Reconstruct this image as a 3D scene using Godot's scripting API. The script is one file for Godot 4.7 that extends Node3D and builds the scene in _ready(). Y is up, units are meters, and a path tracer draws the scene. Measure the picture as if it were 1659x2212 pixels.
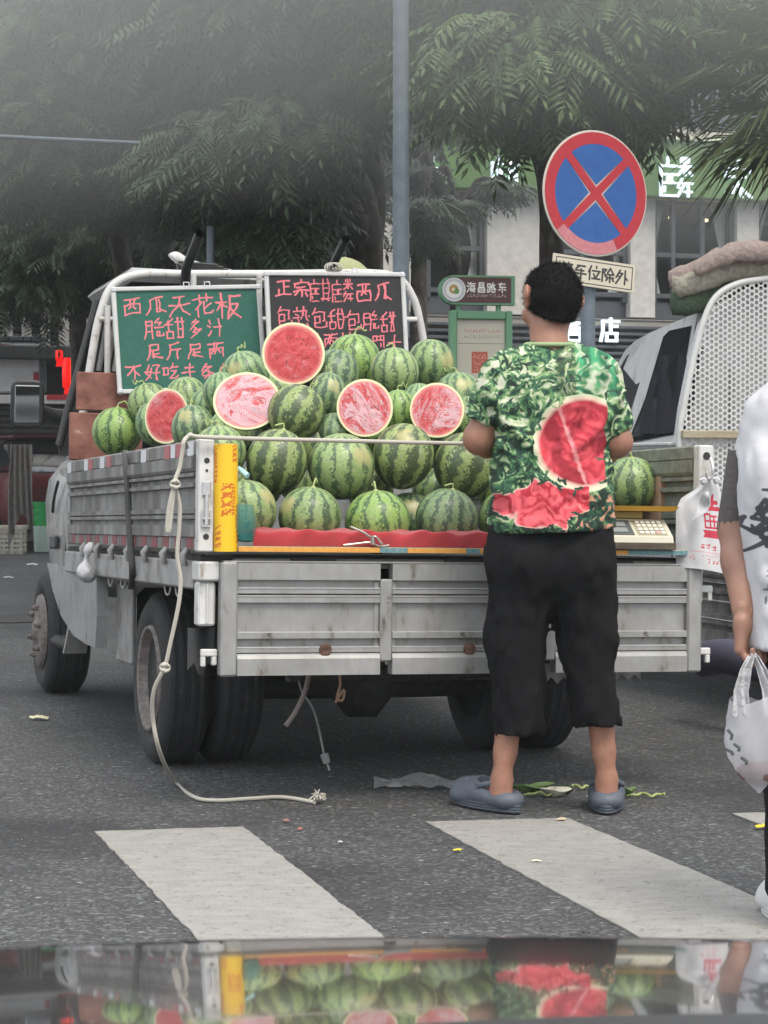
extends Node3D

# ---------------------------------------------------------------- camera numbers
const FOCAL := 4550.0          # focal length in units of the picture (1659 x 2212)
const EYE := 1.05              # height of the lens above the road
var cam: Camera3D
var taken := {}
var rng := RandomNumberGenerator.new()
var noise := FastNoiseLite.new()
var M := {}
var reliefs := {}
var truck_frame: Transform3D   # x to the right of the truck, y up, z backwards

func look_at_point(x: float, y: float, d: float) -> Vector3:
	return cam.position + cam.basis * (Vector3((x - 829.5) / FOCAL, (1106.0 - y) / FOCAL, -1.0) * d)

func on_ground(x: float, y: float, h := 0.0) -> Vector3:
	var r := cam.basis * Vector3((x - 829.5) / FOCAL, (1106.0 - y) / FOCAL, -1.0)
	return cam.position + r * ((h - EYE) / r.y)

func in_truck(x: float, y: float, v: float) -> Vector3:      # point of the truck's own space, v metres ahead of the tailgate
	var t := truck_frame.affine_inverse()
	var o := t * cam.position
	var r := t.basis * (cam.basis * Vector3((x - 829.5) / FOCAL, (1106.0 - y) / FOCAL, -1.0))
	return o + r * ((-v - o.z) / r.z)

func beside_truck(x: float, y: float, u: float) -> Vector3:  # the same on a lengthwise plane
	var t := truck_frame.affine_inverse()
	var o := t * cam.position
	var r := t.basis * (cam.basis * Vector3((x - 829.5) / FOCAL, (1106.0 - y) / FOCAL, -1.0))
	return o + r * ((u - o.x) / r.x)

# ---------------------------------------------------------------- naming
func numbered(n: String) -> String:
	taken[n] = taken.get(n, -1) + 1
	return n if taken[n] == 0 else "%s_%03d" % [n, taken[n]]

func thing(n: String, label: String, category: String, at := Vector3.ZERO, turn := 0.0, group := "") -> Node3D:
	var o := Node3D.new()
	o.name = numbered(n)
	add_child(o)
	o.position = at
	o.rotation.y = turn
	describe(o, label, category, group)
	return o

func describe(o: Node, label: String, category: String, group := "") -> void:
	o.set_meta("label", label)
	o.set_meta("category", category)
	if group != "":
		o.set_meta("group", group)

func part(n: String, st: Variant, m: Material, parent: Node = self, at := Transform3D()) -> MeshInstance3D:
	var o := MeshInstance3D.new()
	if st is SurfaceTool:
		o.mesh = finish(st)
	else:
		o.mesh = st
	o.material_override = m
	if parent == self:
		o.name = numbered(n)
		parent.add_child(o)
	else:
		var k := n
		var c := 0
		while parent.has_node(NodePath(k)):
			c += 1
			k = "%s_%03d" % [n, c]
		o.name = k
		parent.add_child(o)
	o.transform = at
	return o

func single(n: String, st: Variant, m: Material, label: String, category: String, group := "", at := Transform3D()) -> MeshInstance3D:
	var o := part(n, st, m, self, at)
	describe(o, label, category, group)
	return o

func setting(n: String, st: Variant, m: Material, kind := "structure") -> MeshInstance3D:
	var o := part(n, st, m)
	o.set_meta("kind", kind)
	return o

# ---------------------------------------------------------------- mesh helpers
func tool() -> SurfaceTool:
	var st := SurfaceTool.new()
	st.begin(Mesh.PRIMITIVE_TRIANGLES)
	st.set_smooth_group(-1)
	st.set_uv(Vector2.ZERO)
	return st

func finish(st: SurfaceTool) -> ArrayMesh:
	st.generate_normals()
	return st.commit()

func tri(st: SurfaceTool, a: Vector3, b: Vector3, c: Vector3) -> void:   # counter-clockwise from the front
	st.add_vertex(a); st.add_vertex(c); st.add_vertex(b)

func quad(st: SurfaceTool, a: Vector3, b: Vector3, c: Vector3, d: Vector3) -> void:
	tri(st, a, b, c); tri(st, a, c, d)

func quad_uv(st: SurfaceTool, p: Array, uv: Array) -> void:
	for k in [0, 2, 1, 0, 3, 2]:
		st.set_uv(uv[k]); st.add_vertex(p[k])

func box(st: SurfaceTool, c: Vector3, s: Vector3, r := 0.0, bs := Basis(), swell := Vector3.ONE) -> void:
	# a box with chamfered edges when r > 0; swell narrows the top in x and z
	st.set_smooth_group(-1)
	var h := s * 0.5
	var f := func(x: float, y: float, z: float) -> Vector3:
		var p := Vector3(x, y, z)
		if y > 0.0:
			p *= Vector3(swell.x, 1, swell.z)
		return c + bs * p
	if r <= 0.0:
		var v := []
		for i in 8:
			v.append(f.call(h.x if i & 1 else -h.x, h.y if i & 2 else -h.y, h.z if i & 4 else -h.z))
		quad(st, v[4], v[5], v[7], v[6]); quad(st, v[1], v[0], v[2], v[3])
		quad(st, v[5], v[1], v[3], v[7]); quad(st, v[0], v[4], v[6], v[2])
		quad(st, v[6], v[7], v[3], v[2]); quad(st, v[0], v[1], v[5], v[4])
		return
	r = minf(r, minf(h.x, minf(h.y, h.z)) * 0.98)
	var g := h - Vector3.ONE * r
	for s1 in [-1.0, 1.0]:
		for ax in 3:
			var a2 := (ax + 1) % 3
			var a3 := (ax + 2) % 3
			var p := []
			for k in [[-1, -1], [1, -1], [1, 1], [-1, 1]]:
				var w := Vector3()
				w[ax] = s1 * h[ax]; w[a2] = k[0] * g[a2]; w[a3] = k[1] * g[a3]
				p.append(f.call(w.x, w.y, w.z))
			if s1 > 0: quad(st, p[0], p[1], p[2], p[3])
			else: quad(st, p[3], p[2], p[1], p[0])
			for s2 in [-1.0, 1.0]:      # the edge between +-ax and +-a2
				var e := []
				for k in [[0, -1], [1, -1], [1, 1], [0, 1]]:
					var w := Vector3()
					w[ax] = s1 * (h[ax] if k[0] == 0 else g[ax])
					w[a2] = s2 * (g[a2] if k[0] == 0 else h[a2])
					w[a3] = k[1] * g[a3]
					e.append(f.call(w.x, w.y, w.z))
				if s1 * s2 > 0: quad(st, e[0], e[1], e[2], e[3])
				else: quad(st, e[3], e[2], e[1], e[0])
	for i in 8:
		var sg := Vector3(1 if i & 1 else -1, 1 if i & 2 else -1, 1 if i & 4 else -1)
		var a: Vector3 = f.call(sg.x * h.x, sg.y * g.y, sg.z * g.z)
		var b: Vector3 = f.call(sg.x * g.x, sg.y * h.y, sg.z * g.z)
		var d: Vector3 = f.call(sg.x * g.x, sg.y * g.y, sg.z * h.z)
		if sg.x * sg.y * sg.z > 0: tri(st, a, b, d)
		else: tri(st, a, d, b)

func loft(st: SurfaceTool, rings: Array, closed := true, caps := true, smooth := 1) -> void:
	# rings of equal size; each ring counter-clockwise when seen from the end that the rings run towards
	var n: int = rings[0].size()
	st.set_smooth_group(smooth)
	for i in rings.size() - 1:
		for j in (n if closed else n - 1):
			var k := (j + 1) % n
			var u0 := float(j) / n; var u1 := float(j + 1) / n
			var v0 := float(i) / (rings.size() - 1); var v1 := float(i + 1) / (rings.size() - 1)
			quad_uv(st, [rings[i][j], rings[i][k], rings[i + 1][k], rings[i + 1][j]], [Vector2(u0, v0), Vector2(u1, v0), Vector2(u1, v1), Vector2(u0, v1)])
	if caps and closed:
		st.set_smooth_group(-1)
		for e in [0, rings.size() - 1]:
			var c := Vector3()
			for p in rings[e]: c += p
			c /= n
			for j in n:
				if e == 0: tri(st, c, rings[e][(j + 1) % n], rings[e][j])
				else: tri(st, c, rings[e][j], rings[e][(j + 1) % n])
	st.set_smooth_group(-1)

func tube(st: SurfaceTool, pts: Array, radius: Variant, n := 8, caps := true, flat := 1.0) -> void:
	var rings := []
	var up := Vector3.UP
	var t0: Vector3 = (pts[1] - pts[0]).normalized()
	if absf(t0.dot(up)) > 0.9: up = Vector3.RIGHT
	var x := up.cross(t0).normalized()
	for i in pts.size():
		var t: Vector3 = (pts[mini(i + 1, pts.size() - 1)] - pts[maxi(i - 1, 0)]).normalized()
		x = (x - t * x.dot(t)).normalized()
		var y := t.cross(x)
		var r: float = radius[i] if radius is Array else radius
		var ring := []
		for j in n:
			var a := TAU * j / n
			ring.append(pts[i] + (x * cos(a) + y * sin(a) * flat) * r)
		rings.append(ring)
	loft(st, rings, true, caps)

func curve(pts: Array, steps := 6) -> Array:     # Catmull-Rom through the points
	var out := []
	for i in pts.size() - 1:
		var p0: Vector3 = pts[maxi(i - 1, 0)]; var p1: Vector3 = pts[i]
		var p2: Vector3 = pts[i + 1]; var p3: Vector3 = pts[mini(i + 2, pts.size() - 1)]
		for k in steps:
			out.append(p1.cubic_interpolate(p2, p0, p3, float(k) / steps))
	out.append(pts[-1])
	return out

func lathe(st: SurfaceTool, prof: Array, xf := Transform3D(), n := 20, smooth := 1) -> void:   # prof: Vector2(radius, height) upwards
	st.set_smooth_group(smooth)
	for i in prof.size() - 1:
		for j in n:
			var p := []
			var uv := []
			for k in [[i, j], [i, j + 1], [i + 1, j + 1], [i + 1, j]]:
				var a: float = TAU * k[1] / n
				p.append(xf * Vector3(cos(a) * prof[k[0]].x, prof[k[0]].y, -sin(a) * prof[k[0]].x))
				uv.append(Vector2(float(k[1]) / n, float(k[0]) / (prof.size() - 1)))
			quad_uv(st, p, uv)
	st.set_smooth_group(-1)

func prism(st: SurfaceTool, poly: Array, z0: float, z1: float, xf := Transform3D()) -> void:   # outline counter-clockwise in x,y; z1 > z0
	st.set_smooth_group(-1)
	var flat := PackedVector2Array(poly)
	if Geometry2D.is_polygon_clockwise(flat):   # y up here
		flat.reverse()
	var ix := Geometry2D.triangulate_polygon(flat)
	var n := flat.size()
	for k in range(0, ix.size(), 3):
		var a := flat[ix[k]]; var b := flat[ix[k + 1]]; var c := flat[ix[k + 2]]
		if (b - a).cross(c - a) < 0:
			var s := b; b = c; c = s
		tri(st, xf * Vector3(a.x, a.y, z1), xf * Vector3(b.x, b.y, z1), xf * Vector3(c.x, c.y, z1))
		tri(st, xf * Vector3(a.x, a.y, z0), xf * Vector3(c.x, c.y, z0), xf * Vector3(b.x, b.y, z0))
	var area := 0.0
	for k in n: area += flat[k].cross(flat[(k + 1) % n])
	for k in n:
		var a := flat[k]; var b := flat[(k + 1) % n]
		if area < 0:
			var s := a; a = b; b = s
		quad(st, xf * Vector3(a.x, a.y, z0), xf * Vector3(b.x, b.y, z0), xf * Vector3(b.x, b.y, z1), xf * Vector3(a.x, a.y, z1))

func sheet(st: SurfaceTool, nu: int, nv: int, f: Callable, thick := 0.0, smooth := 1) -> void:
	# f(u, v) -> Vector3; u to the right, v upwards, front towards the viewer; thick adds a back and a rim
	var g := []
	for i in nu + 1:
		var col := []
		for j in nv + 1: col.append(f.call(float(i) / nu, float(j) / nv))
		g.append(col)
	var nn := []
	for i in nu + 1:
		var col := []
		for j in nv + 1:
			var dx: Vector3 = g[mini(i + 1, nu)][j] - g[maxi(i - 1, 0)][j]
			var dy: Vector3 = g[i][mini(j + 1, nv)] - g[i][maxi(j - 1, 0)]
			col.append(g[i][j] - dx.cross(dy).normalized() * thick)
		nn.append(col)
	st.set_smooth_group(smooth)
	for i in nu:
		for j in nv:
			var uv := [Vector2(float(i) / nu, 1.0 - float(j) / nv), Vector2(float(i + 1) / nu, 1.0 - float(j) / nv), Vector2(float(i + 1) / nu, 1.0 - float(j + 1) / nv), Vector2(float(i) / nu, 1.0 - float(j + 1) / nv)]
			quad_uv(st, [g[i][j], g[i + 1][j], g[i + 1][j + 1], g[i][j + 1]], uv)
			if thick > 0.0:
				st.set_smooth_group(smooth + 1)
				quad_uv(st, [nn[i + 1][j], nn[i][j], nn[i][j + 1], nn[i + 1][j + 1]], [uv[1], uv[0], uv[3], uv[2]])
				st.set_smooth_group(smooth)
	if thick > 0.0:
		st.set_smooth_group(-1)
		for i in nu:
			quad(st, nn[i][0], nn[i + 1][0], g[i + 1][0], g[i][0])
			quad(st, g[i][nv], g[i + 1][nv], nn[i + 1][nv], nn[i][nv])
		for j in nv:
			quad(st, nn[0][j + 1], nn[0][j], g[0][j], g[0][j + 1])
			quad(st, nn[nu][j], nn[nu][j + 1], g[nu][j + 1], g[nu][j])
	st.set_smooth_group(-1)

func rod(st: SurfaceTool, a: Vector3, b: Vector3, r: float, n := 8) -> void:
	tube(st, [a, b], r, n)

# ---------------------------------------------------------------- materials
func col(r: float, g: float, b: float) -> Color:      # linear base colour
	return Color(r, g, b).linear_to_srgb()

func mat(r: float, g: float, b: float, rough := 0.6, metal := 0.0) -> StandardMaterial3D:
	var m := StandardMaterial3D.new()
	m.albedo_color = col(r, g, b)
	m.roughness = rough
	m.metallic = metal
	return m

func grain(stops: Array, rep: float, rough := 0.7, freq := 0.03, bump := 0.0, metal := 0.0, kind := 0, stretch := Vector3.ONE) -> StandardMaterial3D:
	# stops: [offset, linear Color], laid over a noise that repeats every 1/rep metres
	var m := StandardMaterial3D.new()
	var n := FastNoiseLite.new()
	n.seed = int(rep * 100.0) + stops.size() * 7 + int(freq * 1000)
	n.frequency = freq
	n.noise_type = [FastNoiseLite.TYPE_SIMPLEX_SMOOTH, FastNoiseLite.TYPE_CELLULAR, FastNoiseLite.TYPE_VALUE][kind]
	n.fractal_octaves = 5
	n.fractal_gain = 0.6
	var gr := Gradient.new()
	var offs := PackedFloat32Array()
	var cols := PackedColorArray()
	for s in stops:
		offs.append(s[0]); cols.append(s[1].linear_to_srgb())
	gr.offsets = offs
	gr.colors = cols
	var t := NoiseTexture2D.new()
	t.width = 256; t.height = 256
	t.seamless = true
	t.noise = n
	t.color_ramp = gr
	m.albedo_texture = t
	m.uv1_triplanar = true
	m.uv1_scale = stretch * rep
	m.roughness = rough
	m.metallic = metal
	if bump > 0.0:
		var key := "%d %.3f" % [kind, snappedf(freq, 0.01)]
		if not reliefs.has(key):
			var h := NoiseTexture2D.new()
			h.width = 256; h.height = 256
			h.seamless = true
			h.noise = n
			reliefs[key] = h
		m.heightmap_enabled = true
		m.heightmap_texture = reliefs[key]
		m.heightmap_scale = bump
	return m

func picture(im: Image, rough := 0.7) -> StandardMaterial3D:
	var m := StandardMaterial3D.new()
	m.albedo_texture = ImageTexture.create_from_image(im)
	m.roughness = rough
	return m

# ---------------------------------------------------------------- brush writing
var glyphs := {}

func prepare_glyphs() -> void:
	# each character is a list of pen strokes on a 10 x 10 grid, two digits a point
	var t := "西 1181 1419 148489 1989 414536 615566|瓜 8122 222609 5158 5878 626799|天 2171 0494 514509 546799|花 0292 3033 6063 4316 2529 8456 53588897|板 0343 2029 2306 2445 9151 515549 5484 846749 5599|脆 111609 114149 1343 1646 7052 6282 8273 5494 667678 66689897|甜 4012 0343 2126 1619 164649 1949 5292 6069 8089 6585 6989|多 5022 317115 3344 5436 458519 4657|汁 1022 0324 0826 4494 7079|足 217174 2124 2474 4448 4676 2509 3799|斤 7021 212509 2484 6469|两 0191 1419 149499 413527 3547 615547 6577|不 0191 5116 5259 5487|好 301548 423609 0444 5191 9173 737968 5595|吃 0206 023236 0636 6043 5292 5484 84488897|禾 2272 0585 5059 4809|条 4014 327216 3486 1787 5459 4729 5779|什 3014 2229 4595 7079|正 1181 5158 5484 2528 0898|宗 5051 1214 129293 2474 0696 5659 3618 7789|麒 2022 0242 0209 0444 0646 2426 3436 1718 1949 5292 6068 8088 6484 6686 5898 6859 7889|麟 2022 0242 0209 0444 0646 2426 3436 1718 1949 5292 7074 6061 8081 7254 7294 6557 5676 7659 8689 7696 7898|包 3013 22828676 245457 2757 24299997|熟 2022 0242 1334 0545 2537 6046 52828697 5364 0819 3839 5859 8899|一 1595|罚 118184 1114 1484 3134 6164 1627 1829 6668 8589|十 0595 5059|停 2004 1319 6061 3191 428284 4244 4484 3637 3696 9697 4787 6769|车 2181 4113 1474 0696 5359|位 2004 1319 6061 3393 4557 8467 3898|除 0109 0131 3113 1335 3525 6043 6094 4484 3696 6469 4738 8798|外 3005 225209 2435 7079 7496|海 1021 0324 0926 4032 4191 4348 438389 3696 4888 6364 6667|昌 2024 207074 2272 2474 1519 158589 1787 1989|路 0104 013134 0434 2428 2636 0609 0938 6044 528245 5396 5659 568689 5989|东 1181 402494 5459 3617 7697|酒 1021 0324 0926 3191 3339 339399 3999 5155 7175 3696|店 5051 1191 111509 5255 5383 3639 368689 3989|乘 2070 0393 5059 5318|上 5058 5484 0898|旺 0109 014149 0545 0949 5292 5595 7279 5999|家 5051 1214 129293 2474 5438 5669 4518 6799|缺 2014 0434 2129 0707 5292 7059 7499"
	for line in t.split("|"):
		var w := line.split(" ")
		var strokes := []
		for k in range(1, w.size()):
			var pts := []
			for j in range(0, w[k].length() - 1, 2):
				pts.append(Vector2(w[k][j].to_float(), w[k][j + 1].to_float()) / 9.0)
			strokes.append(pts)
		glyphs[w[0]] = strokes

func dab(im: Image, p: Vector2, r: float, c: Color, soft: float) -> void:
	var x0 := maxi(0, int(p.x - r - 1)); var x1 := mini(im.get_width() - 1, int(p.x + r + 1))
	var y0 := maxi(0, int(p.y - r - 1)); var y1 := mini(im.get_height() - 1, int(p.y + r + 1))
	for y in range(y0, y1 + 1):
		for x in range(x0, x1 + 1):
			var d := Vector2(x + 0.5, y + 0.5).distance_to(p)
			var a := clampf((r - d) / soft + 0.5, 0.0, 1.0)
			if a > 0.0:
				var o := im.get_pixel(x, y)
				im.set_pixel(x, y, o.lerp(Color(c.r, c.g, c.b, maxf(o.a, c.a)), a * c.a))

func line(im: Image, a: Vector2, b: Vector2, r0: float, r1: float, c: Color, rough := 0.0) -> void:
	var n := maxi(2, int(a.distance_to(b) / maxf(0.6, minf(r0, r1) * 0.5)))
	for k in n + 1:
		var t := float(k) / n
		var p := a.lerp(b, t)
		var r := lerpf(r0, r1, t)
		if rough > 0.0:
			r *= 1.0 + rng.randf_range(-rough, rough) * 0.6
			p += Vector2(rng.randf_range(-1, 1), rng.randf_range(-1, 1)) * rough * r * 0.6
		dab(im, p, r, c, 1.0)

func write(im: Image, text: String, at: Vector2, size: Vector2, step: Vector2, pen: float, c: Color, hand := 0.0, slant := 0.0) -> void:
	var k := 0
	for ch in text:
		if glyphs.has(ch):
			for s in glyphs[ch]:
				var shift := Vector2(rng.randf_range(-1, 1), rng.randf_range(-1, 1)) * hand * 2.0
				for j in s.size() - 1:
					var f := func(p: Vector2) -> Vector2: return at + step * k + Vector2(p.x * size.x, p.y * size.y + slant * (0.5 - p.x) * size.x) + shift
					var a: Vector2 = f.call(s[j]); var b: Vector2 = f.call(s[j + 1])
					if hand > 0.0:
						var mid := (a + b) * 0.5 + (b - a).orthogonal() * rng.randf_range(-0.10, 0.10)
						line(im, a, mid, pen * rng.randf_range(0.9, 1.2), pen * 0.85, c, 0.35)
						line(im, mid, b, pen * 0.85, pen * rng.randf_range(0.6, 1.15), c, 0.35)
					else:
						line(im, a, b, pen, pen, c)
		k += 1

func fill(im: Image, x0: float, y0: float, x1: float, y1: float, c: Color) -> void:
	im.fill_rect(Rect2i(int(x0), int(y0), int(x1 - x0), int(y1 - y0)), c)

func small_print(im: Image, x0: float, y0: float, x1: float, h: float, c: Color) -> void:
	# a line of print too small to read
	var x := x0
	while x < x1 - h * 0.7:
		var w := h * 0.85
		for k in 4:
			var a := Vector2(x + rng.randf() * w, y0 + rng.randf() * h)
			var b := a + (Vector2(w * 0.6, 0) if rng.randf() < 0.55 else Vector2(0, h * 0.55))
			line(im, a, Vector2(minf(b.x, x + w), minf(b.y, y0 + h)), h * 0.07, h * 0.07, c)
		x += h * 1.08

func letters(st: SurfaceTool, text: String, xf: Transform3D, w: float, h: float, step: float, pen: float, depth: float) -> void:
	# raised characters made of bars, x right and y up
	var k := 0
	var lift := 0.0
	for ch in text:
		if glyphs.has(ch):
			for s in glyphs[ch]:
				for j in s.size() - 1:
					var a := Vector2(step * k + s[j].x * w, (1.0 - s[j].y) * h)
					var b := Vector2(step * k + s[j + 1].x * w, (1.0 - s[j + 1].y) * h)
					var d := (b - a)
					lift = fmod(lift + 0.0011, 0.009)
					var bs := Basis(Vector3(0, 0, 1), d.angle())
					box(st, xf * Vector3((a.x + b.x) / 2, (a.y + b.y) / 2, depth / 2 + lift), Vector3(d.length() + pen, pen, depth), 0.0, xf.basis * bs)
		k += 1

# ---------------------------------------------------------------- bodies: tapered capsules joined with a smooth minimum, meshed as surface nets
class Field:
	var cell := 0.012
	var lo := Vector3.ZERO
	var nx := 0
	var ny := 0
	var nz := 0
	var v := PackedFloat32Array()

	func setup(a: Vector3, b: Vector3, c: float) -> void:
		cell = c
		lo = a
		nx = int((b.x - a.x) / c) + 2
		ny = int((b.y - a.y) / c) + 2
		nz = int((b.z - a.z) / c) + 2
		v.resize(nx * ny * nz)
		v.fill(0.5)

	# squash scales the cross section in x and z; stop cuts the far end off flat; hollow subtracts instead of adding
	func bone(a: Vector3, b: Vector3, ra: float, rb: float, k := 0.02, squash := Vector3.ONE, stop := false, hollow := false) -> void:
		var reach := maxf(ra, rb) * maxf(1.0, maxf(squash.x, maxf(squash.y, squash.z))) + k + cell * 2.0
		var p0 := Vector3(minf(a.x, b.x), minf(a.y, b.y), minf(a.z, b.z)) - Vector3.ONE * reach - lo
		var p1 := Vector3(maxf(a.x, b.x), maxf(a.y, b.y), maxf(a.z, b.z)) + Vector3.ONE * reach - lo
		var inv := Vector3.ONE / squash
		var sa := a * inv
		var ab := b * inv - sa
		var l2 := maxf(ab.length_squared(), 1e-9)
		var low := minf(squash.x, minf(squash.y, squash.z))
		var dirn := (b - a).normalized()
		for iz in range(maxi(0, int(p0.z / cell)), mini(nz, int(p1.z / cell) + 1)):
			for iy in range(maxi(0, int(p0.y / cell)), mini(ny, int(p1.y / cell) + 1)):
				var at := (iz * ny + iy) * nx
				for ix in range(maxi(0, int(p0.x / cell)), mini(nx, int(p1.x / cell) + 1)):
					var w := lo + Vector3(ix, iy, iz) * cell
					var p := w * inv - sa
					var t := clampf(p.dot(ab) / l2, 0.0, 1.0)
					var d := ((p - ab * t).length() - lerpf(ra, rb, t)) * low
					if stop:
						d = maxf(d, (w - b).dot(dirn))
					var o := v[at + ix]
					if hollow:
						v[at + ix] = maxf(o, -d)
					else:
						var h := maxf(k - absf(o - d), 0.0) / k
						v[at + ix] = minf(o, d) - h * h * k * 0.25

	func cut(p: Vector3, n: Vector3) -> void:       # removes what lies in front of the plane
		var i := 0
		for iz in nz:
			for iy in ny:
				for ix in nx:
					v[i] = maxf(v[i], (lo + Vector3(ix, iy, iz) * cell - p).dot(n))
					i += 1

	func ripple(n: FastNoiseLite, amp: float, scale: Vector3) -> void:
		var i := 0
		for iz in nz:
			for iy in ny:
				for ix in nx:
					if absf(v[i]) < 0.05:
						v[i] += n.get_noise_3dv((lo + Vector3(ix, iy, iz) * cell) * scale) * amp
					i += 1

	func mesh_into(st: SurfaceTool, uv_box := Rect2(), xf := Transform3D()) -> void:
		var index := {}
		var pts := PackedVector3Array()
		var sx := 1
		var sy := nx
		var sz := nx * ny
		var off := [0, sx, sy, sx + sy, sz, sz + sx, sz + sy, sz + sx + sy]
		var corner := [Vector3(0, 0, 0), Vector3(1, 0, 0), Vector3(0, 1, 0), Vector3(1, 1, 0), Vector3(0, 0, 1), Vector3(1, 0, 1), Vector3(0, 1, 1), Vector3(1, 1, 1)]
		var edges := [0, 1, 2, 3, 4, 5, 6, 7, 0, 2, 1, 3, 4, 6, 5, 7, 0, 4, 1, 5, 2, 6, 3, 7]
		var far := cell * 5.0
		for iz in nz - 1:
			for iy in ny - 1:
				var at := (iz * ny + iy) * nx
				for ix in nx - 1:
					var b := at + ix
					if absf(v[b]) > far:
						continue
					var mask := 0
					for c in 8:
						if v[b + off[c]] < 0.0:
							mask |= 1 << c
					if mask == 0 or mask == 255:
						continue
					var s := Vector3()
					var n := 0
					for e in 12:
						var c0: int = edges[e * 2]
						var c1: int = edges[e * 2 + 1]
						var d0 := v[b + off[c0]]
						var d1 := v[b + off[c1]]
						if (d0 < 0.0) != (d1 < 0.0):
							s += corner[c0].lerp(corner[c1], d0 / (d0 - d1))
							n += 1
					index[b] = pts.size()
					pts.append(lo + (Vector3(ix, iy, iz) + s / n) * cell)
		st.set_smooth_group(1)
		for b in index:
			var inside := v[b] < 0.0
			for ax in 3:
				var s1: int = [sx, sy, sz][ax]
				if inside == (v[b + s1] < 0.0):
					continue
				var s2: int = [sy, sz, sx][ax]
				var s3: int = [sz, sx, sy][ax]
				if not (index.has(b - s2) and index.has(b - s3) and index.has(b - s2 - s3)):
					continue
				var q := [index[b], index[b - s2], index[b - s2 - s3], index[b - s3]]
				if not inside:
					q = [q[3], q[2], q[1], q[0]]
				for k in [0, 2, 1, 0, 3, 2]:
					var p: Vector3 = pts[q[k]]
					if uv_box.size.x > 0.0:
						st.set_uv(Vector2((p.x - uv_box.position.x) / uv_box.size.x, 1.0 - (p.y - uv_box.position.y) / uv_box.size.y))
					st.add_vertex(xf * p)
		st.set_smooth_group(-1)

func field(lo: Vector3, hi: Vector3, cell: float) -> Field:
	var f := Field.new()
	f.setup(lo, hi, cell)
	return f

# a hand hanging from the wrist at the origin: fingers run along -y, the palm faces +x*side, the thumb on -z
func hand_into(st: SurfaceTool, xf: Transform3D, side: float, curl: float, size := 1.0) -> void:
	var f := field(Vector3(-0.075, -0.205, -0.085), Vector3(0.075, 0.05, 0.075), 0.0036)
	var v := func(x: float, y: float, z: float) -> Vector3: return Vector3(x * side, y, z)
	f.bone(Vector3(0, 0.02, 0), v.call(0, -0.02, 0), 0.023, 0.028, 0.012, Vector3(0.85, 1, 1.05))
	for k in 4:      # the palm as four metacarpals
		f.bone(v.call(0, -0.012, -0.020 + 0.0135 * k), v.call(0.0, -0.082 + 0.004 * absf(k - 1.2), -0.031 + 0.0205 * k), 0.016, 0.0128, 0.012)
	f.bone(v.call(0.004, -0.02, -0.012), v.call(0.012, -0.05, -0.03), 0.02, 0.016, 0.012)
	var lens := [0.068, 0.076, 0.071, 0.055]
	for k in 4:
		var p: Vector3 = v.call(0.0, -0.082 + 0.004 * absf(k - 1.2), -0.031 + 0.0205 * k)
		var a := 0.15 + curl * 0.45
		var r := 0.0096 - 0.0006 * absf(k - 1.0)
		for s in 3:
			var l: float = lens[k] * [0.45, 0.32, 0.25][s]
			var q := p + Vector3(sin(a) * l * side, -cos(a) * l, (k - 1.5) * 0.0015)
			f.bone(p, q, r, r * 0.92, 0.004)
			p = q
			r *= 0.92
			a += curl * 0.95 + 0.08
	var t0: Vector3 = v.call(0.008, -0.022, -0.024)
	var t1: Vector3 = v.call(0.022, -0.055, -0.047)
	var t2: Vector3 = v.call(0.034, -0.080, -0.046 + 0.014 * curl)
	var t3: Vector3 = v.call(0.040, -0.102, -0.036 + 0.022 * curl)
	f.bone(t0, t1, 0.016, 0.0125, 0.01)
	f.bone(t1, t2, 0.0118, 0.0105, 0.004)
	f.bone(t2, t3, 0.0105, 0.0088, 0.004)
	f.mesh_into(st, Rect2(), xf.scaled_local(Vector3.ONE * size))

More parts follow.
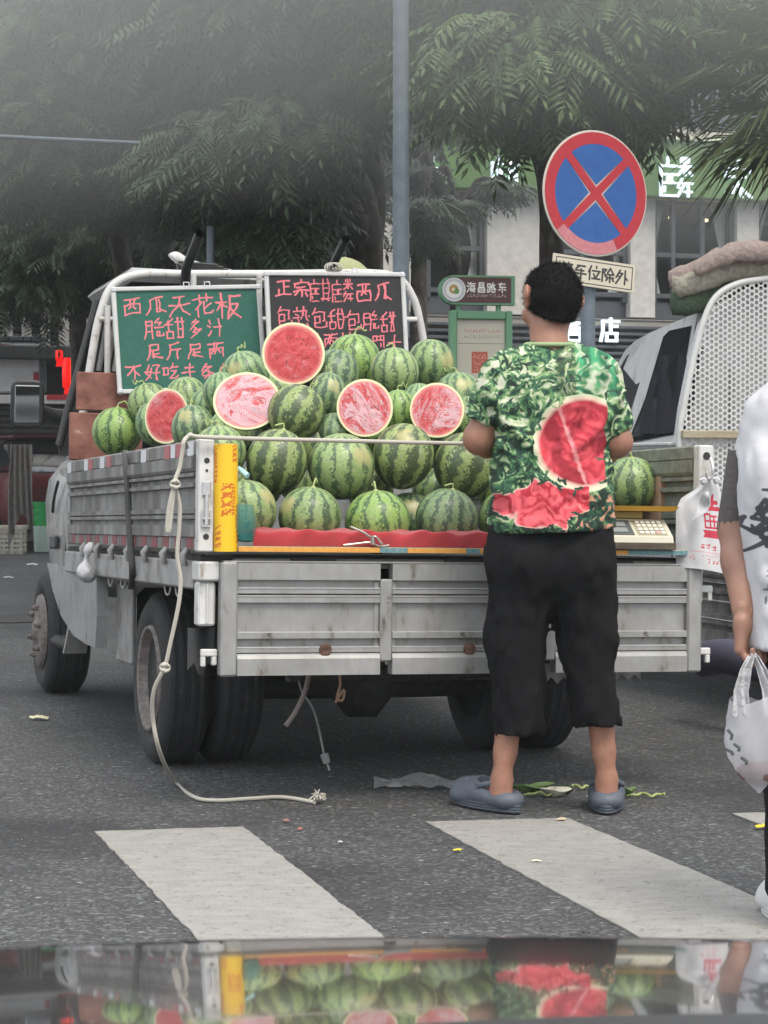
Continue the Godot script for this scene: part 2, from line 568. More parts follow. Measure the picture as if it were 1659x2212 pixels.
func head_into(st: SurfaceTool, xf: Transform3D) -> void:   # the neck joint at the origin, the face towards -z
	var f := field(Vector3(-0.12, -0.1, -0.17), Vector3(0.12, 0.27, 0.14), 0.005)
	f.bone(Vector3(0, 0.135, 0.018), Vector3(0, 0.15, -0.03), 0.080, 0.076, 0.02, Vector3(0.93, 1.05, 1.12))
	f.bone(Vector3(0, 0.06, -0.02), Vector3(0, 0.03, -0.072), 0.058, 0.036, 0.03, Vector3(1.0, 1.0, 1.0))
	f.bone(Vector3(0, -0.1, 0.012), Vector3(0, 0.06, 0.0), 0.058, 0.054, 0.03)
	for s in [-1.0, 1.0]:
		f.bone(Vector3(0.04 * s, 0.085, -0.07), Vector3(0.05 * s, 0.08, -0.045), 0.026, 0.026, 0.02)     # cheek
		f.bone(Vector3(0.018 * s, 0.135, -0.108), Vector3(0.045 * s, 0.132, -0.092), 0.012, 0.010, 0.014)  # brow
		f.bone(Vector3(0.074 * s, 0.118, 0.006), Vector3(0.091 * s, 0.126, 0.020), 0.026, 0.022, 0.006, Vector3(0.32, 1.15, 0.85))  # ear
		f.bone(Vector3(0.078 * s, 0.095, 0.002), Vector3(0.080 * s, 0.092, 0.004), 0.012, 0.012, 0.006, Vector3(0.5, 1, 1))
	for s in [-1.0, 1.0]:
		f.bone(Vector3(0.031 * s, 0.112, -0.118), Vector3(0.031 * s, 0.112, -0.108), 0.012, 0.012, 0.01, Vector3.ONE, false, true)
		f.bone(Vector3(0.031 * s, 0.112, -0.098), Vector3(0.031 * s, 0.112, -0.096), 0.0115, 0.0115, 0.004)
	f.bone(Vector3(0, 0.125, -0.102), Vector3(0, 0.082, -0.128), 0.009, 0.014, 0.012)   # nose
	for s in [-1.0, 1.0]:
		f.bone(Vector3(0.010 * s, 0.080, -0.118), Vector3(0.013 * s, 0.080, -0.112), 0.009, 0.008, 0.008)
	f.bone(Vector3(-0.02, 0.050, -0.108), Vector3(0.02, 0.050, -0.108), 0.0085, 0.0085, 0.008)   # lips
	f.bone(Vector3(-0.017, 0.038, -0.106), Vector3(0.017, 0.038, -0.106), 0.009, 0.009, 0.006)
	f.mesh_into(st, Rect2(), xf)

func hair_into(st: SurfaceTool, xf: Transform3D, long := 0.015, count := 8000) -> void:
	var f := field(Vector3(-0.13, -0.02, -0.15), Vector3(0.13, 0.28, 0.15), 0.006)
	f.bone(Vector3(0, 0.140, 0.020), Vector3(0, 0.158, -0.032), 0.083, 0.077, 0.02, Vector3(0.95, 1.06, 1.12))
	f.bone(Vector3(0, 0.035, 0.030), Vector3(0, 0.10, 0.035), 0.057, 0.07, 0.03)
	f.ripple(noise, 0.006, Vector3(28, 28, 28))
	f.cut(Vector3(0, 0.036, 0.07), Vector3(0, -1.0, -0.55).normalized())
	f.cut(Vector3(0, 0.168, -0.10), Vector3(0, -0.45, -1.0).normalized())
	var edge := tool()
	f.mesh_into(edge)
	var arr: Array = edge.commit_to_arrays()
	var vs: PackedVector3Array = arr[Mesh.ARRAY_VERTEX]
	f.mesh_into(st, Rect2(), xf)
	st.set_smooth_group(-1)
	for k in count:
		var p := vs[rng.randi() % vs.size()]
		var n := (p - Vector3(0, 0.13, 0.0)).normalized()
		if p.y < 0.03: continue
		var side := n.cross(Vector3(rng.randf() - 0.5, rng.randf() - 0.5, rng.randf() - 0.5)).normalized()
		var tip := p + (n * 0.9 + side * 0.5 + Vector3(0, -0.35 if p.y < 0.13 else 0.25, 0)).normalized() * long * rng.randf_range(0.4, 1.0)
		var w := n.cross(tip - p).normalized() * 0.0012
		tri(st, xf * (p - w - n * 0.004), xf * (p + w - n * 0.004), xf * tip)

func clog(label: String, at: Vector3, turn: float, mtl: Material, sole: Material, parent: Node) -> void:   # heel at the origin's back, toe towards -z
	var f := field(Vector3(-0.075, -0.01, -0.19), Vector3(0.075, 0.14, 0.13), 0.0055)
	f.bone(Vector3(0, 0.028, 0.072), Vector3(0, 0.028, -0.115), 0.043, 0.053, 0.02, Vector3(1, 0.62, 1))
	f.bone(Vector3(0, 0.045, 0.07), Vector3(0, 0.05, -0.02), 0.041, 0.045, 0.02, Vector3(1, 0.55, 1))
	f.bone(Vector3(0, 0.055, -0.02), Vector3(0, 0.042, -0.118), 0.047, 0.045, 0.02, Vector3(1, 0.95, 1))
	f.bone(Vector3(0, 0.09, 0.075), Vector3(0, 0.085, -0.012), 0.033, 0.036, 0.02, Vector3(1, 1.25, 1), false, true)
	for s in [[-0.022, -0.09], [0.0, -0.098], [0.022, -0.09], [-0.012, -0.066], [0.012, -0.066]]:
		f.bone(Vector3(s[0], 0.105, s[1]), Vector3(s[0], 0.076, s[1]), 0.0062, 0.0062, 0.01, Vector3.ONE, false, true)
	f.cut(Vector3(0, 0.012, 0), Vector3(0, -1, 0))
	var st := tool()
	f.mesh_into(st)
	var o := part("clog", st, mtl, parent, Transform3D(Basis(Vector3.UP, turn).scaled(Vector3.ONE * 1.04), at))
	if label != "": o.set_meta("label", label)
	st = tool()
	for k in 3:      # ridged sole
		var ring := []
		for h in [[0.003 + k * 0.008, 0.0], [0.0055 + k * 0.008, 0.003], [0.0085 + k * 0.008, 0.003], [0.011 + k * 0.008, 0.0]]:
			var r := []
			for j in 28:
				var a := TAU * j / 28
				var z: float = -0.022 + sin(a) * (0.144 + h[1])
				var w: float = (0.050 + h[1]) * (1.0 + 0.14 * -sin(a))
				r.append(Vector3(cos(a) * w * (1.0 - 0.12 * pow(absf(sin(a)), 6)), h[0], -(-z)))
			r.reverse()
			ring.append(r)
		loft(st, ring)
	part("sole", st, sole, o)
	st = tool()
	var arc := []
	for k in 13:
		var a := PI * k / 12
		arc.append(Vector3(cos(a) * 0.044, 0.072 + 0.022 * sin(a) , -0.008 + 0.085 * sin(a)))
	tube(st, arc, 0.0055, 8, true, 1.6)
	for s in [-1.0, 1.0]:
		rod(st, Vector3(0.040 * s, 0.072, -0.008), Vector3(0.052 * s, 0.072, -0.008), 0.009)
	part("heel_strap", st, mtl, o)

func make_materials() -> void:
	M.white_paint = grain([[0.0, col_l(0.42, 0.42, 0.40)], [0.3, col_l(0.48, 0.48, 0.468)], [0.9, col_l(0.54, 0.54, 0.527)]], 2.0, 0.45, 0.02)
	M.worn_white = grain([[0.0, col_l(0.16, 0.11, 0.07)], [0.22, col_l(0.32, 0.28, 0.24)], [0.30, col_l(0.50, 0.49, 0.47)], [1.0, col_l(0.58, 0.57, 0.555)]], 3.0, 0.5, 0.02)
	M.steel = grain([[0.0, col_l(0.08, 0.07, 0.06)], [0.05, col_l(0.14, 0.13, 0.12)], [0.10, col_l(0.27, 0.27, 0.262)], [0.7, col_l(0.315, 0.315, 0.31)], [1.0, col_l(0.36, 0.36, 0.358)]], 1.6, 0.42, 0.016, 0.0, 0.25)
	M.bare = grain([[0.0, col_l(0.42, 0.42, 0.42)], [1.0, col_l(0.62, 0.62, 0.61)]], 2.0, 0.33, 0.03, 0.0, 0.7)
	M.dirty_steel = grain([[0.0, col_l(0.07, 0.066, 0.06)], [0.35, col_l(0.14, 0.135, 0.13)], [0.65, col_l(0.24, 0.235, 0.23)], [1.0, col_l(0.38, 0.375, 0.37)]], 0.9, 0.55, 0.02, 0.0, 0.2, 0, Vector3(1, 0.25, 1))
	M.frame_grey = grain([[0.0, col_l(0.15, 0.14, 0.13)], [0.4, col_l(0.27, 0.265, 0.26)], [1.0, col_l(0.36, 0.355, 0.35)]], 1.3, 0.55, 0.02, 0.0, 0.15)
	M.bright_bracket = grain([[0.0, col_l(0.3, 0.3, 0.29)], [0.3, col_l(0.52, 0.52, 0.51)], [1.0, col_l(0.64, 0.64, 0.63)]], 2.0, 0.4, 0.02)
	M.cab_paint = grain([[0.0, col_l(0.36, 0.365, 0.36)], [0.5, col_l(0.43, 0.44, 0.435)], [1.0, col_l(0.48, 0.49, 0.485)]], 0.8, 0.22, 0.01, 0.0, 0.35)
	M.van_paint = grain([[0.0, col_l(0.40, 0.405, 0.41)], [1.0, col_l(0.46, 0.465, 0.47)]], 0.5, 0.3, 0.01, 0.0, 0.2)
	M.black_plastic = mat(0.018, 0.019, 0.02, 0.45)
	M.dark = mat(0.02, 0.02, 0.021, 0.75)
	M.under = grain([[0.0, col_l(0.012, 0.012, 0.012)], [1.0, col_l(0.05, 0.046, 0.042)]], 3.0, 0.85, 0.03)
	M.rubber = grain([[0.0, col_l(0.011, 0.011, 0.012)], [0.7, col_l(0.019, 0.019, 0.020)], [1.0, col_l(0.06, 0.056, 0.052)]], 2.2, 0.8, 0.03)
	M.rust = grain([[0.0, col_l(0.03, 0.015, 0.01)], [0.5, col_l(0.09, 0.045, 0.028)], [1.0, col_l(0.16, 0.10, 0.07)]], 6.0, 0.9, 0.03)
	M.rim = grain([[0.0, col_l(0.05, 0.04, 0.035)], [0.5, col_l(0.13, 0.11, 0.10)], [1.0, col_l(0.24, 0.22, 0.20)]], 4.0, 0.65, 0.03)
	M.glass_dark = mat(0.012, 0.014, 0.016, 0.04)
	M.mirror = mat(0.75, 0.78, 0.8, 0.02, 1.0)
	M.red_tape = mat(0.32, 0.025, 0.03, 0.35)
	M.faded_tape = grain([[0.0, col_l(0.10, 0.045, 0.045)], [0.6, col_l(0.22, 0.045, 0.05)], [1.0, col_l(0.26, 0.09, 0.09)]], 5.0, 0.6, 0.03)
	M.white_tape = mat(0.55, 0.56, 0.58, 0.35)
	M.plywood = grain([[0.0, col_l(0.09, 0.035, 0.025)], [0.45, col_l(0.19, 0.075, 0.055)], [0.85, col_l(0.25, 0.115, 0.085)], [1.0, col_l(0.42, 0.32, 0.24)]], 1.7, 0.8, 0.02, 0.15)
	M.rope = grain([[0.0, col_l(0.30, 0.28, 0.23)], [1.0, col_l(0.66, 0.63, 0.56)]], 40.0, 0.9, 0.05, 0.2)
	M.strap = grain([[0.0, col_l(0.03, 0.032, 0.03)], [1.0, col_l(0.07, 0.072, 0.07)]], 20.0, 0.85, 0.05)
	M.old_strap = grain([[0.0, col_l(0.10, 0.11, 0.11)], [1.0, col_l(0.22, 0.23, 0.22)]], 12.0, 0.9, 0.04)
	M.red_cloth = grain([[0.0, col_l(0.26, 0.012, 0.016)], [1.0, col_l(0.46, 0.03, 0.038)]], 22.0, 0.95, 0.06, 0.25)
	M.red_cloth.rim_enabled = true
	M.red_cloth.rim = 0.5
	M.card = grain([[0.0, col_l(0.28, 0.17, 0.10)], [1.0, col_l(0.38, 0.25, 0.16)]], 2.0, 0.85, 0.03)
	M.wood_green = grain([[0.0, col_l(0.10, 0.11, 0.085)], [1.0, col_l(0.23, 0.245, 0.20)]], 2.0, 0.85, 0.03, 0.1, 0.0, 0, Vector3(0.3, 1, 1))
	M.wood_brown = grain([[0.0, col_l(0.04, 0.03, 0.02)], [1.0, col_l(0.12, 0.095, 0.07)]], 2.0, 0.85, 0.03, 0.1, 0.0, 0, Vector3(0.3, 1, 1))
	M.wood_pale = grain([[0.0, col_l(0.24, 0.20, 0.13)], [1.0, col_l(0.42, 0.37, 0.27)]], 2.0, 0.8, 0.03, 0.1, 0.0, 0, Vector3(0.2, 1, 1))
	M.yellow_edge = grain([[0.0, col_l(0.5, 0.22, 0.04)], [1.0, col_l(0.68, 0.34, 0.06)]], 5.0, 0.6, 0.03)
	M.teal_edge = grain([[0.0, col_l(0.05, 0.16, 0.20)], [1.0, col_l(0.22, 0.30, 0.28)]], 7.0, 0.6, 0.03)
	M.skin = grain([[0.0, col_l(0.22, 0.10, 0.065)], [0.5, col_l(0.29, 0.14, 0.092)], [1.0, col_l(0.36, 0.185, 0.125)]], 2.2, 0.55, 0.02, 0.06)
	M.skin.subsurf_scatter_enabled = true
	M.skin.subsurf_scatter_strength = 0.12
	M.skin_dark = grain([[0.0, col_l(0.19, 0.095, 0.066)], [1.0, col_l(0.29, 0.155, 0.108)]], 2.2, 0.55, 0.02, 0.06)
	M.hair = mat(0.011, 0.0103, 0.0108, 0.85)
	M.hair.metallic_specular = 0.15
	M.pants = grain([[0.0, col_l(0.0062, 0.0062, 0.007)], [1.0, col_l(0.0115, 0.0115, 0.0125)]], 9.0, 0.9, 0.05, 0.1)
	M.pants.metallic_specular = 0.25
	M.clog = grain([[0.0, col_l(0.060, 0.072, 0.092)], [1.0, col_l(0.085, 0.10, 0.122)]], 5.0, 0.6, 0.03)
	M.sole = grain([[0.0, col_l(0.035, 0.042, 0.055)], [1.0, col_l(0.07, 0.085, 0.105)]], 8.0, 0.75, 0.03)
	M.stem = grain([[0.0, col_l(0.20, 0.26, 0.08)], [1.0, col_l(0.42, 0.46, 0.22)]], 20.0, 0.7, 0.03)
	M.rind_rim = grain([[0.0, col_l(0.55, 0.52, 0.26)], [1.0, col_l(0.74, 0.70, 0.45)]], 12.0, 0.5, 0.03)
	M.bag = grain([[0.0, col_l(0.46, 0.46, 0.48)], [1.0, col_l(0.58, 0.58, 0.59)]], 6.0, 0.42, 0.03, 0.35)
	M.bag.backlight_enabled = true
	M.bag.backlight = Color(0.55, 0.55, 0.57)
	M.green_frame = mat(0.13, 0.30, 0.17, 0.5)
	M.pole_grey = grain([[0.0, col_l(0.12, 0.15, 0.18)], [1.0, col_l(0.19, 0.225, 0.25)]], 2.0, 0.5, 0.02, 0.0, 0.3)
	M.concrete = grain([[0.0, col_l(0.33, 0.315, 0.29)], [1.0, col_l(0.47, 0.45, 0.42)]], 0.6, 0.9, 0.03)
	M.dark_frame = mat(0.055, 0.06, 0.068, 0.5, 0.2)
	M.bark = grain([[0.0, col_l(0.025, 0.02, 0.016)], [0.6, col_l(0.065, 0.055, 0.045)], [1.0, col_l(0.26, 0.235, 0.21)]], 1.6, 0.95, 0.03, 0.8, 0.0, 0, Vector3(1, 0.35, 1))
	M.quilt = grain([[0.0, col_l(0.17, 0.13, 0.115)], [0.6, col_l(0.27, 0.215, 0.19)], [1.0, col_l(0.36, 0.30, 0.27)]], 3.0, 0.95, 0.04, 0.6)
	M.quilt_cream = grain([[0.0, col_l(0.18, 0.17, 0.13)], [1.0, col_l(0.42, 0.39, 0.32)]], 3.0, 0.95, 0.04, 0.6)
	M.quilt_green = grain([[0.0, col_l(0.03, 0.05, 0.03)], [1.0, col_l(0.09, 0.13, 0.075)]], 3.0, 0.95, 0.04, 0.6)
	M.teal_bag = mat(0.04, 0.22, 0.20, 0.3)
	M.teal_bag.transparency = BaseMaterial3D.TRANSPARENCY_ALPHA
	M.teal_bag.albedo_color.a = 0.38
	M.film = mat(0.8, 0.8, 0.82, 0.22)
	M.film.transparency = BaseMaterial3D.TRANSPARENCY_ALPHA
	M.film.albedo_color.a = 0.35

	for m in [M.steel, M.cab_paint, M.bright_bracket, M.frame_grey, M.dirty_steel, M.van_paint]: grime(m)

func grime(m: StandardMaterial3D) -> void:      # dirt, rust runs and scuffs, drawn out downwards
	if not reliefs.has("grime"):
		var n := FastNoiseLite.new()
		n.seed = 77; n.frequency = 0.014; n.fractal_octaves = 6; n.fractal_gain = 0.62
		var g := Gradient.new()
		g.offsets = PackedFloat32Array([0.0, 0.11, 0.19, 0.32, 0.75, 1.0])
		g.colors = PackedColorArray([Color(0.48, 0.40, 0.33), Color(0.70, 0.65, 0.60), Color(0.84, 0.82, 0.79), Color(0.95, 0.945, 0.935), Color(1, 1, 1), Color(0.93, 0.92, 0.9)])
		var t := NoiseTexture2D.new()
		t.width = 512; t.height = 512; t.seamless = true; t.noise = n; t.color_ramp = g
		reliefs.grime = t
	m.detail_enabled = true
	m.detail_blend_mode = BaseMaterial3D.BLEND_MODE_MUL
	m.detail_uv_layer = BaseMaterial3D.DETAIL_UV_2
	m.uv2_triplanar = true
	m.uv2_scale = Vector3(1.5, 0.55, 1.5)
	m.detail_albedo = reliefs.grime

func col_l(r: float, g: float, b: float) -> Color:
	return Color(r, g, b)

func make_surroundings() -> void:
	cam = Camera3D.new()
	cam.name = "camera"
	cam.position = Vector3(0, EYE, 0)
	cam.rotation.x = -atan(96.0 / FOCAL)
	var lens := CameraAttributesPhysical.new()
	lens.frustum_focal_length = 49.37       # 24 mm tall sensor: 27.3 degrees from top to bottom
	lens.exposure_aperture = 16.0
	lens.frustum_focus_distance = 6.6
	lens.frustum_near = 0.05
	lens.frustum_far = 400.0
	cam.attributes = lens
	cam.fov = rad_to_deg(2.0 * atan(1106.0 / FOCAL))
	cam.near = 0.05
	cam.far = 400.0
	cam.current = true
	add_child(cam)

	var env := Environment.new()
	var sky := ProceduralSkyMaterial.new()
	sky.sky_top_color = Color(0.95, 0.97, 1.0)
	sky.sky_horizon_color = Color(0.70, 0.71, 0.725)
	sky.sky_curve = 0.2
	sky.ground_bottom_color = Color(0.25, 0.25, 0.25)
	sky.ground_horizon_color = Color(0.45, 0.45, 0.45)
	sky.sun_angle_max = 1.0
	env.background_mode = Environment.BG_SKY
	env.sky = Sky.new()
	env.sky.sky_material = sky
	env.background_energy_multiplier = 1.0
	env.tonemap_mode = Environment.TONE_MAPPER_LINEAR
	env.tonemap_exposure = 2.5
	env.sdfgi_enabled = true
	env.ssao_enabled = true
	env.ssil_enabled = true
	env.fog_enabled = true
	env.fog_density = 0.0012
	env.fog_light_color = Color(0.86, 0.88, 0.88)
	var we := WorldEnvironment.new()
	we.name = "world_environment"
	we.environment = env
	add_child(we)

	env.volumetric_fog_enabled = true
	env.volumetric_fog_density = 0.0
	var glare_haze := FogVolume.new()          # fog added among the tree tops, standing in for windscreen glare
	glare_haze.name = "glare_haze"
	glare_haze.shape = RenderingServer.FOG_VOLUME_SHAPE_BOX
	glare_haze.size = Vector3(60, 12, 13)
	glare_haze.position = Vector3(0, 2.9 + 6.0, -13)
	var hm := FogMaterial.new()
	hm.density = 0.060
	hm.albedo = Color(0.99, 1.0, 0.99)
	glare_haze.material = hm
	glare_haze.set_meta("kind", "stuff")
	add_child(glare_haze)

	var sun := DirectionalLight3D.new()
	sun.name = "sun"
	sun.light_energy = 0.45
	sun.light_angular_distance = 25.0
	sun.light_color = Color(1.0, 0.97, 0.93)
	sun.shadow_enabled = true
	sun.rotation = Vector3(deg_to_rad(-58), deg_to_rad(28), 0)    # from behind the lens, a little to the right
	add_child(sun)

	var t := cam.basis
	var f := (t * Vector3(-1452, -25, -4550)).normalized()
	var r := (t * Vector3(14590, -213, -4550)).normalized()
	r = (r - f * r.dot(f)).normalized()
	var u := r.cross(f)
	truck_frame = Transform3D(Basis(r, u, -f), Vector3.ZERO)
	truck_frame.origin = look_at_point(475, 1215, 6.38) - u * 0.7625

# ---------------------------------------------------------------- road and building
func make_road() -> void:
	var im := Image.create(768, 768, false, Image.FORMAT_RGB8)
	var n := FastNoiseLite.new()
	n.seed = 5
	var px := PackedFloat32Array()
	px.resize(768 * 768)
	for k in px.size(): px[k] = 0.040 + 0.014 * rng.randf()
	for k in 30000:      # stones of the surface
		var x := rng.randi() % 768
		var y := rng.randi() % 768
		var r := rng.randf_range(1.4, 4.2)
		var a := 0.034 + 0.125 * pow(rng.randf(), 2.0)
		if rng.randf() < 0.012: a = 0.30
		for dy in range(-4, 5):
			for dx in range(-4, 5):
				if dx * dx + dy * dy * 1.4 < r * r:
					px[posmod(y + dy, 768) * 768 + posmod(x + dx, 768)] = a * (1.0 - 0.05 * (dx + dy))
	var bytes := PackedByteArray()
	bytes.resize(768 * 768 * 3)
	for k in px.size():
		var c := Color(px[k], px[k] * 1.01, px[k] * 1.02).linear_to_srgb()
		bytes[k * 3] = c.r8; bytes[k * 3 + 1] = c.g8; bytes[k * 3 + 2] = c.b8
	im = Image.create_from_data(768, 768, false, Image.FORMAT_RGB8, bytes)
	var m := picture(im, 0.85)
	m.uv1_triplanar = true
	m.uv1_world_triplanar = true
	m.uv1_scale = Vector3.ONE * 0.62
	m.heightmap_enabled = true
	m.heightmap_texture = m.albedo_texture
	m.heightmap_scale = 1.2
	m.detail_enabled = true
	m.detail_blend_mode = BaseMaterial3D.BLEND_MODE_MUL
	m.detail_uv_layer = BaseMaterial3D.DETAIL_UV_2
	m.uv2_triplanar = true
	m.uv2_world_triplanar = true
	m.uv2_scale = Vector3.ONE * 0.17
	var st_ := NoiseTexture2D.new()
	st_.width = 256; st_.height = 256; st_.seamless = true
	var nn := FastNoiseLite.new(); nn.seed = 3; nn.frequency = 0.012; nn.fractal_octaves = 5
	st_.noise = nn
	var g := Gradient.new()
	g.offsets = PackedFloat32Array([0.0, 0.4, 1.0]); g.colors = PackedColorArray([Color(0.55, 0.55, 0.56), Color(0.85, 0.85, 0.85), Color(1, 1, 1)])
	st_.color_ramp = g
	m.detail_albedo = st_
	M.asphalt = m
	var st := tool()
	sheet(st, 8, 8, func(u, v): return Vector3(-150 + 300 * u, 0, 60 - 300 * v))
	setting("road", st, m)

	# worn paint
	var pm := picture(im, 0.8)
	var pi_ := Image.create(512, 512, false, Image.FORMAT_RGB8)
	var n2 := FastNoiseLite.new(); n2.seed = 9; n2.frequency = 0.02; n2.fractal_octaves = 5
	for y in 512:
		for x in 512:
			var a := 0.5 + 0.5 * n2.get_noise_2d(x, y * 2.2)
			var f := rng.randf()
			var c := lerpf(0.20, 0.275, clampf(a * 1.1, 0, 1)) * (0.88 + 0.2 * f)
			if f > 0.97 - 0.10 * (1.0 - a): c *= 0.62
			if n2.get_noise_2d(x * 3.0 + 900.0, y * 3.0) > 0.42: c *= 0.72
			pi_.set_pixel(x, y, Color(c, c * 0.965, c * 0.89).linear_to_srgb())
	pm.albedo_texture = ImageTexture.create_from_image(pi_)
	pm.uv1_triplanar = true
	pm.uv1_world_triplanar = true
	pm.uv1_scale = Vector3.ONE * 0.8
	pm.heightmap_enabled = true
	pm.heightmap_texture = pm.albedo_texture
	pm.heightmap_scale = 0.25
	for s in [[205, 1799, 525, 1789, 411, 2015, 815, 2015], [920, 1778, 1225, 1770, 1358, 2015, 1812, 2015], [1578, 1760, 1900, 1752, 2300, 2015, 2780, 2015]]:
		var a := on_ground(s[0], s[1]); var b := on_ground(s[2], s[3])
		var c := on_ground(s[4], s[5]); var d := on_ground(s[6], s[7])
		c = a + (c - a) * 3.2; d = b + (d - b) * 3.2
		var poly := []
		for k in 121:
			poly.append(Vector2(a.lerp(c, k / 120.0).x, -a.lerp(c, k / 120.0).z) + Vector2(noise.get_noise_2d(k * 60.0, s[0]), 0) * 0.008)
		for k in 121:
			poly.append(Vector2(d.lerp(b, k / 120.0).x, -d.lerp(b, k / 120.0).z) + Vector2(noise.get_noise_2d(k * 60.0, s[2] + 50.0), 0) * 0.008)
		for k in range(1, 20):
			poly.append(Vector2(b.lerp(a, k / 20.0).x, -b.lerp(a, k / 20.0).z) + Vector2(0, noise.get_noise_2d(k * 22.0, s[1])) * 0.01)
		st = tool()
		prism(st, poly, 0.001, 0.005, Transform3D(Basis(Vector3(1, 0, 0), Vector3(0, 0, -1), Vector3(0, 1, 0)), Vector3.ZERO))
		setting("crosswalk_stripe", st, pm)

	# pavement with a kerb in front of the building
	st = tool()
	var bx := building_frame()
	box(st, bx * Vector3(-4, 0.07, 1.0), Vector3(60, 0.14, 1.8), 0.02, bx.basis)
	setting("pavement", st, M.concrete)
	st = tool()
	box(st, bx * Vector3(-4, 0.065, 2.02), Vector3(60, 0.15, 0.2), 0.02, bx.basis)
	setting("kerb", st, M.concrete)
	st = tool()
	var mh := on_ground(20, 1337, 0.004)
	lathe(st, [Vector2(0.36, 0.001), Vector2(0.36, 0.006), Vector2(0.31, 0.007), Vector2(0.30, 0.003), Vector2(0.0, 0.003)], Transform3D(Basis(), mh), 28)
	single("manhole_cover", st, mat(0.035, 0.035, 0.037, 0.6), "dark round manhole cover in the road left of the flatbed truck", "manhole cover")

func building_frame() -> Transform3D:
	var x := Vector3(0.953, 0, -0.303).normalized()
	var o := look_at_point(1300, 1010, 35.0)
	return Transform3D(Basis(x, Vector3.UP, x.cross(Vector3.UP)), Vector3(o.x, 0, o.z))

func on_facade(x: float, y: float, z := 0.0) -> Vector3:
	var t := building_frame().affine_inverse()
	var o := t * cam.position
	var r := t.basis * (cam.basis * Vector3((x - 829.5) / FOCAL, (1106.0 - y) / FOCAL, -1.0))
	return o + r * ((z - o.z) / r.z)

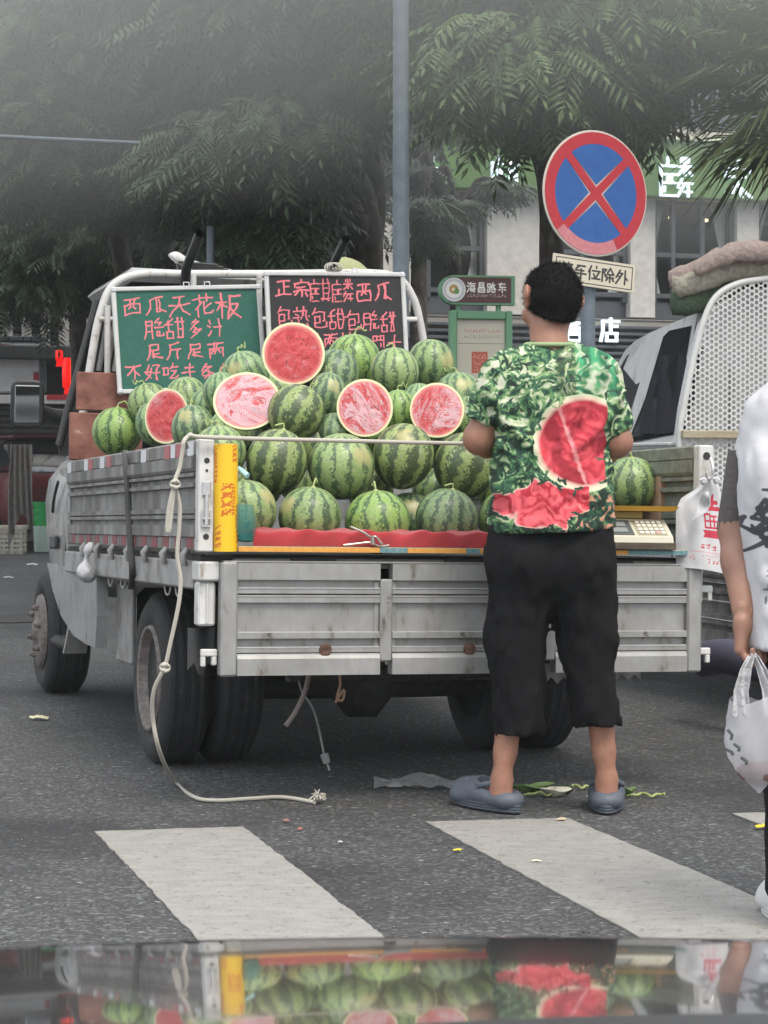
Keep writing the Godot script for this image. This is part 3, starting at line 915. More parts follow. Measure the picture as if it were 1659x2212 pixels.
func make_building() -> void:
	var bf := building_frame()
	var b := thing("hotel_building", "pale concrete hotel with dark window bands and a green lit fascia behind the trees", "building", bf.origin, 0.0)
	b.basis = bf.basis
	var y1 := 3.55      # top of the ground floor
	var y2 := 3.95      # window sill
	var y3 := 5.48      # window head, foot of the fascia
	var y4 := 6.5
	# window openings by their picture x: [left, right]
	var wins := [[1168, 1362], [1416, 1592], [1640, 1820], [888, 1052], [620, 780], [380, 540], [140, 300], [-120, 60]]
	wins.sort_custom(func(a, c): return a[0] < c[0])
	var left := -16.0
	var right := 14.0
	var st := tool()
	var x := left
	for w in wins:      # piers between the windows
		var a := on_facade(w[0], 530).x
		var c := on_facade(w[1], 530).x
		if a > x + 0.05:
			st = tool()
			box(st, Vector3((x + a) / 2, (y1 + y3) / 2 + 0.1, -0.2), Vector3(a - x, y3 - y1 + 0.2, 0.4), 0.01)
			part("wall", st, M.concrete, b)
		x = c
	st = tool()
	box(st, Vector3((x + right) / 2, (y1 + y3) / 2 + 0.1, -0.2), Vector3(right - x, y3 - y1 + 0.2, 0.4), 0.01)
	part("wall", st, M.concrete, b)
	st = tool()
	box(st, Vector3((left + right) / 2, (y1 + y2) / 2 - 0.06, -0.28), Vector3(right - left, y2 - y1 - 0.12, 0.2))
	part("sill_band", st, M.dark_frame, b)
	st = tool()
	box(st, Vector3((left + right) / 2, 9.5, -5.0), Vector3(right - left, 6.0, 6.0))
	box(st, Vector3((left + right) / 2, 3.2, -7.0), Vector3(right - left, 6.4, 2.0))
	part("body", st, mat(0.05, 0.055, 0.065, 0.4), b)
	st = tool()
	box(st, Vector3((left + right) / 2, y1 - 0.1, -3.0), Vector3(right - left, 0.15, 6.0))
	box(st, Vector3((left + right) / 2, y3 + 0.6, -3.0), Vector3(right - left, 0.15, 6.0))
	part("floor_slab", st, mat(0.2, 0.19, 0.17, 0.9), b)
	# ground floor: dark glazing behind a ribbed band
	st = tool()
	box(st, Vector3((left + right) / 2, 1.75, -0.9), Vector3(right - left, 3.3, 0.1))
	part("shop_front", st, mat(0.012, 0.014, 0.02, 0.25), b)
	for k in 7:
		st = tool()
		box(st, Vector3((left + right) / 2, y1 - 0.06 - k * 0.11, -0.1 + 0.012 * k), Vector3(right - left, 0.055, 0.2 + 0.004 * k), 0.01)
		part("awning_slat", st, M.dark_frame, b)
	for k in 12:
		st = tool()
		box(st, Vector3(left + 1.2 + k * 2.55, 1.4, -0.6), Vector3(0.22, 2.8, 0.5), 0.02)
		part("post", st, M.dark_frame, b)
	var lx := on_facade(930, 740, -0.5).x
	for k in 22:
		st = tool()
		box(st, Vector3(lx, 2.72 - k * 0.085, -0.66), Vector3(1.3, 0.05, 0.06), 0.0, Basis(Vector3.RIGHT, 0.5))
		part("louvre", st, M.dark_frame, b)
	# windows with frames, panes and curtains
	var pane := mat(0.05, 0.055, 0.06, 0.05)
	pane.transparency = BaseMaterial3D.TRANSPARENCY_ALPHA
	pane.albedo_color.a = 0.06
	pane.metallic_specular = 0.06
	var curtain := mat(0.5, 0.52, 0.5, 0.9)
	for w in wins:
		var a := on_facade(w[0], 530).x
		var c := on_facade(w[1], 530).x
		var wide := c - a
		st = tool()
		for f in [0.0, 0.24, 0.62, 1.0]:
			box(st, Vector3(lerpf(a + 0.04, c - 0.04, f), (y2 + y3) / 2, -0.16), Vector3(0.085, y3 - y2 + 0.3, 0.1), 0.008)
		for f in [0.0, 0.44, 1.0]:
			box(st, Vector3((a + c) / 2, lerpf(y2 - 0.02, y3 + 0.02, f), -0.163), Vector3(wide, 0.08, 0.09), 0.008)
		var win := part("window", st, M.dark_frame, b)
		for f in [[0.0, 0.24], [0.24, 0.62], [0.62, 1.0]]:
			for g in [[0.0, 0.44], [0.44, 1.0]]:
				st = tool()
				box(st, Vector3(lerpf(a, c, (f[0] + f[1]) / 2), lerpf(y2, y3, (g[0] + g[1]) / 2), -0.17), Vector3(wide * (f[1] - f[0]) - 0.07, (y3 - y2) * (g[1] - g[0]) - 0.06, 0.012))
				part("pane", st, pane, win)
		for s in [-1.0, 1.0]:
			st = tool()
			var cx: float = (a + c) / 2 + s * (wide / 2 - 0.05)
			sheet(st, 10, 6, func(u, v): return Vector3(cx - s * (0.34 * absf(v - 0.42) + 0.06) * (u if s > 0 else 1.0 - u) * (1.0 if true else 0.0), lerpf(y2, y3, v), -0.36 + 0.03 * sin(u * 22.0)), 0.01)
			part("curtain", st, curtain, win)
	# the room behind: a ceiling and warm downlights
	st = tool()
	box(st, Vector3((left + right) / 2, y3 + 0.32, -2.6), Vector3(right - left, 0.06, 4.2))
	part("ceiling", st, mat(0.35, 0.29, 0.22, 0.9), b)
	for q in [[925, 525, 0.55, 0.05], [960, 452, 0.07, 0.07], [1525, 476, 0.07, 0.07], [1448, 470, 0.06, 0.06]]:
		var lp := on_facade(q[0], q[1], -1.6)
		st = tool()
		box(st, lp, Vector3(q[2], 0.05, q[3]), 0.012)
		var warm := mat(0.8, 0.75, 0.6, 0.5)
		warm.emission_enabled = true
		warm.emission = Color(1.0, 0.9, 0.7)
		warm.emission_energy_multiplier = 1.0
		part("ceiling_lamp", st, warm, b)
		lamp(bf * (lp + Vector3(0, -0.1, 0)), 0.06, Color(1.0, 0.85, 0.6))
	# third floor
	st = tool()
	for k in 8:
		box(st, Vector3(on_facade(1392, 260).x + (k - 5) * 3.6, y4 + 2.6, -1.2), Vector3(0.34, 4.4, 0.4), 0.01)
	box(st, Vector3((left + right) / 2, y4 + 0.12, -1.0), Vector3(right - left, 0.22, 2.0), 0.02)
	part("upper_pier", st, M.concrete, b)
	for k in 15:
		st = tool()
		box(st, Vector3(on_facade(1392, 260).x + (k - 9.5) * 1.8, y4 + 2.4, -1.5), Vector3(1.7, 4.0, 0.06))
		var u := part("upper_window", st, mat(0.045, 0.06, 0.085, 0.15), b)
		st = tool()
		box(st, Vector3(on_facade(1392, 260).x + (k - 9.5) * 1.8, y4 + 1.4, -1.45), Vector3(1.7, 0.07, 0.08))
		box(st, Vector3(on_facade(1392, 260).x + (k - 9.5) * 1.8 + 0.3, y4 + 2.4, -1.44), Vector3(0.06, 4.0, 0.08))
		part("window_bar", st, M.dark_frame, u)
	# the fascia and its lit characters
	st = tool()
	var fl := on_facade(858, 400, 0.3).x
	box(st, Vector3((fl + right) / 2, (y3 + y4) / 2 + 0.03, 0.12), Vector3(right - fl, y4 - y3 - 0.06, 0.36), 0.015)
	var fas := part("sign_fascia", st, mat(0.062, 0.135, 0.022, 0.6), b)
	st = tool()
	box(st, Vector3((fl + right) / 2, y4 + 0.01, 0.16), Vector3(right - fl, 0.05, 0.4), 0.01)
	part("light_strip", st, mat(0.75, 0.78, 0.55, 0.5), fas)
	var lit := mat(0.8, 0.85, 0.9, 0.5)
	lit.emission_enabled = true
	lit.emission = Color(0.86, 0.94, 1.0)
	lit.emission_energy_multiplier = 0.4
	for s in [["麟", 1426, 1500, 338, 422], ["家", 1560, 1628, 345, 424], ["麒", 1062, 1128, 335, 405], ["正", 900, 968, 328, 402]]:
		var p0 := on_facade(s[1], s[4], 0.32)
		var p1 := on_facade(s[2], s[3], 0.32)
		st = tool()
		letters(st, s[0], Transform3D(Basis(), Vector3(p0.x, p0.y, 0.31)), p1.x - p0.x - 0.06, p1.y - p0.y - 0.04, 1.0, 0.036, 0.06)
		part("neon_character", st, lit, fas)
		lamp(bf * Vector3((p0.x + p1.x) / 2, (p0.y + p1.y) / 2, 0.55), 0.10, Color(0.86, 0.94, 1.0))
	for s in [["酒", 1202, 1250, 690, 737], ["店", 1288, 1332, 686, 737]]:
		var p0 := on_facade(s[1], s[3 + 1], -0.1)
		var p1 := on_facade(s[2], s[3], -0.1)
		st = tool()
		letters(st, s[0], Transform3D(Basis(), Vector3(p0.x, p0.y, 0.06)), p1.x - p0.x - 0.05, p1.y - p0.y - 0.04, 1.0, 0.042, 0.05)
		part("neon_character", st, lit, b)
		lamp(bf * Vector3((p0.x + p1.x) / 2, (p0.y + p1.y) / 2, 0.35), 0.06, Color(0.86, 0.94, 1.0))

	# a plainer building farther left, slatted, with lanterns under its eave
	var lb := thing("slatted_shop", "dark shop with grey vertical slats seen past the flatbed truck's cab", "building", look_at_point(120, 1010, 31.5) * Vector3(1, 0, 1))
	lb.basis = bf.basis
	st = tool()
	box(st, Vector3(-3.0, 1.3, -0.6), Vector3(9.5, 2.6, 1.0))
	part("wall", st, mat(0.018, 0.016, 0.016, 0.8), lb)
	st = tool()
	box(st, Vector3(-3.0, 2.72, 0.1), Vector3(9.6, 0.2, 1.6), 0.02)
	part("eave", st, mat(0.03, 0.03, 0.03, 0.7), lb)
	for k in 34:
		st = tool()
		box(st, Vector3(-7.4 + k * 0.28, 3.5, -0.2), Vector3(0.15, 1.4, 0.1), 0.01)
		part("slat", st, M.frame_grey, lb)
	for k in 14:      # the grey shutter at street level
		st = tool()
		box(st, Vector3(-4.4, 0.14 + k * 0.095, 0.0), Vector3(6.0, 0.08, 0.06), 0.012)
		part("shutter_slat", st, mat(0.075, 0.072, 0.066, 0.7), lb)

func lamp(at: Vector3, e: float, c: Color) -> void:
	var l := OmniLight3D.new()
	l.name = "letter_light_%02d" % int(rng.randi() % 90)
	l.light_energy = e
	l.light_color = c
	l.light_size = 0.3
	l.omni_range = 40.0
	l.omni_attenuation = 2.0
	l.shadow_enabled = true
	add_child(l, true)
	l.position = at

# ---------------------------------------------------------------- trees
func leaf_spray(pairs: int, length: float, leaflet: float, wide: float, droop: float) -> ArrayMesh:
	var st := tool()
	for k in pairs * 2 + 1:
		var t := (float(k / 2) + 0.6) / (pairs + 0.6)
		var s := -1.0 if k % 2 == 0 else 1.0
		var base := Vector3(0, -droop * t * t * length, -t * length)
		var dirn := Vector3(s * 0.86, -0.30 - 0.25 * t, -0.45)
		if k == pairs * 2:
			dirn = Vector3(0, -0.45, -0.9)
		dirn = dirn.normalized()
		var l := leaflet * (0.75 + 0.5 * sin(t * 2.6))
		var side := dirn.cross(Vector3.UP).normalized() * wide
		var mid := base + dirn * l * 0.45 + Vector3(0, 0.006, 0)
		var tip := base + dirn * l + Vector3(0, -l * 0.18, 0)
		var dip := Vector3(0, -0.008, 0)
		tri(st, base, mid + side + dip, mid); tri(st, base, mid, mid - side + dip)
		tri(st, mid, mid + side + dip, tip); tri(st, mid, tip, mid - side + dip)
	tube(st, [Vector3(0, 0, 0.04), Vector3(0, -droop * 0.25 * length, -length * 0.5), Vector3(0, -droop * length, -length)], [0.004, 0.003, 0.0015], 3, false)
	return finish(st)

func crown(parent: Node3D, mesh: ArrayMesh, m: Material, clumps: Array, count: int, tint: Array, size := 1.0) -> void:
	# clumps: [world centre, radius, flatness]
	var mm := MultiMesh.new()
	mm.transform_format = MultiMesh.TRANSFORM_3D
	mm.use_colors = true
	mm.mesh = mesh
	mm.instance_count = clumps.size() * count
	var inv := parent.transform.affine_inverse()
	var i := 0
	for c in clumps:
		var own := rng.randf()
		for k in count:
			var d := Vector3(rng.randfn(), rng.randfn() , rng.randfn()).normalized()
			var p: Vector3 = c[0] + d * Vector3(1, c[2], 1) * c[1] * pow(rng.randf(), 0.45)
			var out := Vector3(d.x, 0, d.z)
			if out.length() < 0.05: out = Vector3(0, 0, 1)
			out = (out.normalized() + Vector3(rng.randfn(), 0, rng.randfn()) * 0.6 + Vector3(0, -0.25 + rng.randfn() * 0.3, 0)).normalized()
			var bs := Basis.looking_at(out, Vector3.UP).rotated(out, rng.randfn() * 0.35)
			mm.set_instance_transform(i, inv * Transform3D(bs.scaled(Vector3.ONE * size * rng.randf_range(0.7, 1.2)), p))
			var f := clampf(0.25 + 0.35 * own + 0.35 * rng.randf() + 0.2 * d.y, 0.0, 1.0)
			mm.set_instance_color(i, tint[0].lerp(tint[1], f) * rng.randf_range(0.75, 1.25))
			i += 1
	var o := MultiMeshInstance3D.new()
	o.name = "crown"
	o.multimesh = mm
	o.material_override = m
	o.set_meta("kind", "stuff")
	parent.add_child(o)

func tree(label: String, base: Vector3, limbs: Array, clumps: Array, mesh: ArrayMesh, count: int, tint: Array, size := 1.0, group := "trees before the hotel") -> Node3D:
	# limbs: [[points in the world], start radius, end radius]; clumps get a branch each from the nearest limb end
	var t := thing("tree", label, "tree", base, 0.0, group)
	var st := tool()
	var ends := []
	for l in limbs:
		var pts := []
		for p in l[0]: pts.append(p - base)
		pts = curve(pts, 5)
		var rad := []
		for k in pts.size():
			rad.append(lerpf(l[1], l[2], float(k) / (pts.size() - 1)) * (1.0 + 0.08 * noise.get_noise_2d(k * 30.0, l[1] * 900.0)))
		tube(st, pts, rad, 12)
		ends.append(pts[-1]); ends.append(pts[int(pts.size() * 0.6)])
	part("trunk", st, M.bark, t)
	st = tool()
	for c in clumps:
		var q: Vector3 = c[0] - base
		var best: Vector3 = ends[0]
		for e in ends:
			if e.distance_to(q) < best.distance_to(q): best = e
		var mid: Vector3 = (best + q) * 0.5 + Vector3(0, 0.25, 0)
		tube(st, curve([best, mid, q], 4), [0.05, 0.047, 0.044, 0.04, 0.036, 0.032, 0.028, 0.024, 0.018], 5)
		for k in 7:
			var d: Vector3 = Vector3(rng.randfn(), rng.randfn() * 0.5, rng.randfn()).normalized() * c[1] * 0.85
			tube(st, [q, q + d * 0.5 + Vector3(0, 0.08, 0), q + d], [0.016, 0.011, 0.005], 4, false)
	part("branches", st, M.bark, t)
	crown(t, mesh, M.leaf, clumps, count, tint, size)
	return t

func clump_list(rows: Array, d: float, spread: float) -> Array:
	# rows: picture x, y, radius in metres; spread scatters the depth
	var out := []
	for r in rows:
		out.append([look_at_point(r[0], r[1], d + rng.randf_range(-1, 1) * spread), r[2], 0.62])
	return out

func make_trees() -> void:
	M.leaf = mat(1, 1, 1, 0.5)
	M.leaf.vertex_color_use_as_albedo = true
	M.leaf.backlight_enabled = true
	M.leaf.backlight = Color(0.35, 0.42, 0.2)
	var spray := leaf_spray(7, 0.36, 0.10, 0.0165, 0.35)
	var fine := leaf_spray(8, 0.34, 0.075, 0.011, 0.30)
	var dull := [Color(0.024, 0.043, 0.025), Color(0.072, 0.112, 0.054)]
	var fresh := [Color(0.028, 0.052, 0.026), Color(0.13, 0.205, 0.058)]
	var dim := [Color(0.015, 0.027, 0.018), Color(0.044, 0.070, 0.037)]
	var g := func(x: float, d: float) -> Vector3: return look_at_point(x, 1010, d) * Vector3(1, 0, 1)
	var w := func(x: float, y: float, d: float) -> Vector3: return look_at_point(x, y, d)

	tree("broad dark leafy tree with a forked thick trunk behind the black chalkboard", g.call(790, 18.0),
		[[[g.call(790, 18.0), w.call(788, 600, 18.0), w.call(782, 440, 18.0), w.call(735, 320, 17.8), w.call(700, 60, 17.5)], 0.19, 0.08],
		[[w.call(788, 560, 18.05), w.call(810, 430, 18.1), w.call(800, 250, 18.3), w.call(850, 0, 18.5)], 0.13, 0.05],
		[[w.call(790, 520, 18.0), w.call(745, 420, 17.7), w.call(640, 250, 17.2), w.call(560, 60, 17.0)], 0.10, 0.04]],
		clump_list([[600, 300, 0.55], [520, 220, 0.7], [640, 110, 0.7], [790, 40, 0.65], [600, 0, 0.9], [460, 60, 0.8], [740, -140, 1.0], [540, -170, 1.0], [490, 330, 0.55], [910, -80, 0.8], [400, -80, 1.0], [600, 430, 0.32], [530, 430, 0.4], [690, 215, 0.42], [760, 165, 0.4], [570, 500, 0.28]], 17.2, 1.2),
		spray, 230, dull)
	tree("leafy tree with fresh bright green tips behind the round no-stopping sign", g.call(1195, 16.0),
		[[[g.call(1195, 16.0), w.call(1192, 600, 16.0), w.call(1180, 380, 15.9), w.call(1125, 240, 15.6), w.call(1080, 60, 15.3)], 0.11, 0.045],
		[[w.call(1185, 400, 15.95), w.call(1200, 260, 15.8), w.call(1260, 60, 15.5)], 0.07, 0.03]],
		clump_list([[1010, 120, 0.75], [1120, 150, 0.75], [1240, 130, 0.75], [1340, 90, 0.55], [980, 10, 0.8], [1120, 0, 0.85], [1260, -20, 0.85], [1400, 20, 0.8], [1050, -160, 1.0], [1250, -180, 1.0], [1430, -130, 0.9], [1300, 195, 0.36], [1150, 200, 0.25]], 15.0, 1.0),
		spray, 230, fresh)
	tree("low dark bough of leaves hanging beside the grey lamp post", g.call(985, 20.0),
		[[[g.call(985, 20.0), w.call(984, 640, 20.0), w.call(975, 480, 20.0), w.call(940, 400, 19.8)], 0.07, 0.035]],
		clump_list([[918, 450, 0.22], [925, 510, 0.16], [1085, 400, 0.14], [900, 375, 0.22], [985, 440, 0.12]], 19.5, 0.5),
		spray, 110, dull, 0.62)
	tree("slanting thin trunked tree behind the green chalkboard", g.call(300, 20.0),
		[[[g.call(300, 20.0), w.call(275, 640, 20.0), w.call(235, 470, 20.0), w.call(200, 330, 19.5), w.call(160, 60, 19.0)], 0.11, 0.05],
		[[w.call(240, 480, 20.0), w.call(300, 330, 20.0), w.call(360, 100, 19.5)], 0.08, 0.03]],
		clump_list([[60, 120, 1.0], [200, 60, 1.0], [330, 110, 0.9], [60, -80, 1.1], [250, -120, 1.1], [400, 230, 0.8], [250, 240, 0.8], [110, 270, 0.8], [330, 390, 0.6], [0, 300, 0.9], [190, 400, 0.55], [-120, 150, 1.1], [420, 360, 0.6], [390, -20, 0.9], [-60, 380, 0.8]], 18.6, 1.3),
		fine, 230, dull)
	tree("dark upright tree with a broad trunk between the two chalkboards", g.call(525, 23.0),
		[[[g.call(525, 23.0), w.call(522, 600, 23.0), w.call(520, 420, 23.0), w.call(510, 150, 23.0)], 0.20, 0.10]],
		clump_list([[470, 470, 0.8], [590, 480, 0.8], [530, 380, 0.9], [640, 380, 0.9], [420, 400, 0.9], [520, 250, 1.1], [660, 240, 1.0], [540, 60, 1.3], [400, 520, 0.6]], 22.5, 1.0),
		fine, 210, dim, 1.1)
	tree("bushy dark tree low over the white box truck", g.call(172, 26.0),
		[[[g.call(172, 26.0), w.call(168, 640, 26.0), w.call(140, 450, 25.5), w.call(80, 250, 25.0)], 0.12, 0.06],
		[[w.call(168, 600, 26.0), w.call(190, 470, 25.8), w.call(210, 380, 25.5)], 0.08, 0.03]],
		clump_list([[20, 520, 0.9], [110, 540, 0.9], [190, 520, 0.8], [60, 430, 1.0], [170, 420, 1.0], [0, 350, 1.1], [110, 320, 1.1], [-60, 600, 0.8], [60, 610, 0.7], [230, 560, 0.6], [270, 470, 0.8]], 24.0, 1.0),
		fine, 240, dull, 1.15)
	tree("tall shaded tree filling the gap left of the forked trunk", g.call(360, 27.0),
		[[[g.call(360, 27.0), w.call(362, 600, 27.0), w.call(380, 400, 27.0), w.call(370, 50, 27.0)], 0.17, 0.08]],
		clump_list([[330, 500, 1.0], [420, 470, 1.0], [270, 400, 1.1], [380, 330, 1.3], [470, 280, 1.2], [260, 200, 1.4], [420, 120, 1.5], [560, 150, 1.4], [310, -40, 1.6], [520, -60, 1.6], [700, 60, 1.4], [300, 570, 0.7], [720, 300, 1.2], [120, 120, 1.5], [-30, 200, 1.5], [100, -80, 1.6], [640, 450, 1.0], [500, 540, 0.8]], 26.5, 1.2),
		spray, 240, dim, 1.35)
	tree("shaded tree standing behind the lamp post", g.call(905, 28.0),
		[[[g.call(905, 28.0), w.call(905, 600, 28.0), w.call(910, 300, 28.0), w.call(920, 0, 28.0)], 0.13, 0.07]],
		clump_list([[850, 260, 0.8], [960, 150, 1.0], [1060, 60, 1.2], [820, 80, 1.2], [930, -60, 1.5], [1180, -20, 1.4], [1320, 0, 1.1], [1230, 70, 0.9], [1120, 130, 0.8], [1420, -100, 1.3]], 27.5, 0.8),
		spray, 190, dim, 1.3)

	# fan palm beyond the right edge
	var pt := thing("fan_palm", "fan palm with long narrow drooping fronds above the blankets on the parked van", "palm", g.call(1800, 13.5))
	var st := tool()
	var heart: Vector3 = w.call(1790, 200, 13.5) - pt.position
	var tr := []
	for k in 12: tr.append(Vector3(heart.x * k / 11.0, heart.y * k / 11.0, heart.z * k / 11.0))
	var rr := []
	for k in 12: rr.append(0.17 - 0.02 * (k % 2))
	tube(st, tr, rr, 12)
	part("trunk", st, M.bark, pt)
	var fm := [mat(0.085, 0.125, 0.045, 0.45), mat(0.055, 0.085, 0.035, 0.45), mat(0.13, 0.155, 0.065, 0.45), mat(0.12, 0.105, 0.06, 0.6)]
	for mm in fm:
		mm.backlight_enabled = true
		mm.backlight = Color(0.3, 0.34, 0.15)
	for k in 46:
		var az := TAU * k * 0.618
		var el := lerpf(1.15, -0.75, float(k) / 45.0)
		var dirn := Vector3(cos(az) * cos(el), sin(el), sin(az) * cos(el))
		var stalk := 0.36 + 0.2 * rng.randf()
		var hub := heart + dirn * stalk + Vector3(0, -0.10 * stalk, 0)
		st = tool()
		tube(st, [heart, heart + dirn * stalk * 0.5 + Vector3(0, 0.03, 0), hub], [0.016, 0.012, 0.009], 5)
		var x := dirn.cross(Vector3.UP).normalized()
		var nrm := x.cross(dirn).normalized()
		for j in 30:
			var a := lerpf(-1.75, 1.75, j / 29.0) + rng.randf_range(-0.03, 0.03)
			var l := (0.62 + 0.16 * cos(a)) * rng.randf_range(0.88, 1.08)
			var dd := (dirn * cos(a) + x * sin(a) + nrm * 0.25 * absf(sin(a))).normalized()
			var sd := dd.cross(nrm).normalized() * 0.015
			var mid := hub + dd * l * 0.55
			var tip := hub + dd * l * 0.93 + Vector3(0, -0.16 * l - 0.12 * rng.randf(), 0)
			tri(st, hub, mid + sd, mid - nrm * 0.008); tri(st, hub, mid - nrm * 0.008, mid - sd)
			tri(st, mid - nrm * 0.008, mid + sd, tip); tri(st, mid - nrm * 0.008, tip, mid - sd)
		part("frond", st, fm[3] if el < -0.55 and k % 3 == 0 else fm[k % 3], pt)

# ---------------------------------------------------------------- street furniture
func make_street() -> void:
	var st := tool()
	# lamp post
	var lp := thing("street_lamp", "tall plain blue grey lamp post rising behind the black chalkboard", "lamp post", look_at_point(866, 1010, 13.0) * Vector3(1, 0, 1))
	tube(st, [Vector3(0, 0, 0), Vector3(0, 1.0, 0), Vector3(0, 4.0, 0), Vector3(0.012, 8.0, 0)], [0.056, 0.054, 0.049, 0.040], 18)
	part("pole", st, M.pole_grey, lp)
	st = tool()
	lathe(st, [Vector2(0.13, 0), Vector2(0.13, 0.02), Vector2(0.075, 0.03), Vector2(0.07, 0.3), Vector2(0.056, 0.34)], Transform3D(), 18)
	part("base", st, M.pole_grey, lp)
	st = tool()
	tube(st, curve([Vector3(0.012, 7.9, 0), Vector3(0.3, 8.4, 0.3), Vector3(1.0, 8.6, 1.0)], 5), 0.03, 10)
	part("arm", st, M.pole_grey, lp)
	st = tool()
	box(st, Vector3(1.2, 8.62, 1.2), Vector3(0.22, 0.09, 0.6), 0.03, Basis(Vector3.UP, PI / 4))
	part("lamp_head", st, M.dark_frame, lp)

	# no-stopping sign
	var at := look_at_point(1287, 418, 11.5)
	var sg := thing("no_stopping_sign", "round blue and red no-stopping sign on a grey post behind the man", "road sign", at * Vector3(1, 0, 1))
	st = tool()
	var px := look_at_point(1271, 700, 11.55) - sg.position
	tube(st, [Vector3(px.x, 0, -0.07), Vector3(px.x, 1.0, -0.07), Vector3(px.x, at.y + 0.28, -0.07)], 0.041, 14)
	part("post", st, M.pole_grey, sg)
	var face := Basis(Vector3.UP, deg_to_rad(29)) * Basis(Vector3.BACK, deg_to_rad(-2.5))
	var xf := Transform3D(face, Vector3(0, at.y, 0))
	var r := 0.341
	var white := mat(0.60, 0.55, 0.48, 0.5)
	var red := grain([[0.0, col_l(0.42, 0.018, 0.03)], [1.0, col_l(0.52, 0.03, 0.045)]], 3.0, 0.42, 0.02)
	var pink := grain([[0.0, col_l(0.50, 0.15, 0.17)], [0.7, col_l(0.58, 0.22, 0.24)], [1.0, col_l(0.68, 0.4, 0.4)]], 4.0, 0.6, 0.03)
	var blue := grain([[0.0, col_l(0.015, 0.085, 0.30)], [1.0, col_l(0.025, 0.12, 0.38)]], 2.0, 0.42, 0.02)
	st = tool()
	var lie := xf * Transform3D(Basis(Vector3.RIGHT, PI / 2), Vector3.ZERO)
	lathe(st, [Vector2(0, -0.012), Vector2(r, -0.012), Vector2(r + 0.003, -0.004), Vector2(r, 0.0), Vector2(0, 0.0)], lie, 64, -1)
	part("disc", st, white, sg)
	var ringpiece := func(r0: float, r1: float, a0: float, a1: float, h: float) -> SurfaceTool:
		var s2 := tool()
		var poly := []
		var n := maxi(4, int(absf(a1 - a0) * 12))
		for k in n + 1: poly.append(Vector2.from_angle(lerpf(a0, a1, float(k) / n)) * r1)
		for k in n + 1: poly.append(Vector2.from_angle(lerpf(a1, a0, float(k) / n)) * r0)
		prism(s2, poly, 0.0005, h, xf)
		return s2
	part("red_ring", ringpiece.call(r * 0.79, r * 0.975, deg_to_rad(-62), deg_to_rad(222), 0.004), red, sg)
	part("faded_ring", ringpiece.call(r * 0.79, r * 0.975, deg_to_rad(222.4), deg_to_rad(297.6), 0.0038), pink, sg).set_meta("label", "faded pink patch at the foot of the ring")
	for q in 4:      # four blue fields between the bars of the cross
		var a := PI / 4 + 0.075 + q * PI / 2
		var poly := [Vector2.from_angle(PI / 2 + q * PI / 2) * 0.034 * 1.414]
		for k in 13: poly.append(Vector2.from_angle(lerpf(PI / 4 + 0.088, PI * 3 / 4 - 0.088, k / 12.0) + q * PI / 2) * r * 0.79)
		st = tool()
		prism(st, poly, 0.0005, 0.0036, xf)
		part("blue_field", st, blue, sg)
	for q in 2:
		st = tool()
		box(st, xf * Vector3(0, 0, 0.0022 + 0.0004 * q), Vector3(r * 1.60, 0.046, 0.0042), 0.0, xf.basis * Basis(Vector3.BACK, PI / 4 + q * PI / 2))
		part("cross_bar", st, red, sg)
	var im := Image.create(512, 160, false, Image.FORMAT_RGB8)
	im.fill(col(0.64, 0.58, 0.46))
	for e in [[14, 12, 498, 18], [14, 142, 498, 148], [14, 12, 20, 148], [492, 12, 498, 148]]: fill(im, e[0], e[1], e[2], e[3], col(0.05, 0.05, 0.045))
	write(im, "停车位除外", Vector2(46, 40), Vector2(72, 80), Vector2(87, 0), 5.5, col(0.035, 0.035, 0.035))
	var ctr := look_at_point(1284, 590, 11.5) - sg.position
	var pxf := Transform3D(Basis(Vector3.UP, deg_to_rad(29)) * Basis(Vector3.BACK, deg_to_rad(-4.5)), Vector3(ctr.x, ctr.y, 0.0))
	st = tool()
	box(st, pxf * Vector3(0, 0, -0.006), Vector3(0.545, 0.155, 0.01), 0.003, pxf.basis)
	var pl := part("plate", st, white, sg)
	st = tool()
	sheet(st, 1, 1, func(u, v): return pxf * Vector3(-0.27 + 0.54 * u, -0.0755 + 0.151 * v, 0.001))
	part("lettering", st, picture(im, 0.5), pl)

	# bus stop
	at = look_at_point(1028, 1010, 14.0) * Vector3(1, 0, 1)
	var bs := thing("bus_stop_sign", "green framed bus stop board with a brown name sign on top", "bus stop", at)
	bs.rotation.y = deg_to_rad(10)
	var k := 14.0 / FOCAL
	var y0 := func(y: float) -> float: return EYE + (1010.0 - y) * k
	var x0 := func(x: float) -> float: return (x - 1028.0) * k
	st = tool()
	var pill := []
	for a in 13: pill.append(Vector2(x0.call(978.0), y0.call(628.0)) + Vector2.from_angle(PI / 2 + PI * a / 12) * 0.097)
	pill.append(Vector2(x0.call(1112.0), y0.call(628.0) - 0.097)); pill.append(Vector2(x0.call(1112.0), y0.call(628.0) + 0.097))
	prism(st, pill, -0.05, 0.03, Transform3D())
	var head := part("name_sign", st, M.green_frame, bs)
	im = Image.create(512, 192, false, Image.FORMAT_RGB8)
	im.fill(col(0.085, 0.03, 0.028))
	write(im, "海昌路东", Vector2(150, 42), Vector2(66, 70), Vector2(84, 0), 5.0, col(0.75, 0.74, 0.72))
	small_print(im, 150, 128, 484, 20, col(0.6, 0.55, 0.52))
	st = tool()
	sheet(st, 1, 1, func(u, v): return Vector3(lerpf(x0.call(966.0), x0.call(1103.0), u), y0.call(628.0) + (v - 0.5) * 0.168, 0.034))
	part("name_plate", st, picture(im, 0.5), head)
	im = Image.create(128, 128, false, Image.FORMAT_RGB8)
	im.fill(col(0.085, 0.03, 0.028))
	dab(im, Vector2(64, 64), 62, col(0.7, 0.7, 0.68), 1.5)
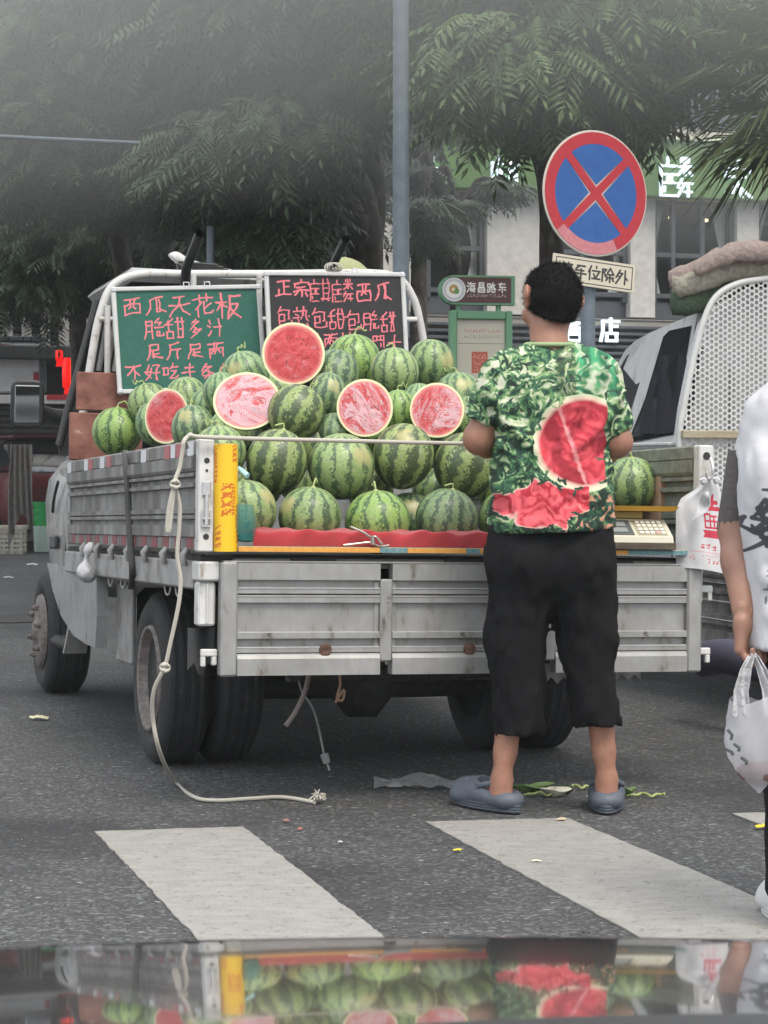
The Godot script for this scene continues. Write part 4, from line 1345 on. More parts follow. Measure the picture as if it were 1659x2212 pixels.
	for a in 40: line(im, Vector2(64, 64) + Vector2.from_angle(TAU * a / 40) * 44, Vector2(64, 64) + Vector2.from_angle(TAU * a / 40 + 0.05) * 56, 1.6, 1.6, col(0.25, 0.27, 0.3))
	dab(im, Vector2(62, 62), 24, col(0.40, 0.24, 0.06), 2.0)
	dab(im, Vector2(76, 72), 15, col(0.10, 0.24, 0.06), 2.0)
	dab(im, Vector2(60, 62), 9, col(0.65, 0.6, 0.5), 2.0)
	st = tool()
	lathe(st, [Vector2(0.077, 0), Vector2(0.077, 0.006)], Transform3D(Basis(Vector3.RIGHT, PI / 2), Vector3(x0.call(977.0), y0.call(628.0), 0.033)), 32)
	sheet(st, 1, 1, func(u, v): return Vector3(x0.call(977.0) + (u - 0.5) * 0.108, y0.call(628.0) + (v - 0.5) * 0.108, 0.0395))
	st = tool()
	var seal := []
	for a in 33: seal.append(Vector2.from_angle(TAU * a / 32))
	for a in 32:
		var ps := [Vector3(x0.call(977.0), y0.call(628.0), 0.038)]
		var us := [Vector2(0.5, 0.5)]
		for q in 2:
			ps.append(Vector3(x0.call(977.0) + seal[a + q].x * 0.08, y0.call(628.0) + seal[a + q].y * 0.08, 0.038))
			us.append(Vector2(0.5 + 0.49 * seal[a + q].x, 0.5 - 0.49 * seal[a + q].y))
		for q in [0, 2, 1]:
			st.set_uv(us[q]); st.add_vertex(ps[q])
	part("seal", st, picture(im, 0.5), head)
	for s in [990.0, 1078.0]:
		st = tool()
		rod(st, Vector3(x0.call(s), y0.call(676.0), -0.01), Vector3(x0.call(s), y0.call(654.0), -0.01), 0.019)
		part("neck", st, M.green_frame, bs)
	st = tool()
	var fx0: float = x0.call(970.0)
	var fx1: float = x0.call(1107.0)
	for s in [fx0 + 0.0225, fx1 - 0.0225]: box(st, Vector3(s, (y0.call(672.0) + 0.0) / 2, -0.01), Vector3(0.045, y0.call(672.0), 0.08), 0.008)
	box(st, Vector3((fx0 + fx1) / 2, y0.call(672.0) - 0.03, -0.01), Vector3(fx1 - fx0 - 0.094, 0.055, 0.078), 0.006)
	box(st, Vector3((fx0 + fx1) / 2, 0.75, -0.01), Vector3(fx1 - fx0 - 0.094, 0.055, 0.078), 0.006)
	part("frame", st, M.green_frame, bs)
	im = Image.create(256, 512, false, Image.FORMAT_RGB8)
	im.fill(col(0.50, 0.47, 0.38))
	small_print(im, 40, 26, 240, 10, col(0.40, 0.16, 0.12))
	small_print(im, 40, 42, 240, 10, col(0.25, 0.2, 0.17))
	line(im, Vector2(10, 66), Vector2(246, 66), 1, 1, col(0.2, 0.2, 0.2))
	fill(im, 80, 88, 164, 146, col(0.42, 0.09, 0.05))
	for q in 3: small_print(im, 88, 94 + q * 17, 158, 13, col(0.62, 0.35, 0.28))
	fill(im, 70, 168, 73, 500, col(0.12, 0.12, 0.12))
	small_print(im, 78, 166, 146, 12, col(0.2, 0.2, 0.2))
	for q in 22: small_print(im, 84, 190 + q * 14, 230 - 30 * rng.randf(), 8, col(0.24, 0.23, 0.2))
	st = tool()
	sheet(st, 1, 1, func(u, v): return Vector3(lerpf(fx0 + 0.045, fx1 - 0.045, u), lerpf(0.78, y0.call(690.0), v), 0.0))
	part("timetable", st, picture(im, 0.3), bs)

	# the bar that reaches in from the left under the trees
	st = tool()
	var a0 := look_at_point(-60, 292, 15.0)
	tube(st, curve([a0, look_at_point(100, 300, 15.3), look_at_point(300, 309, 15.6)], 6), 0.016, 8)
	single("overhead_pipe", st, M.pole_grey, "thin grey pipe reaching in among the leaves at the upper left", "pipe")
	st = tool()
	rod(st, look_at_point(452, 400, 16.0) * Vector3(1, 0, 1), look_at_point(455, 490, 16.0), 0.03, 10)
	single("slim_post", st, M.pole_grey, "slim grey post ending just above the green chalkboard", "post")

	# things in the distance on the left
	var bt := thing("box_truck", "white box truck with red and white tape far behind the mirror", "truck", look_at_point(-95, 1010, 30.5) * Vector3(1, 0, 1))
	bt.rotation.y = deg_to_rad(12)
	var s := 30.5 / FOCAL
	var yy := func(y: float) -> float: return EYE + (1010.0 - y) * s
	st = tool()
	box(st, Vector3(-0.45, (yy.call(738.0) + yy.call(848.0)) / 2, -1.2), Vector3(3.5, yy.call(738.0) - yy.call(848.0), 2.4), 0.03)
	part("cargo_box", st, grain([[0.0, col_l(0.42, 0.43, 0.44)], [1.0, col_l(0.55, 0.56, 0.56)]], 0.5, 0.5, 0.02), bt)
	st = tool()
	box(st, Vector3(-0.45, yy.call(736.0) + 0.04, -1.2), Vector3(3.56, 0.07, 2.46), 0.01)
	box(st, Vector3(1.25, (yy.call(738.0) + yy.call(848.0)) / 2, 0.02), Vector3(0.09, yy.call(738.0) - yy.call(848.0), 0.06), 0.01)
	part("edge_trim", st, M.dark_frame, bt)
	st = tool()
	box(st, Vector3(0.1, yy.call(862.0), -1.15), Vector3(4.6, 0.13, 2.4), 0.01)
	part("side_rail", st, M.white_paint, bt)
	st = tool()
	box(st, Vector3(-0.2, yy.call(930.0), -1.2), Vector3(4.4, 0.78, 2.2), 0.03)
	for q in 9: box(st, Vector3(-0.2, yy.call(880.0) - q * 0.085, -0.08), Vector3(4.4, 0.045, 0.05), 0.0)
	part("side_guard", st, M.under, bt)
	for q in 4:
		st = tool()
		box(st, Vector3(1.05 - 0.95 * (q / 2) - (q % 2) * 0.30 - 0.12, yy.call(748.0), 0.008), Vector3(0.26, 0.075, 0.01))
		part("tape", st, M.white_tape if q % 2 == 0 else M.red_tape, bt)
	for q in 3:
		st = tool()
		box(st, Vector3([1.15, 1.15, 1.5][q], [yy.call(820.0), yy.call(790.0), yy.call(857.0)][q], [0.008, 0.008, 0.06][q]), Vector3([0.08, 0.08, 0.4][q], [0.26, 0.2, 0.075][q], 0.01))
		part("tape", st, [M.red_tape, M.white_tape, M.red_tape][q], bt)
	for q in [-1.6, 1.0]:
		st = tool()
		wheel_into(st, Transform3D(Basis(Vector3.UP, -PI / 2), Vector3(q, 0.42, -0.1)), 0.42, 0.24, 0.24)
		part("wheel", st, M.rubber, bt)

	for q in 2:      # red lit lanterns
		var b := [[145, 806, 0.13, 0.40], [128, 768, 0.10, 0.14]]
		var red_glow := mat(0.5, 0.03, 0.02, 0.6)
		red_glow.emission_enabled = true
		red_glow.emission = Color(1.0, 0.06, 0.04)
		red_glow.emission_energy_multiplier = 0.3
		var pos := look_at_point(b[q][0], b[q][1], 27.0)
		var ln := thing("red_lantern", ["long glowing red lantern with a yellow streak under the eave", "small round glowing red lantern beside the long one"][q], "lantern", pos)
		st = tool()
		lathe(st, [Vector2(0.02, -b[q][3] / 2), Vector2(b[q][2] * 0.45, -b[q][3] * 0.46), Vector2(b[q][2] * 0.5, 0), Vector2(b[q][2] * 0.45, b[q][3] * 0.46), Vector2(0.02, b[q][3] / 2)], Transform3D(), 16)
		part("shade", st, red_glow, ln)
		st = tool()
		for z in 5: rod(st, Vector3((z - 2) * 0.018, -b[q][3] / 2 - 0.07, 0), Vector3((z - 2) * 0.012, -b[q][3] / 2, 0), 0.008, 5)
		part("tassel", st, red_glow, ln)
		if q == 0:
			st = tool()
			box(st, Vector3(0.07, 0.03, 0.04), Vector3(0.035, 0.34, 0.03), 0.01)
			var yel := mat(0.7, 0.4, 0.05, 0.6)
			yel.emission_enabled = true
			yel.emission = Color(1.0, 0.55, 0.05)
			yel.emission_energy_multiplier = 0.5
			part("yellow_tube", st, yel, ln)
		var l := OmniLight3D.new()
		l.name = "lantern_light"
		l.light_energy = 0.006
		l.light_color = Color(1, 0.2, 0.1)
		l.light_size = 0.1
		l.omni_range = 30.0
		l.omni_attenuation = 2.0
		l.shadow_enabled = true
		add_child(l, true)
		l.position = pos + Vector3(0, 0, 0.3)

	# dark red car half under a tarp
	var car := thing("parked_car", "dark red parked car seen behind the flatbed truck's cab", "car", look_at_point(86, 1010, 28.2) * Vector3(1, 0, 1))
	car.rotation.y = deg_to_rad(20)
	var cp := mat(0.075, 0.010, 0.013, 0.35)
	cp.metallic_specular = 0.3
	st = tool()
	var rings := []
	for q in [[-2.1, 0.62, 0.42], [-2.0, 0.80, 0.62], [-1.2, 0.84, 0.95], [0.0, 0.85, 1.0], [1.3, 0.84, 1.02], [1.95, 0.80, 0.98], [2.1, 0.66, 0.80]]:
		var rg := []
		for j in 16:
			var a := TAU * j / 16 + PI / 16
			rg.append(Vector3(signf(cos(a)) * pow(absf(cos(a)), 0.4) * q[1], 0.22 + (signf(sin(a)) * pow(absf(sin(a)), 0.5) + 1) * 0.5 * (q[2] - 0.22), q[0]))
		rings.append(rg)
	loft(st, rings)
	part("body", st, cp, car)
	st = tool()
	rings = []
	for q in [[-0.9, 0.74, 0.96], [-0.3, 0.66, 1.36], [0.6, 0.66, 1.44], [1.2, 0.66, 1.38], [1.85, 0.70, 1.0]]:
		var rg := []
		for j in 12:
			var a := TAU * j / 12 + PI / 12
			rg.append(Vector3(signf(cos(a)) * pow(absf(cos(a)), 0.5) * q[1], 0.92 + (signf(sin(a)) * pow(absf(sin(a)), 0.5) + 1) * 0.5 * (q[2] - 0.92), q[0]))
		rings.append(rg)
	loft(st, rings)
	part("cabin_glass", st, M.glass_dark, car)
	st = tool()
	box(st, Vector3(0, 1.445, 0.5), Vector3(1.16, 0.04, 1.5), 0.018)
	part("roof", st, cp, car)
	for q in [-1.0, 1.0]:
		st = tool()
		box(st, Vector3(0.62 * q, 0.82, 2.03), Vector3(0.26, 0.13, 0.1), 0.03)
		part("tail_light", st, mat(0.10, 0.006, 0.008, 0.3), car)
		for z in [-1.3, 1.3]:
			st = tool()
			wheel_into(st, Transform3D(Basis(Vector3.UP, 0 if q < 0 else PI), Vector3(0.84 * q, 0.31, z)), 0.31, 0.2, 0.19)
			part("wheel", st, M.rubber, car)
	st = tool()
	var tb := look_at_point(40, 1010, 22.8) * Vector3(1, 0, 1)
	sheet(st, 22, 14, func(u, v): return tb + Vector3(lerpf(-0.12, 0.17, u) * (1.0 - 0.25 * v), 0.55 + 0.75 * v - 0.55 * (1.0 - v) * pow(absf(u - 0.55) * 1.6, 1.5), -0.1 * v * v + 0.05 * sin(u * 26.0 + v * 3.0)), 0.006)
	single("tarp", st, grain([[0.0, col_l(0.07, 0.065, 0.06)], [1.0, col_l(0.18, 0.17, 0.16)]], 2.0, 0.5, 0.03), "creased grey tarp draped in front of the dark red car", "tarp")
	# baskets
	var cb := thing("plastic_basket", "dirty white plastic basket standing on the road far left", "basket", on_ground(14, 1196))
	basket(cb, 0.46, 0.33, 0.34, grain([[0.0, col_l(0.28, 0.26, 0.2)], [1.0, col_l(0.52, 0.50, 0.42)]], 3.0, 0.7, 0.03))
	var pb := thing("plastic_bucket", "pale mint plastic tub under the green baskets", "tub", on_ground(97, 1193))
	st = tool()
	lathe(st, [Vector2(0.0, 0.01), Vector2(0.13, 0.01), Vector2(0.155, 0.31), Vector2(0.165, 0.31), Vector2(0.165, 0.33), Vector2(0.15, 0.33), Vector2(0.125, 0.03), Vector2(0.0, 0.03)], Transform3D(), 20, -1)
	part("tub", st, mat(0.40, 0.52, 0.46, 0.5), pb)
	for q in 3:
		st = tool()
		lathe(st, [Vector2(0.0, 0.0), Vector2(0.13, 0.0), Vector2(0.15, 0.085), Vector2(0.162, 0.085), Vector2(0.162, 0.105), Vector2(0.145, 0.105), Vector2(0.125, 0.02), Vector2(0, 0.02)], Transform3D(), 20, -1)
		single("green_basket", st, mat(0.02, 0.30, 0.07, 0.5), ["lowest", "middle", "topmost"][q] + " of the three green plastic baskets stacked on the mint tub", "basket", "green baskets stacked on the tub", Transform3D(Basis(), pb.position + Vector3(0, 0.331 + q * 0.095, 0)))

func basket(o: Node3D, w: float, d: float, h: float, m: Material) -> void:
	var st := tool()
	box(st, Vector3(0, 0.015, 0), Vector3(w * 0.88, 0.03, d * 0.88))
	part("floor", st, m, o)
	st = tool()
	for s in [-1.0, 1.0]:
		box(st, Vector3(0, h - 0.02, s * d * 0.5), Vector3(w + 0.03, 0.05, 0.03), 0.006)
		box(st, Vector3(s * w * 0.5, h - 0.021, 0), Vector3(0.03, 0.049, d - 0.034), 0.006)
	part("rim", st, m, o)
	for s in [-1.0, 1.0]:
		for k in 5:
			st = tool()
			box(st, Vector3(0, 0.05 + k * 0.055, s * d * 0.47), Vector3(w * 0.93, 0.032, 0.012))
			part("slat", st, m, o)
			st = tool()
			box(st, Vector3(s * w * 0.47, 0.05 + k * 0.055, 0), Vector3(0.012, 0.032, d * 0.93))
			part("slat", st, m, o)
	for k in 5:
		st = tool()
		for s in [-1.0, 1.0]: box(st, Vector3((k - 2) * w * 0.22, h * 0.48, s * d * 0.475), Vector3(0.03, h * 0.92, 0.018))
		part("rib", st, m, o)

# a tyre about the x axis whose outer face looks along -x
func wheel_into(st: SurfaceTool, xf: Transform3D, r: float, wide: float, rim: float) -> void:
	var turn := xf * Transform3D(Basis(Vector3.BACK, PI / 2), Vector3.ZERO)
	lathe(st, [Vector2(rim, -wide / 2 + 0.01), Vector2(rim * 1.05, -wide / 2), Vector2(r * 0.86, -wide / 2 - 0.004), Vector2(r * 0.95, -wide / 2 + 0.012), Vector2(r, -wide * 0.36), Vector2(r, wide * 0.36), Vector2(r * 0.95, wide / 2 - 0.012), Vector2(r * 0.86, wide / 2 + 0.004), Vector2(rim, wide / 2 - 0.01), Vector2(rim * 0.9, wide * 0.3), Vector2(rim * 0.3, wide * 0.3), Vector2(0, wide * 0.34)], turn, 36)
	lathe(st, [Vector2(0, -wide * 0.2), Vector2(rim * 0.92, -wide * 0.2), Vector2(rim, -wide / 2 + 0.01)], turn, 36, 2)

# ---------------------------------------------------------------- the melon truck
const RAIL := [[0.0, 0.013], [0.091, 0.013], [0.092, 0.0], [0.136, 0.0], [0.137, 0.012], [0.166, 0.012], [0.173, 0.004], [0.179, 0.012], [0.216, 0.012], [0.221, 0.002], [0.375, 0.002], [0.380, 0.014], [0.413, 0.014], [0.418, 0.0], [0.455, 0.0], [0.462, 0.013], [0.490, 0.013], [0.494, 0.007], [0.499, 0.013], [0.524, 0.017], [0.615, 0.017]]

func ribbed(st: SurfaceTool, a: float, b: float, top: float, tall: float, xf: Transform3D, thick := 0.025, flip := false) -> void:
	# pressed sheet between x = a and b, its profile running down from top
	var out := []
	for p in RAIL:
		var y: float = (p[0] / 0.615 if not flip else 1.0 - p[0] / 0.615) * tall
		out.append(Vector2(p[1] * 1.5, top - y))
	if flip: out.reverse()
	st.set_smooth_group(-1)
	for k in out.size() - 1:
		var p: Vector2 = out[k]
		var q: Vector2 = out[k + 1]
		quad(st, xf * Vector3(a, q.y, q.x), xf * Vector3(b, q.y, q.x), xf * Vector3(b, p.y, p.x), xf * Vector3(a, p.y, p.x))
		quad(st, xf * Vector3(b, q.y, -thick), xf * Vector3(a, q.y, -thick), xf * Vector3(a, p.y, -thick), xf * Vector3(b, p.y, -thick))
	for e in [a, b]:
		for k in out.size() - 1:
			var p: Vector2 = out[k]
			var q: Vector2 = out[k + 1]
			var w := [xf * Vector3(e, q.y, q.x), xf * Vector3(e, q.y, -thick), xf * Vector3(e, p.y, -thick), xf * Vector3(e, p.y, p.x)]
			if e == a: w.reverse()
			quad(st, w[0], w[1], w[2], w[3])
	quad(st, xf * Vector3(a, top, out[0].x), xf * Vector3(b, top, out[0].x), xf * Vector3(b, top, -thick), xf * Vector3(a, top, -thick))
	quad(st, xf * Vector3(b, top - tall, out[-1].x), xf * Vector3(a, top - tall, out[-1].x), xf * Vector3(a, top - tall, -thick), xf * Vector3(b, top - tall, -thick))

func make_truck() -> Node3D:
	var t := thing("flatbed_truck", "old silver flatbed truck loaded with watermelons, its tailgate hanging down", "truck")
	t.transform = truck_frame
	var W := 1.60
	var top := 0.7625
	var low := 0.4195
	var tall := top - low
	var st := tool()
	# --- tailgate hanging
	for k in 3:
		st = tool()
		var a: float = [0.052, 0.545, 1.09][k]
		var b: float = [0.505, 1.05, W - 0.052][k]
		ribbed(st, a, b, top - 0.0008, tall - 0.0016, Transform3D(), 0.024)
		var pn := part("tailgate_panel", st, M.steel, t)
		if k < 2:
			st = tool()
			lathe(st, [Vector2(0.021, 0), Vector2(0.020, 0.004), Vector2(0.010, 0.005), Vector2(0, 0.004)], Transform3D(Basis(Vector3.RIGHT, PI / 2), Vector3([0.330, 0.800][k], top - tall * 0.775, 0.018)), 16, -1)
			part("rust_spot", st, M.rust, pn)
		st = tool()      # bright strips laid along the ridges as their sky highlights
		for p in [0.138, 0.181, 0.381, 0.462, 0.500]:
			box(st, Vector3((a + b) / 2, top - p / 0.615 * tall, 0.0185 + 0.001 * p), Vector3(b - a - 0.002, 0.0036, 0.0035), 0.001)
		part("highlight_strip", st, M.bare, pn)
	for s in [0.026, W - 0.026]:
		st = tool()
		box(st, Vector3(s, (top + low) / 2, 0.0), Vector3(0.0515, tall + 0.004, 0.052), 0.006)
		part("tailgate_stile", st, M.steel, t)
	for s in [0.525, 1.07]:
		st = tool()
		box(st, Vector3(s, (top + low) / 2 - 0.004, 0.002), Vector3(0.0385, tall - 0.088, 0.044), 0.005)
		for e in [-1.0, 1.0]: box(st, Vector3(s + e * 0.028, (top + low) / 2 - 0.004, -0.001), Vector3(0.0175, tall - 0.10, 0.020), 0.003)
		part("tailgate_post", st, M.steel, t)
	st = tool()
	box(st, Vector3(W / 2, top + 0.003, -0.006), Vector3(W - 0.02, 0.006, 0.036), 0.0025)
	part("tailgate_edge", st, M.bare, t)
	for s in [[-0.028, low + 0.055], [W + 0.022, low + 0.05], [W + 0.028, top - 0.09]]:
		st = tool()
		box(st, Vector3(s[0], s[1] + 0.014, -0.014), Vector3(0.05, 0.022, 0.02), 0.003)
		box(st, Vector3(s[0] - 0.018, s[1] - 0.012, -0.014), Vector3(0.014, 0.032, 0.018), 0.003)
		box(st, Vector3(s[0] + 0.016, s[1] - 0.010, -0.014), Vector3(0.016, 0.028, 0.018), 0.003)
		part("latch_hook", st, M.worn_white, t)
	# --- bed floor and frame
	st = tool()
	box(st, Vector3(W / 2, 0.770, -1.30), Vector3(W + 0.10, 0.03, 2.5), 0.004)
	part("bed_floor", st, M.under, t)
	st = tool()
	box(st, Vector3(W / 2, 0.7605, -0.052), Vector3(W - 0.1, 0.03, 0.05), 0.005)
	part("hinge_beam", st, M.frame_grey, t)
	for s in [0.30, 0.80, 1.30]:
		st = tool()
		tube(st, [Vector3(s - 0.07, 0.771, -0.02), Vector3(s + 0.07, 0.771, -0.02)], 0.011, 10)
		part("hinge", st, M.dark, t)
	st = tool()
	box(st, Vector3(-0.040, 0.722, -1.32), Vector3(0.05, 0.088, 2.44), 0.006)
	part("side_beam", st, M.frame_grey, t)
	st = tool()
	box(st, Vector3(W + 0.040, 0.722, -1.32), Vector3(0.05, 0.088, 2.44), 0.006)
	part("side_beam", st, M.frame_grey, t)
	st = tool()
	box(st, Vector3(-0.030, 0.735, -0.055), Vector3(0.068, 0.06, 0.1), 0.006)
	box(st, Vector3(-0.034, 0.636, -0.05), Vector3(0.054, 0.134, 0.06), 0.006)
	box(st, Vector3(-0.034, 0.636, -0.017), Vector3(0.006, 0.12, 0.008), 0.002)
	part("corner_bracket", st, M.bright_bracket, t)
	st = tool()
	sheet(st, 5, 4, func(u, v): return Vector3(-0.075 + 0.085 * u, 0.56 - 0.13 * (1.0 - v) + 0.025 * sin(u * 9.0) * (1.0 - v), -0.10 + 0.02 * sin(u * 6.0)), 0.006)
	part("rubber_flap", st, mat(0.045, 0.046, 0.047, 0.8), t)
	# --- left side board standing up
	var bt := beside_truck(428, 949, -0.066)
	var bb := beside_truck(430, 1192, -0.066)
	var btop := bt.y
	var bbot := bb.y
	var bl := 2.46
	var lx := Transform3D(Basis(Vector3.UP, -PI / 2), Vector3(-0.056, 0, 0))   # local x runs backwards to forwards: seen from the left
	st = tool()
	ribbed(st, -bl + 0.05, -0.045, btop - 0.05, btop - bbot - 0.095, lx, 0.02, true)
	part("side_panel", st, M.dirty_steel, t)
	st = tool()
	box(st, Vector3(-0.046, btop - 0.024, -bl / 2), Vector3(0.044, 0.05, bl), 0.006)
	part("side_top_rail", st, M.dirty_steel, t)
	st = tool()
	box(st, Vector3(-0.046, bbot + 0.024, -bl / 2), Vector3(0.044, 0.046, bl), 0.005)
	part("side_bottom_rail", st, M.dirty_steel, t)
	for z in [-bl + 0.02]:
		st = tool()
		box(st, Vector3(-0.046, (btop + bbot) / 2, z), Vector3(0.046, btop - bbot - 0.1, 0.05), 0.005)
		part("side_post", st, M.steel, t)
	st = tool()
	box(st, Vector3(-0.046, (btop + bbot) / 2, -0.018), Vector3(0.048, btop - bbot, 0.045), 0.004)
	part("end_post", st, M.bright_bracket, t)
	st = tool()      # latch on the end of the board
	box(st, Vector3(-0.046, 0.985, 0.0075), Vector3(0.026, 0.045, 0.008), 0.003)
	rod(st, Vector3(-0.046, 0.875, 0.012), Vector3(-0.046, 0.97, 0.012), 0.0065, 10)
	box(st, Vector3(-0.046, 0.895, 0.011), Vector3(0.026, 0.005, 0.012))
	box(st, Vector3(-0.046, 0.872, 0.011), Vector3(0.026, 0.005, 0.012))
	rod(st, Vector3(-0.059, 0.873, 0.011), Vector3(-0.059, 0.92, 0.011), 0.0022, 6)
	rod(st, Vector3(-0.033, 0.873, 0.011), Vector3(-0.033, 0.92, 0.011), 0.0022, 6)
	part("latch", st, M.bare, t)
	st = tool()
	for q in [[1.075, 0.009], [1.045, 0.0045], [0.845, 0.0095], [0.795, 0.005]]:
		lathe(st, [Vector2(q[1], 0), Vector2(q[1] * 0.9, 0.0016), Vector2(0, 0.0016)], Transform3D(Basis(Vector3.RIGHT, PI / 2), Vector3(-0.045, q[0] - 0.005, 0.0047)), 14, -1)
	part("latch_hole", st, M.dark, t)
	# reflective tapes
	var k := 0
	for q in [[0.12, 1], [0.30, 0], [0.37, 1], [0.47, 0], [0.86, 1], [1.52, 0], [1.66, 1], [1.92, 0], [2.02, 1], [2.42, 1]]:
		st = tool()
		box(st, Vector3(-0.0685, btop - 0.026, -q[0]), Vector3(0.002, 0.042, 0.085))
		part("tape", st, M.white_tape if q[1] else M.red_tape, t)
	for q in 13:
		st = tool()
		box(st, Vector3(-0.0685, bbot + 0.026, -0.11 - q * 0.182), Vector3(0.002, 0.036, 0.088))
		part("tape", st, M.faded_tape, t)
	for q in 9:
		st = tool()
		var z := -0.14 - q * 0.26
		tube(st, [Vector3(-0.064, btop - 0.05, z), Vector3(-0.075, btop - 0.064, z), Vector3(-0.072, btop - 0.088, z)], 0.0055, 6)
		part("rope_hook", st, M.dark, t)
	for q in 7:
		st = tool()
		var z := -0.16 - q * 0.31
		tube(st, [Vector3(-0.067, bbot + 0.004, z), Vector3(-0.082, bbot - 0.012, z + 0.012), Vector3(-0.074, bbot - 0.045, z)], [0.011, 0.013, 0.008], 8)
		part("hinge_pin", st, M.frame_grey, t)
	for q in [0.35, 0.52, 1.3, 1.55]:
		st = tool()
		var ring := []
		for j in 11: ring.append(Vector3(-0.05, 0.675 - 0.028 * sin(PI * j / 10), -q + 0.045 * cos(PI * j / 10)))
		tube(st, ring, 0.004, 6)
		part("lashing_ring", st, M.frame_grey, t)
	# --- right side board, inner face towards us
	var rtop := in_truck(1528, 962, 0.0).y
	var rx := Transform3D(Basis(Vector3.UP, -PI / 2), Vector3(W + 0.02, 0, 0))
	st = tool()
	ribbed(st, -bl + 0.05, -0.045, rtop - 0.046, rtop - 0.885, rx, 0.022, true)
	var rp := part("side_panel", st, M.wood_green, t)
	rp.set_meta("label", "greenish grey inner face of the far side board")
	st = tool()
	box(st, Vector3(W + 0.018, rtop - 0.023, -bl / 2 - 0.02), Vector3(0.044, 0.046, bl - 0.05), 0.005)
	part("side_top_rail", st, M.wood_green, t)
	st = tool()
	box(st, Vector3(W + 0.018, 0.83, -bl / 2 - 0.02), Vector3(0.044, 0.07, bl - 0.05), 0.005)
	part("side_bottom_rail", st, M.wood_green, t)
	st = tool()
	box(st, Vector3(W + 0.02, (rtop + 0.79) / 2, -0.016), Vector3(0.052, rtop - 0.79, 0.045), 0.004)
	part("end_post", st, M.bright_bracket, t)
	st = tool()
	lathe(st, [Vector2(0.013, 0), Vector2(0.012, 0.002), Vector2(0, 0.002)], Transform3D(Basis(Vector3.RIGHT, PI / 2), Vector3(W + 0.02, rtop - 0.035, 0.007)), 14, -1)
	part("latch_hole", st, M.dark, t)
	# --- white tubular rack behind the cab
	var v := 2.56
	st = tool()
	var arch := []
	for p in [[168, 965], [200, 760], [216, 680], [243, 618], [300, 593], [400, 592], [600, 592], [800, 590], [862, 603], [893, 645], [908, 700], [925, 800]]:
		arch.append(in_truck(p[0], p[1], v))
	tube(st, curve(arch, 5), 0.0175, 12)
	part("rack", st, M.worn_white, t)
	st = tool()
	for p in [[232, 660, 232, 960], [418, 595, 418, 960], [560, 595, 560, 960]]:
		tube(st, [in_truck(p[0], p[1], v - 0.02), in_truck(p[2], p[3], v - 0.02)], 0.013, 8)
	tube(st, [in_truck(215, 690, v - 0.01), in_truck(900, 690, v - 0.01)], 0.012, 8)
	part("rack_bars", st, M.worn_white, t)
	for q in 4:
		st = tool()
		var x := 196.0 + q * 17.0
		tube(st, [in_truck(x, 800 + q, v + 0.06), in_truck(x + 26.0, 648, v + 0.06)], 0.0125, 8)
		part("rack_upright", st, M.frame_grey, t)
	# --- cab
	cab(t)
	# --- chassis and wheels
	st = tool()
	for x in [0.42, 1.18]:
		box(st, Vector3(x, 0.66, -1.9), Vector3(0.07, 0.12, 3.7), 0.01)
	for z in [-0.25, -0.8, -1.6, -2.3]:
		box(st, Vector3(W / 2, 0.715, z), Vector3(W - 0.05, 0.06, 0.06), 0.006)
	box(st, Vector3(W / 2, 0.40, -0.32), Vector3(1.0, 0.05, 0.05), 0.006)
	box(st, Vector3(W / 2, 0.53, -0.45), Vector3(0.8, 0.12, 0.2), 0.02)
	part("chassis", st, M.under, t)
	var yr := (truck_frame.affine_inverse() * Vector3(truck_frame.origin.x, 0, truck_frame.origin.z)).y
	var ax := 1.22
	var hub := beside_truck(322, 1460, 0.02)
	ax = -hub.z
	var floor_at := func(lx_: float, lz: float) -> float:      # height of the road in the truck's own space
		var p := truck_frame * Vector3(lx_, 0, lz)
		return -p.y
	st = tool()
	tube(st, [Vector3(0.2, 0.30, -ax), Vector3(0.7, 0.30, -ax), Vector3(0.76, 0.30, -ax), Vector3(0.86, 0.30, -ax), Vector3(0.92, 0.30, -ax), Vector3(1.4, 0.30, -ax)], [0.045, 0.05, 0.12, 0.12, 0.05, 0.045], 14)
	part("rear_axle", st, M.under, t)
	st = tool()
	for x in [0.36, 1.24]:
		for q in 4: box(st, Vector3(x, 0.40 + q * 0.018, -ax), Vector3(0.06, 0.014, 0.9 - 0.16 * q), 0.004)
	part("leaf_spring", st, M.under, t)
	for s in [-1.0, 1.0]:
		for q in 2:
			var x: float = W / 2 + s * (W / 2 - 0.10 - 0.19 * q)
			var rr := 0.300
			var y: float = floor_at.call(x, -ax) + rr
			var xf := Transform3D(Basis(Vector3.UP, 0.0 if s < 0 else PI), Vector3(x, y, -ax))
			if q == 0: tyre_set(t, xf, rr, 0.165, 0.185, "wheel")
			else: tyre_set(t, xf, rr - 0.002, 0.165, 0.185, "inner_wheel")
	for s in [-1.0, 1.0]:
		var h := beside_truck(112, 1345, 0.055)
		var x: float = 0.10 if s < 0 else W - 0.10
		var fr := 0.285
		var y: float = floor_at.call(x, h.z) + fr
		var xf := Transform3D(Basis(Vector3.UP, 0.0 if s < 0 else PI), Vector3(x, y, h.z))
		tyre_set(t, xf, fr, 0.19, 0.17, "wheel", true)
	# serrated plate and mud flaps seen under the tailgate
	st = tool()
	var zig := []
	for q in 9: zig.append(Vector2(1.02 + q * 0.0225, 0.375 + (0.022 if q % 2 else 0.0)))
	zig.append(Vector2(1.20, 0.44)); zig.append(Vector2(1.02, 0.44))
	prism(st, zig, -0.12, -0.115, Transform3D())
	zig = []
	for q in 5: zig.append(Vector2(1.36 + q * 0.0225, 0.385 + (0.018 if q % 2 else 0.0)))
	zig.append(Vector2(1.45, 0.45)); zig.append(Vector2(1.36, 0.45))
	prism(st, zig, -0.12, -0.115, Transform3D())
	part("serrated_plate", st, M.frame_grey, t)
	# guard plate and tank between the wheels
	st = tool()
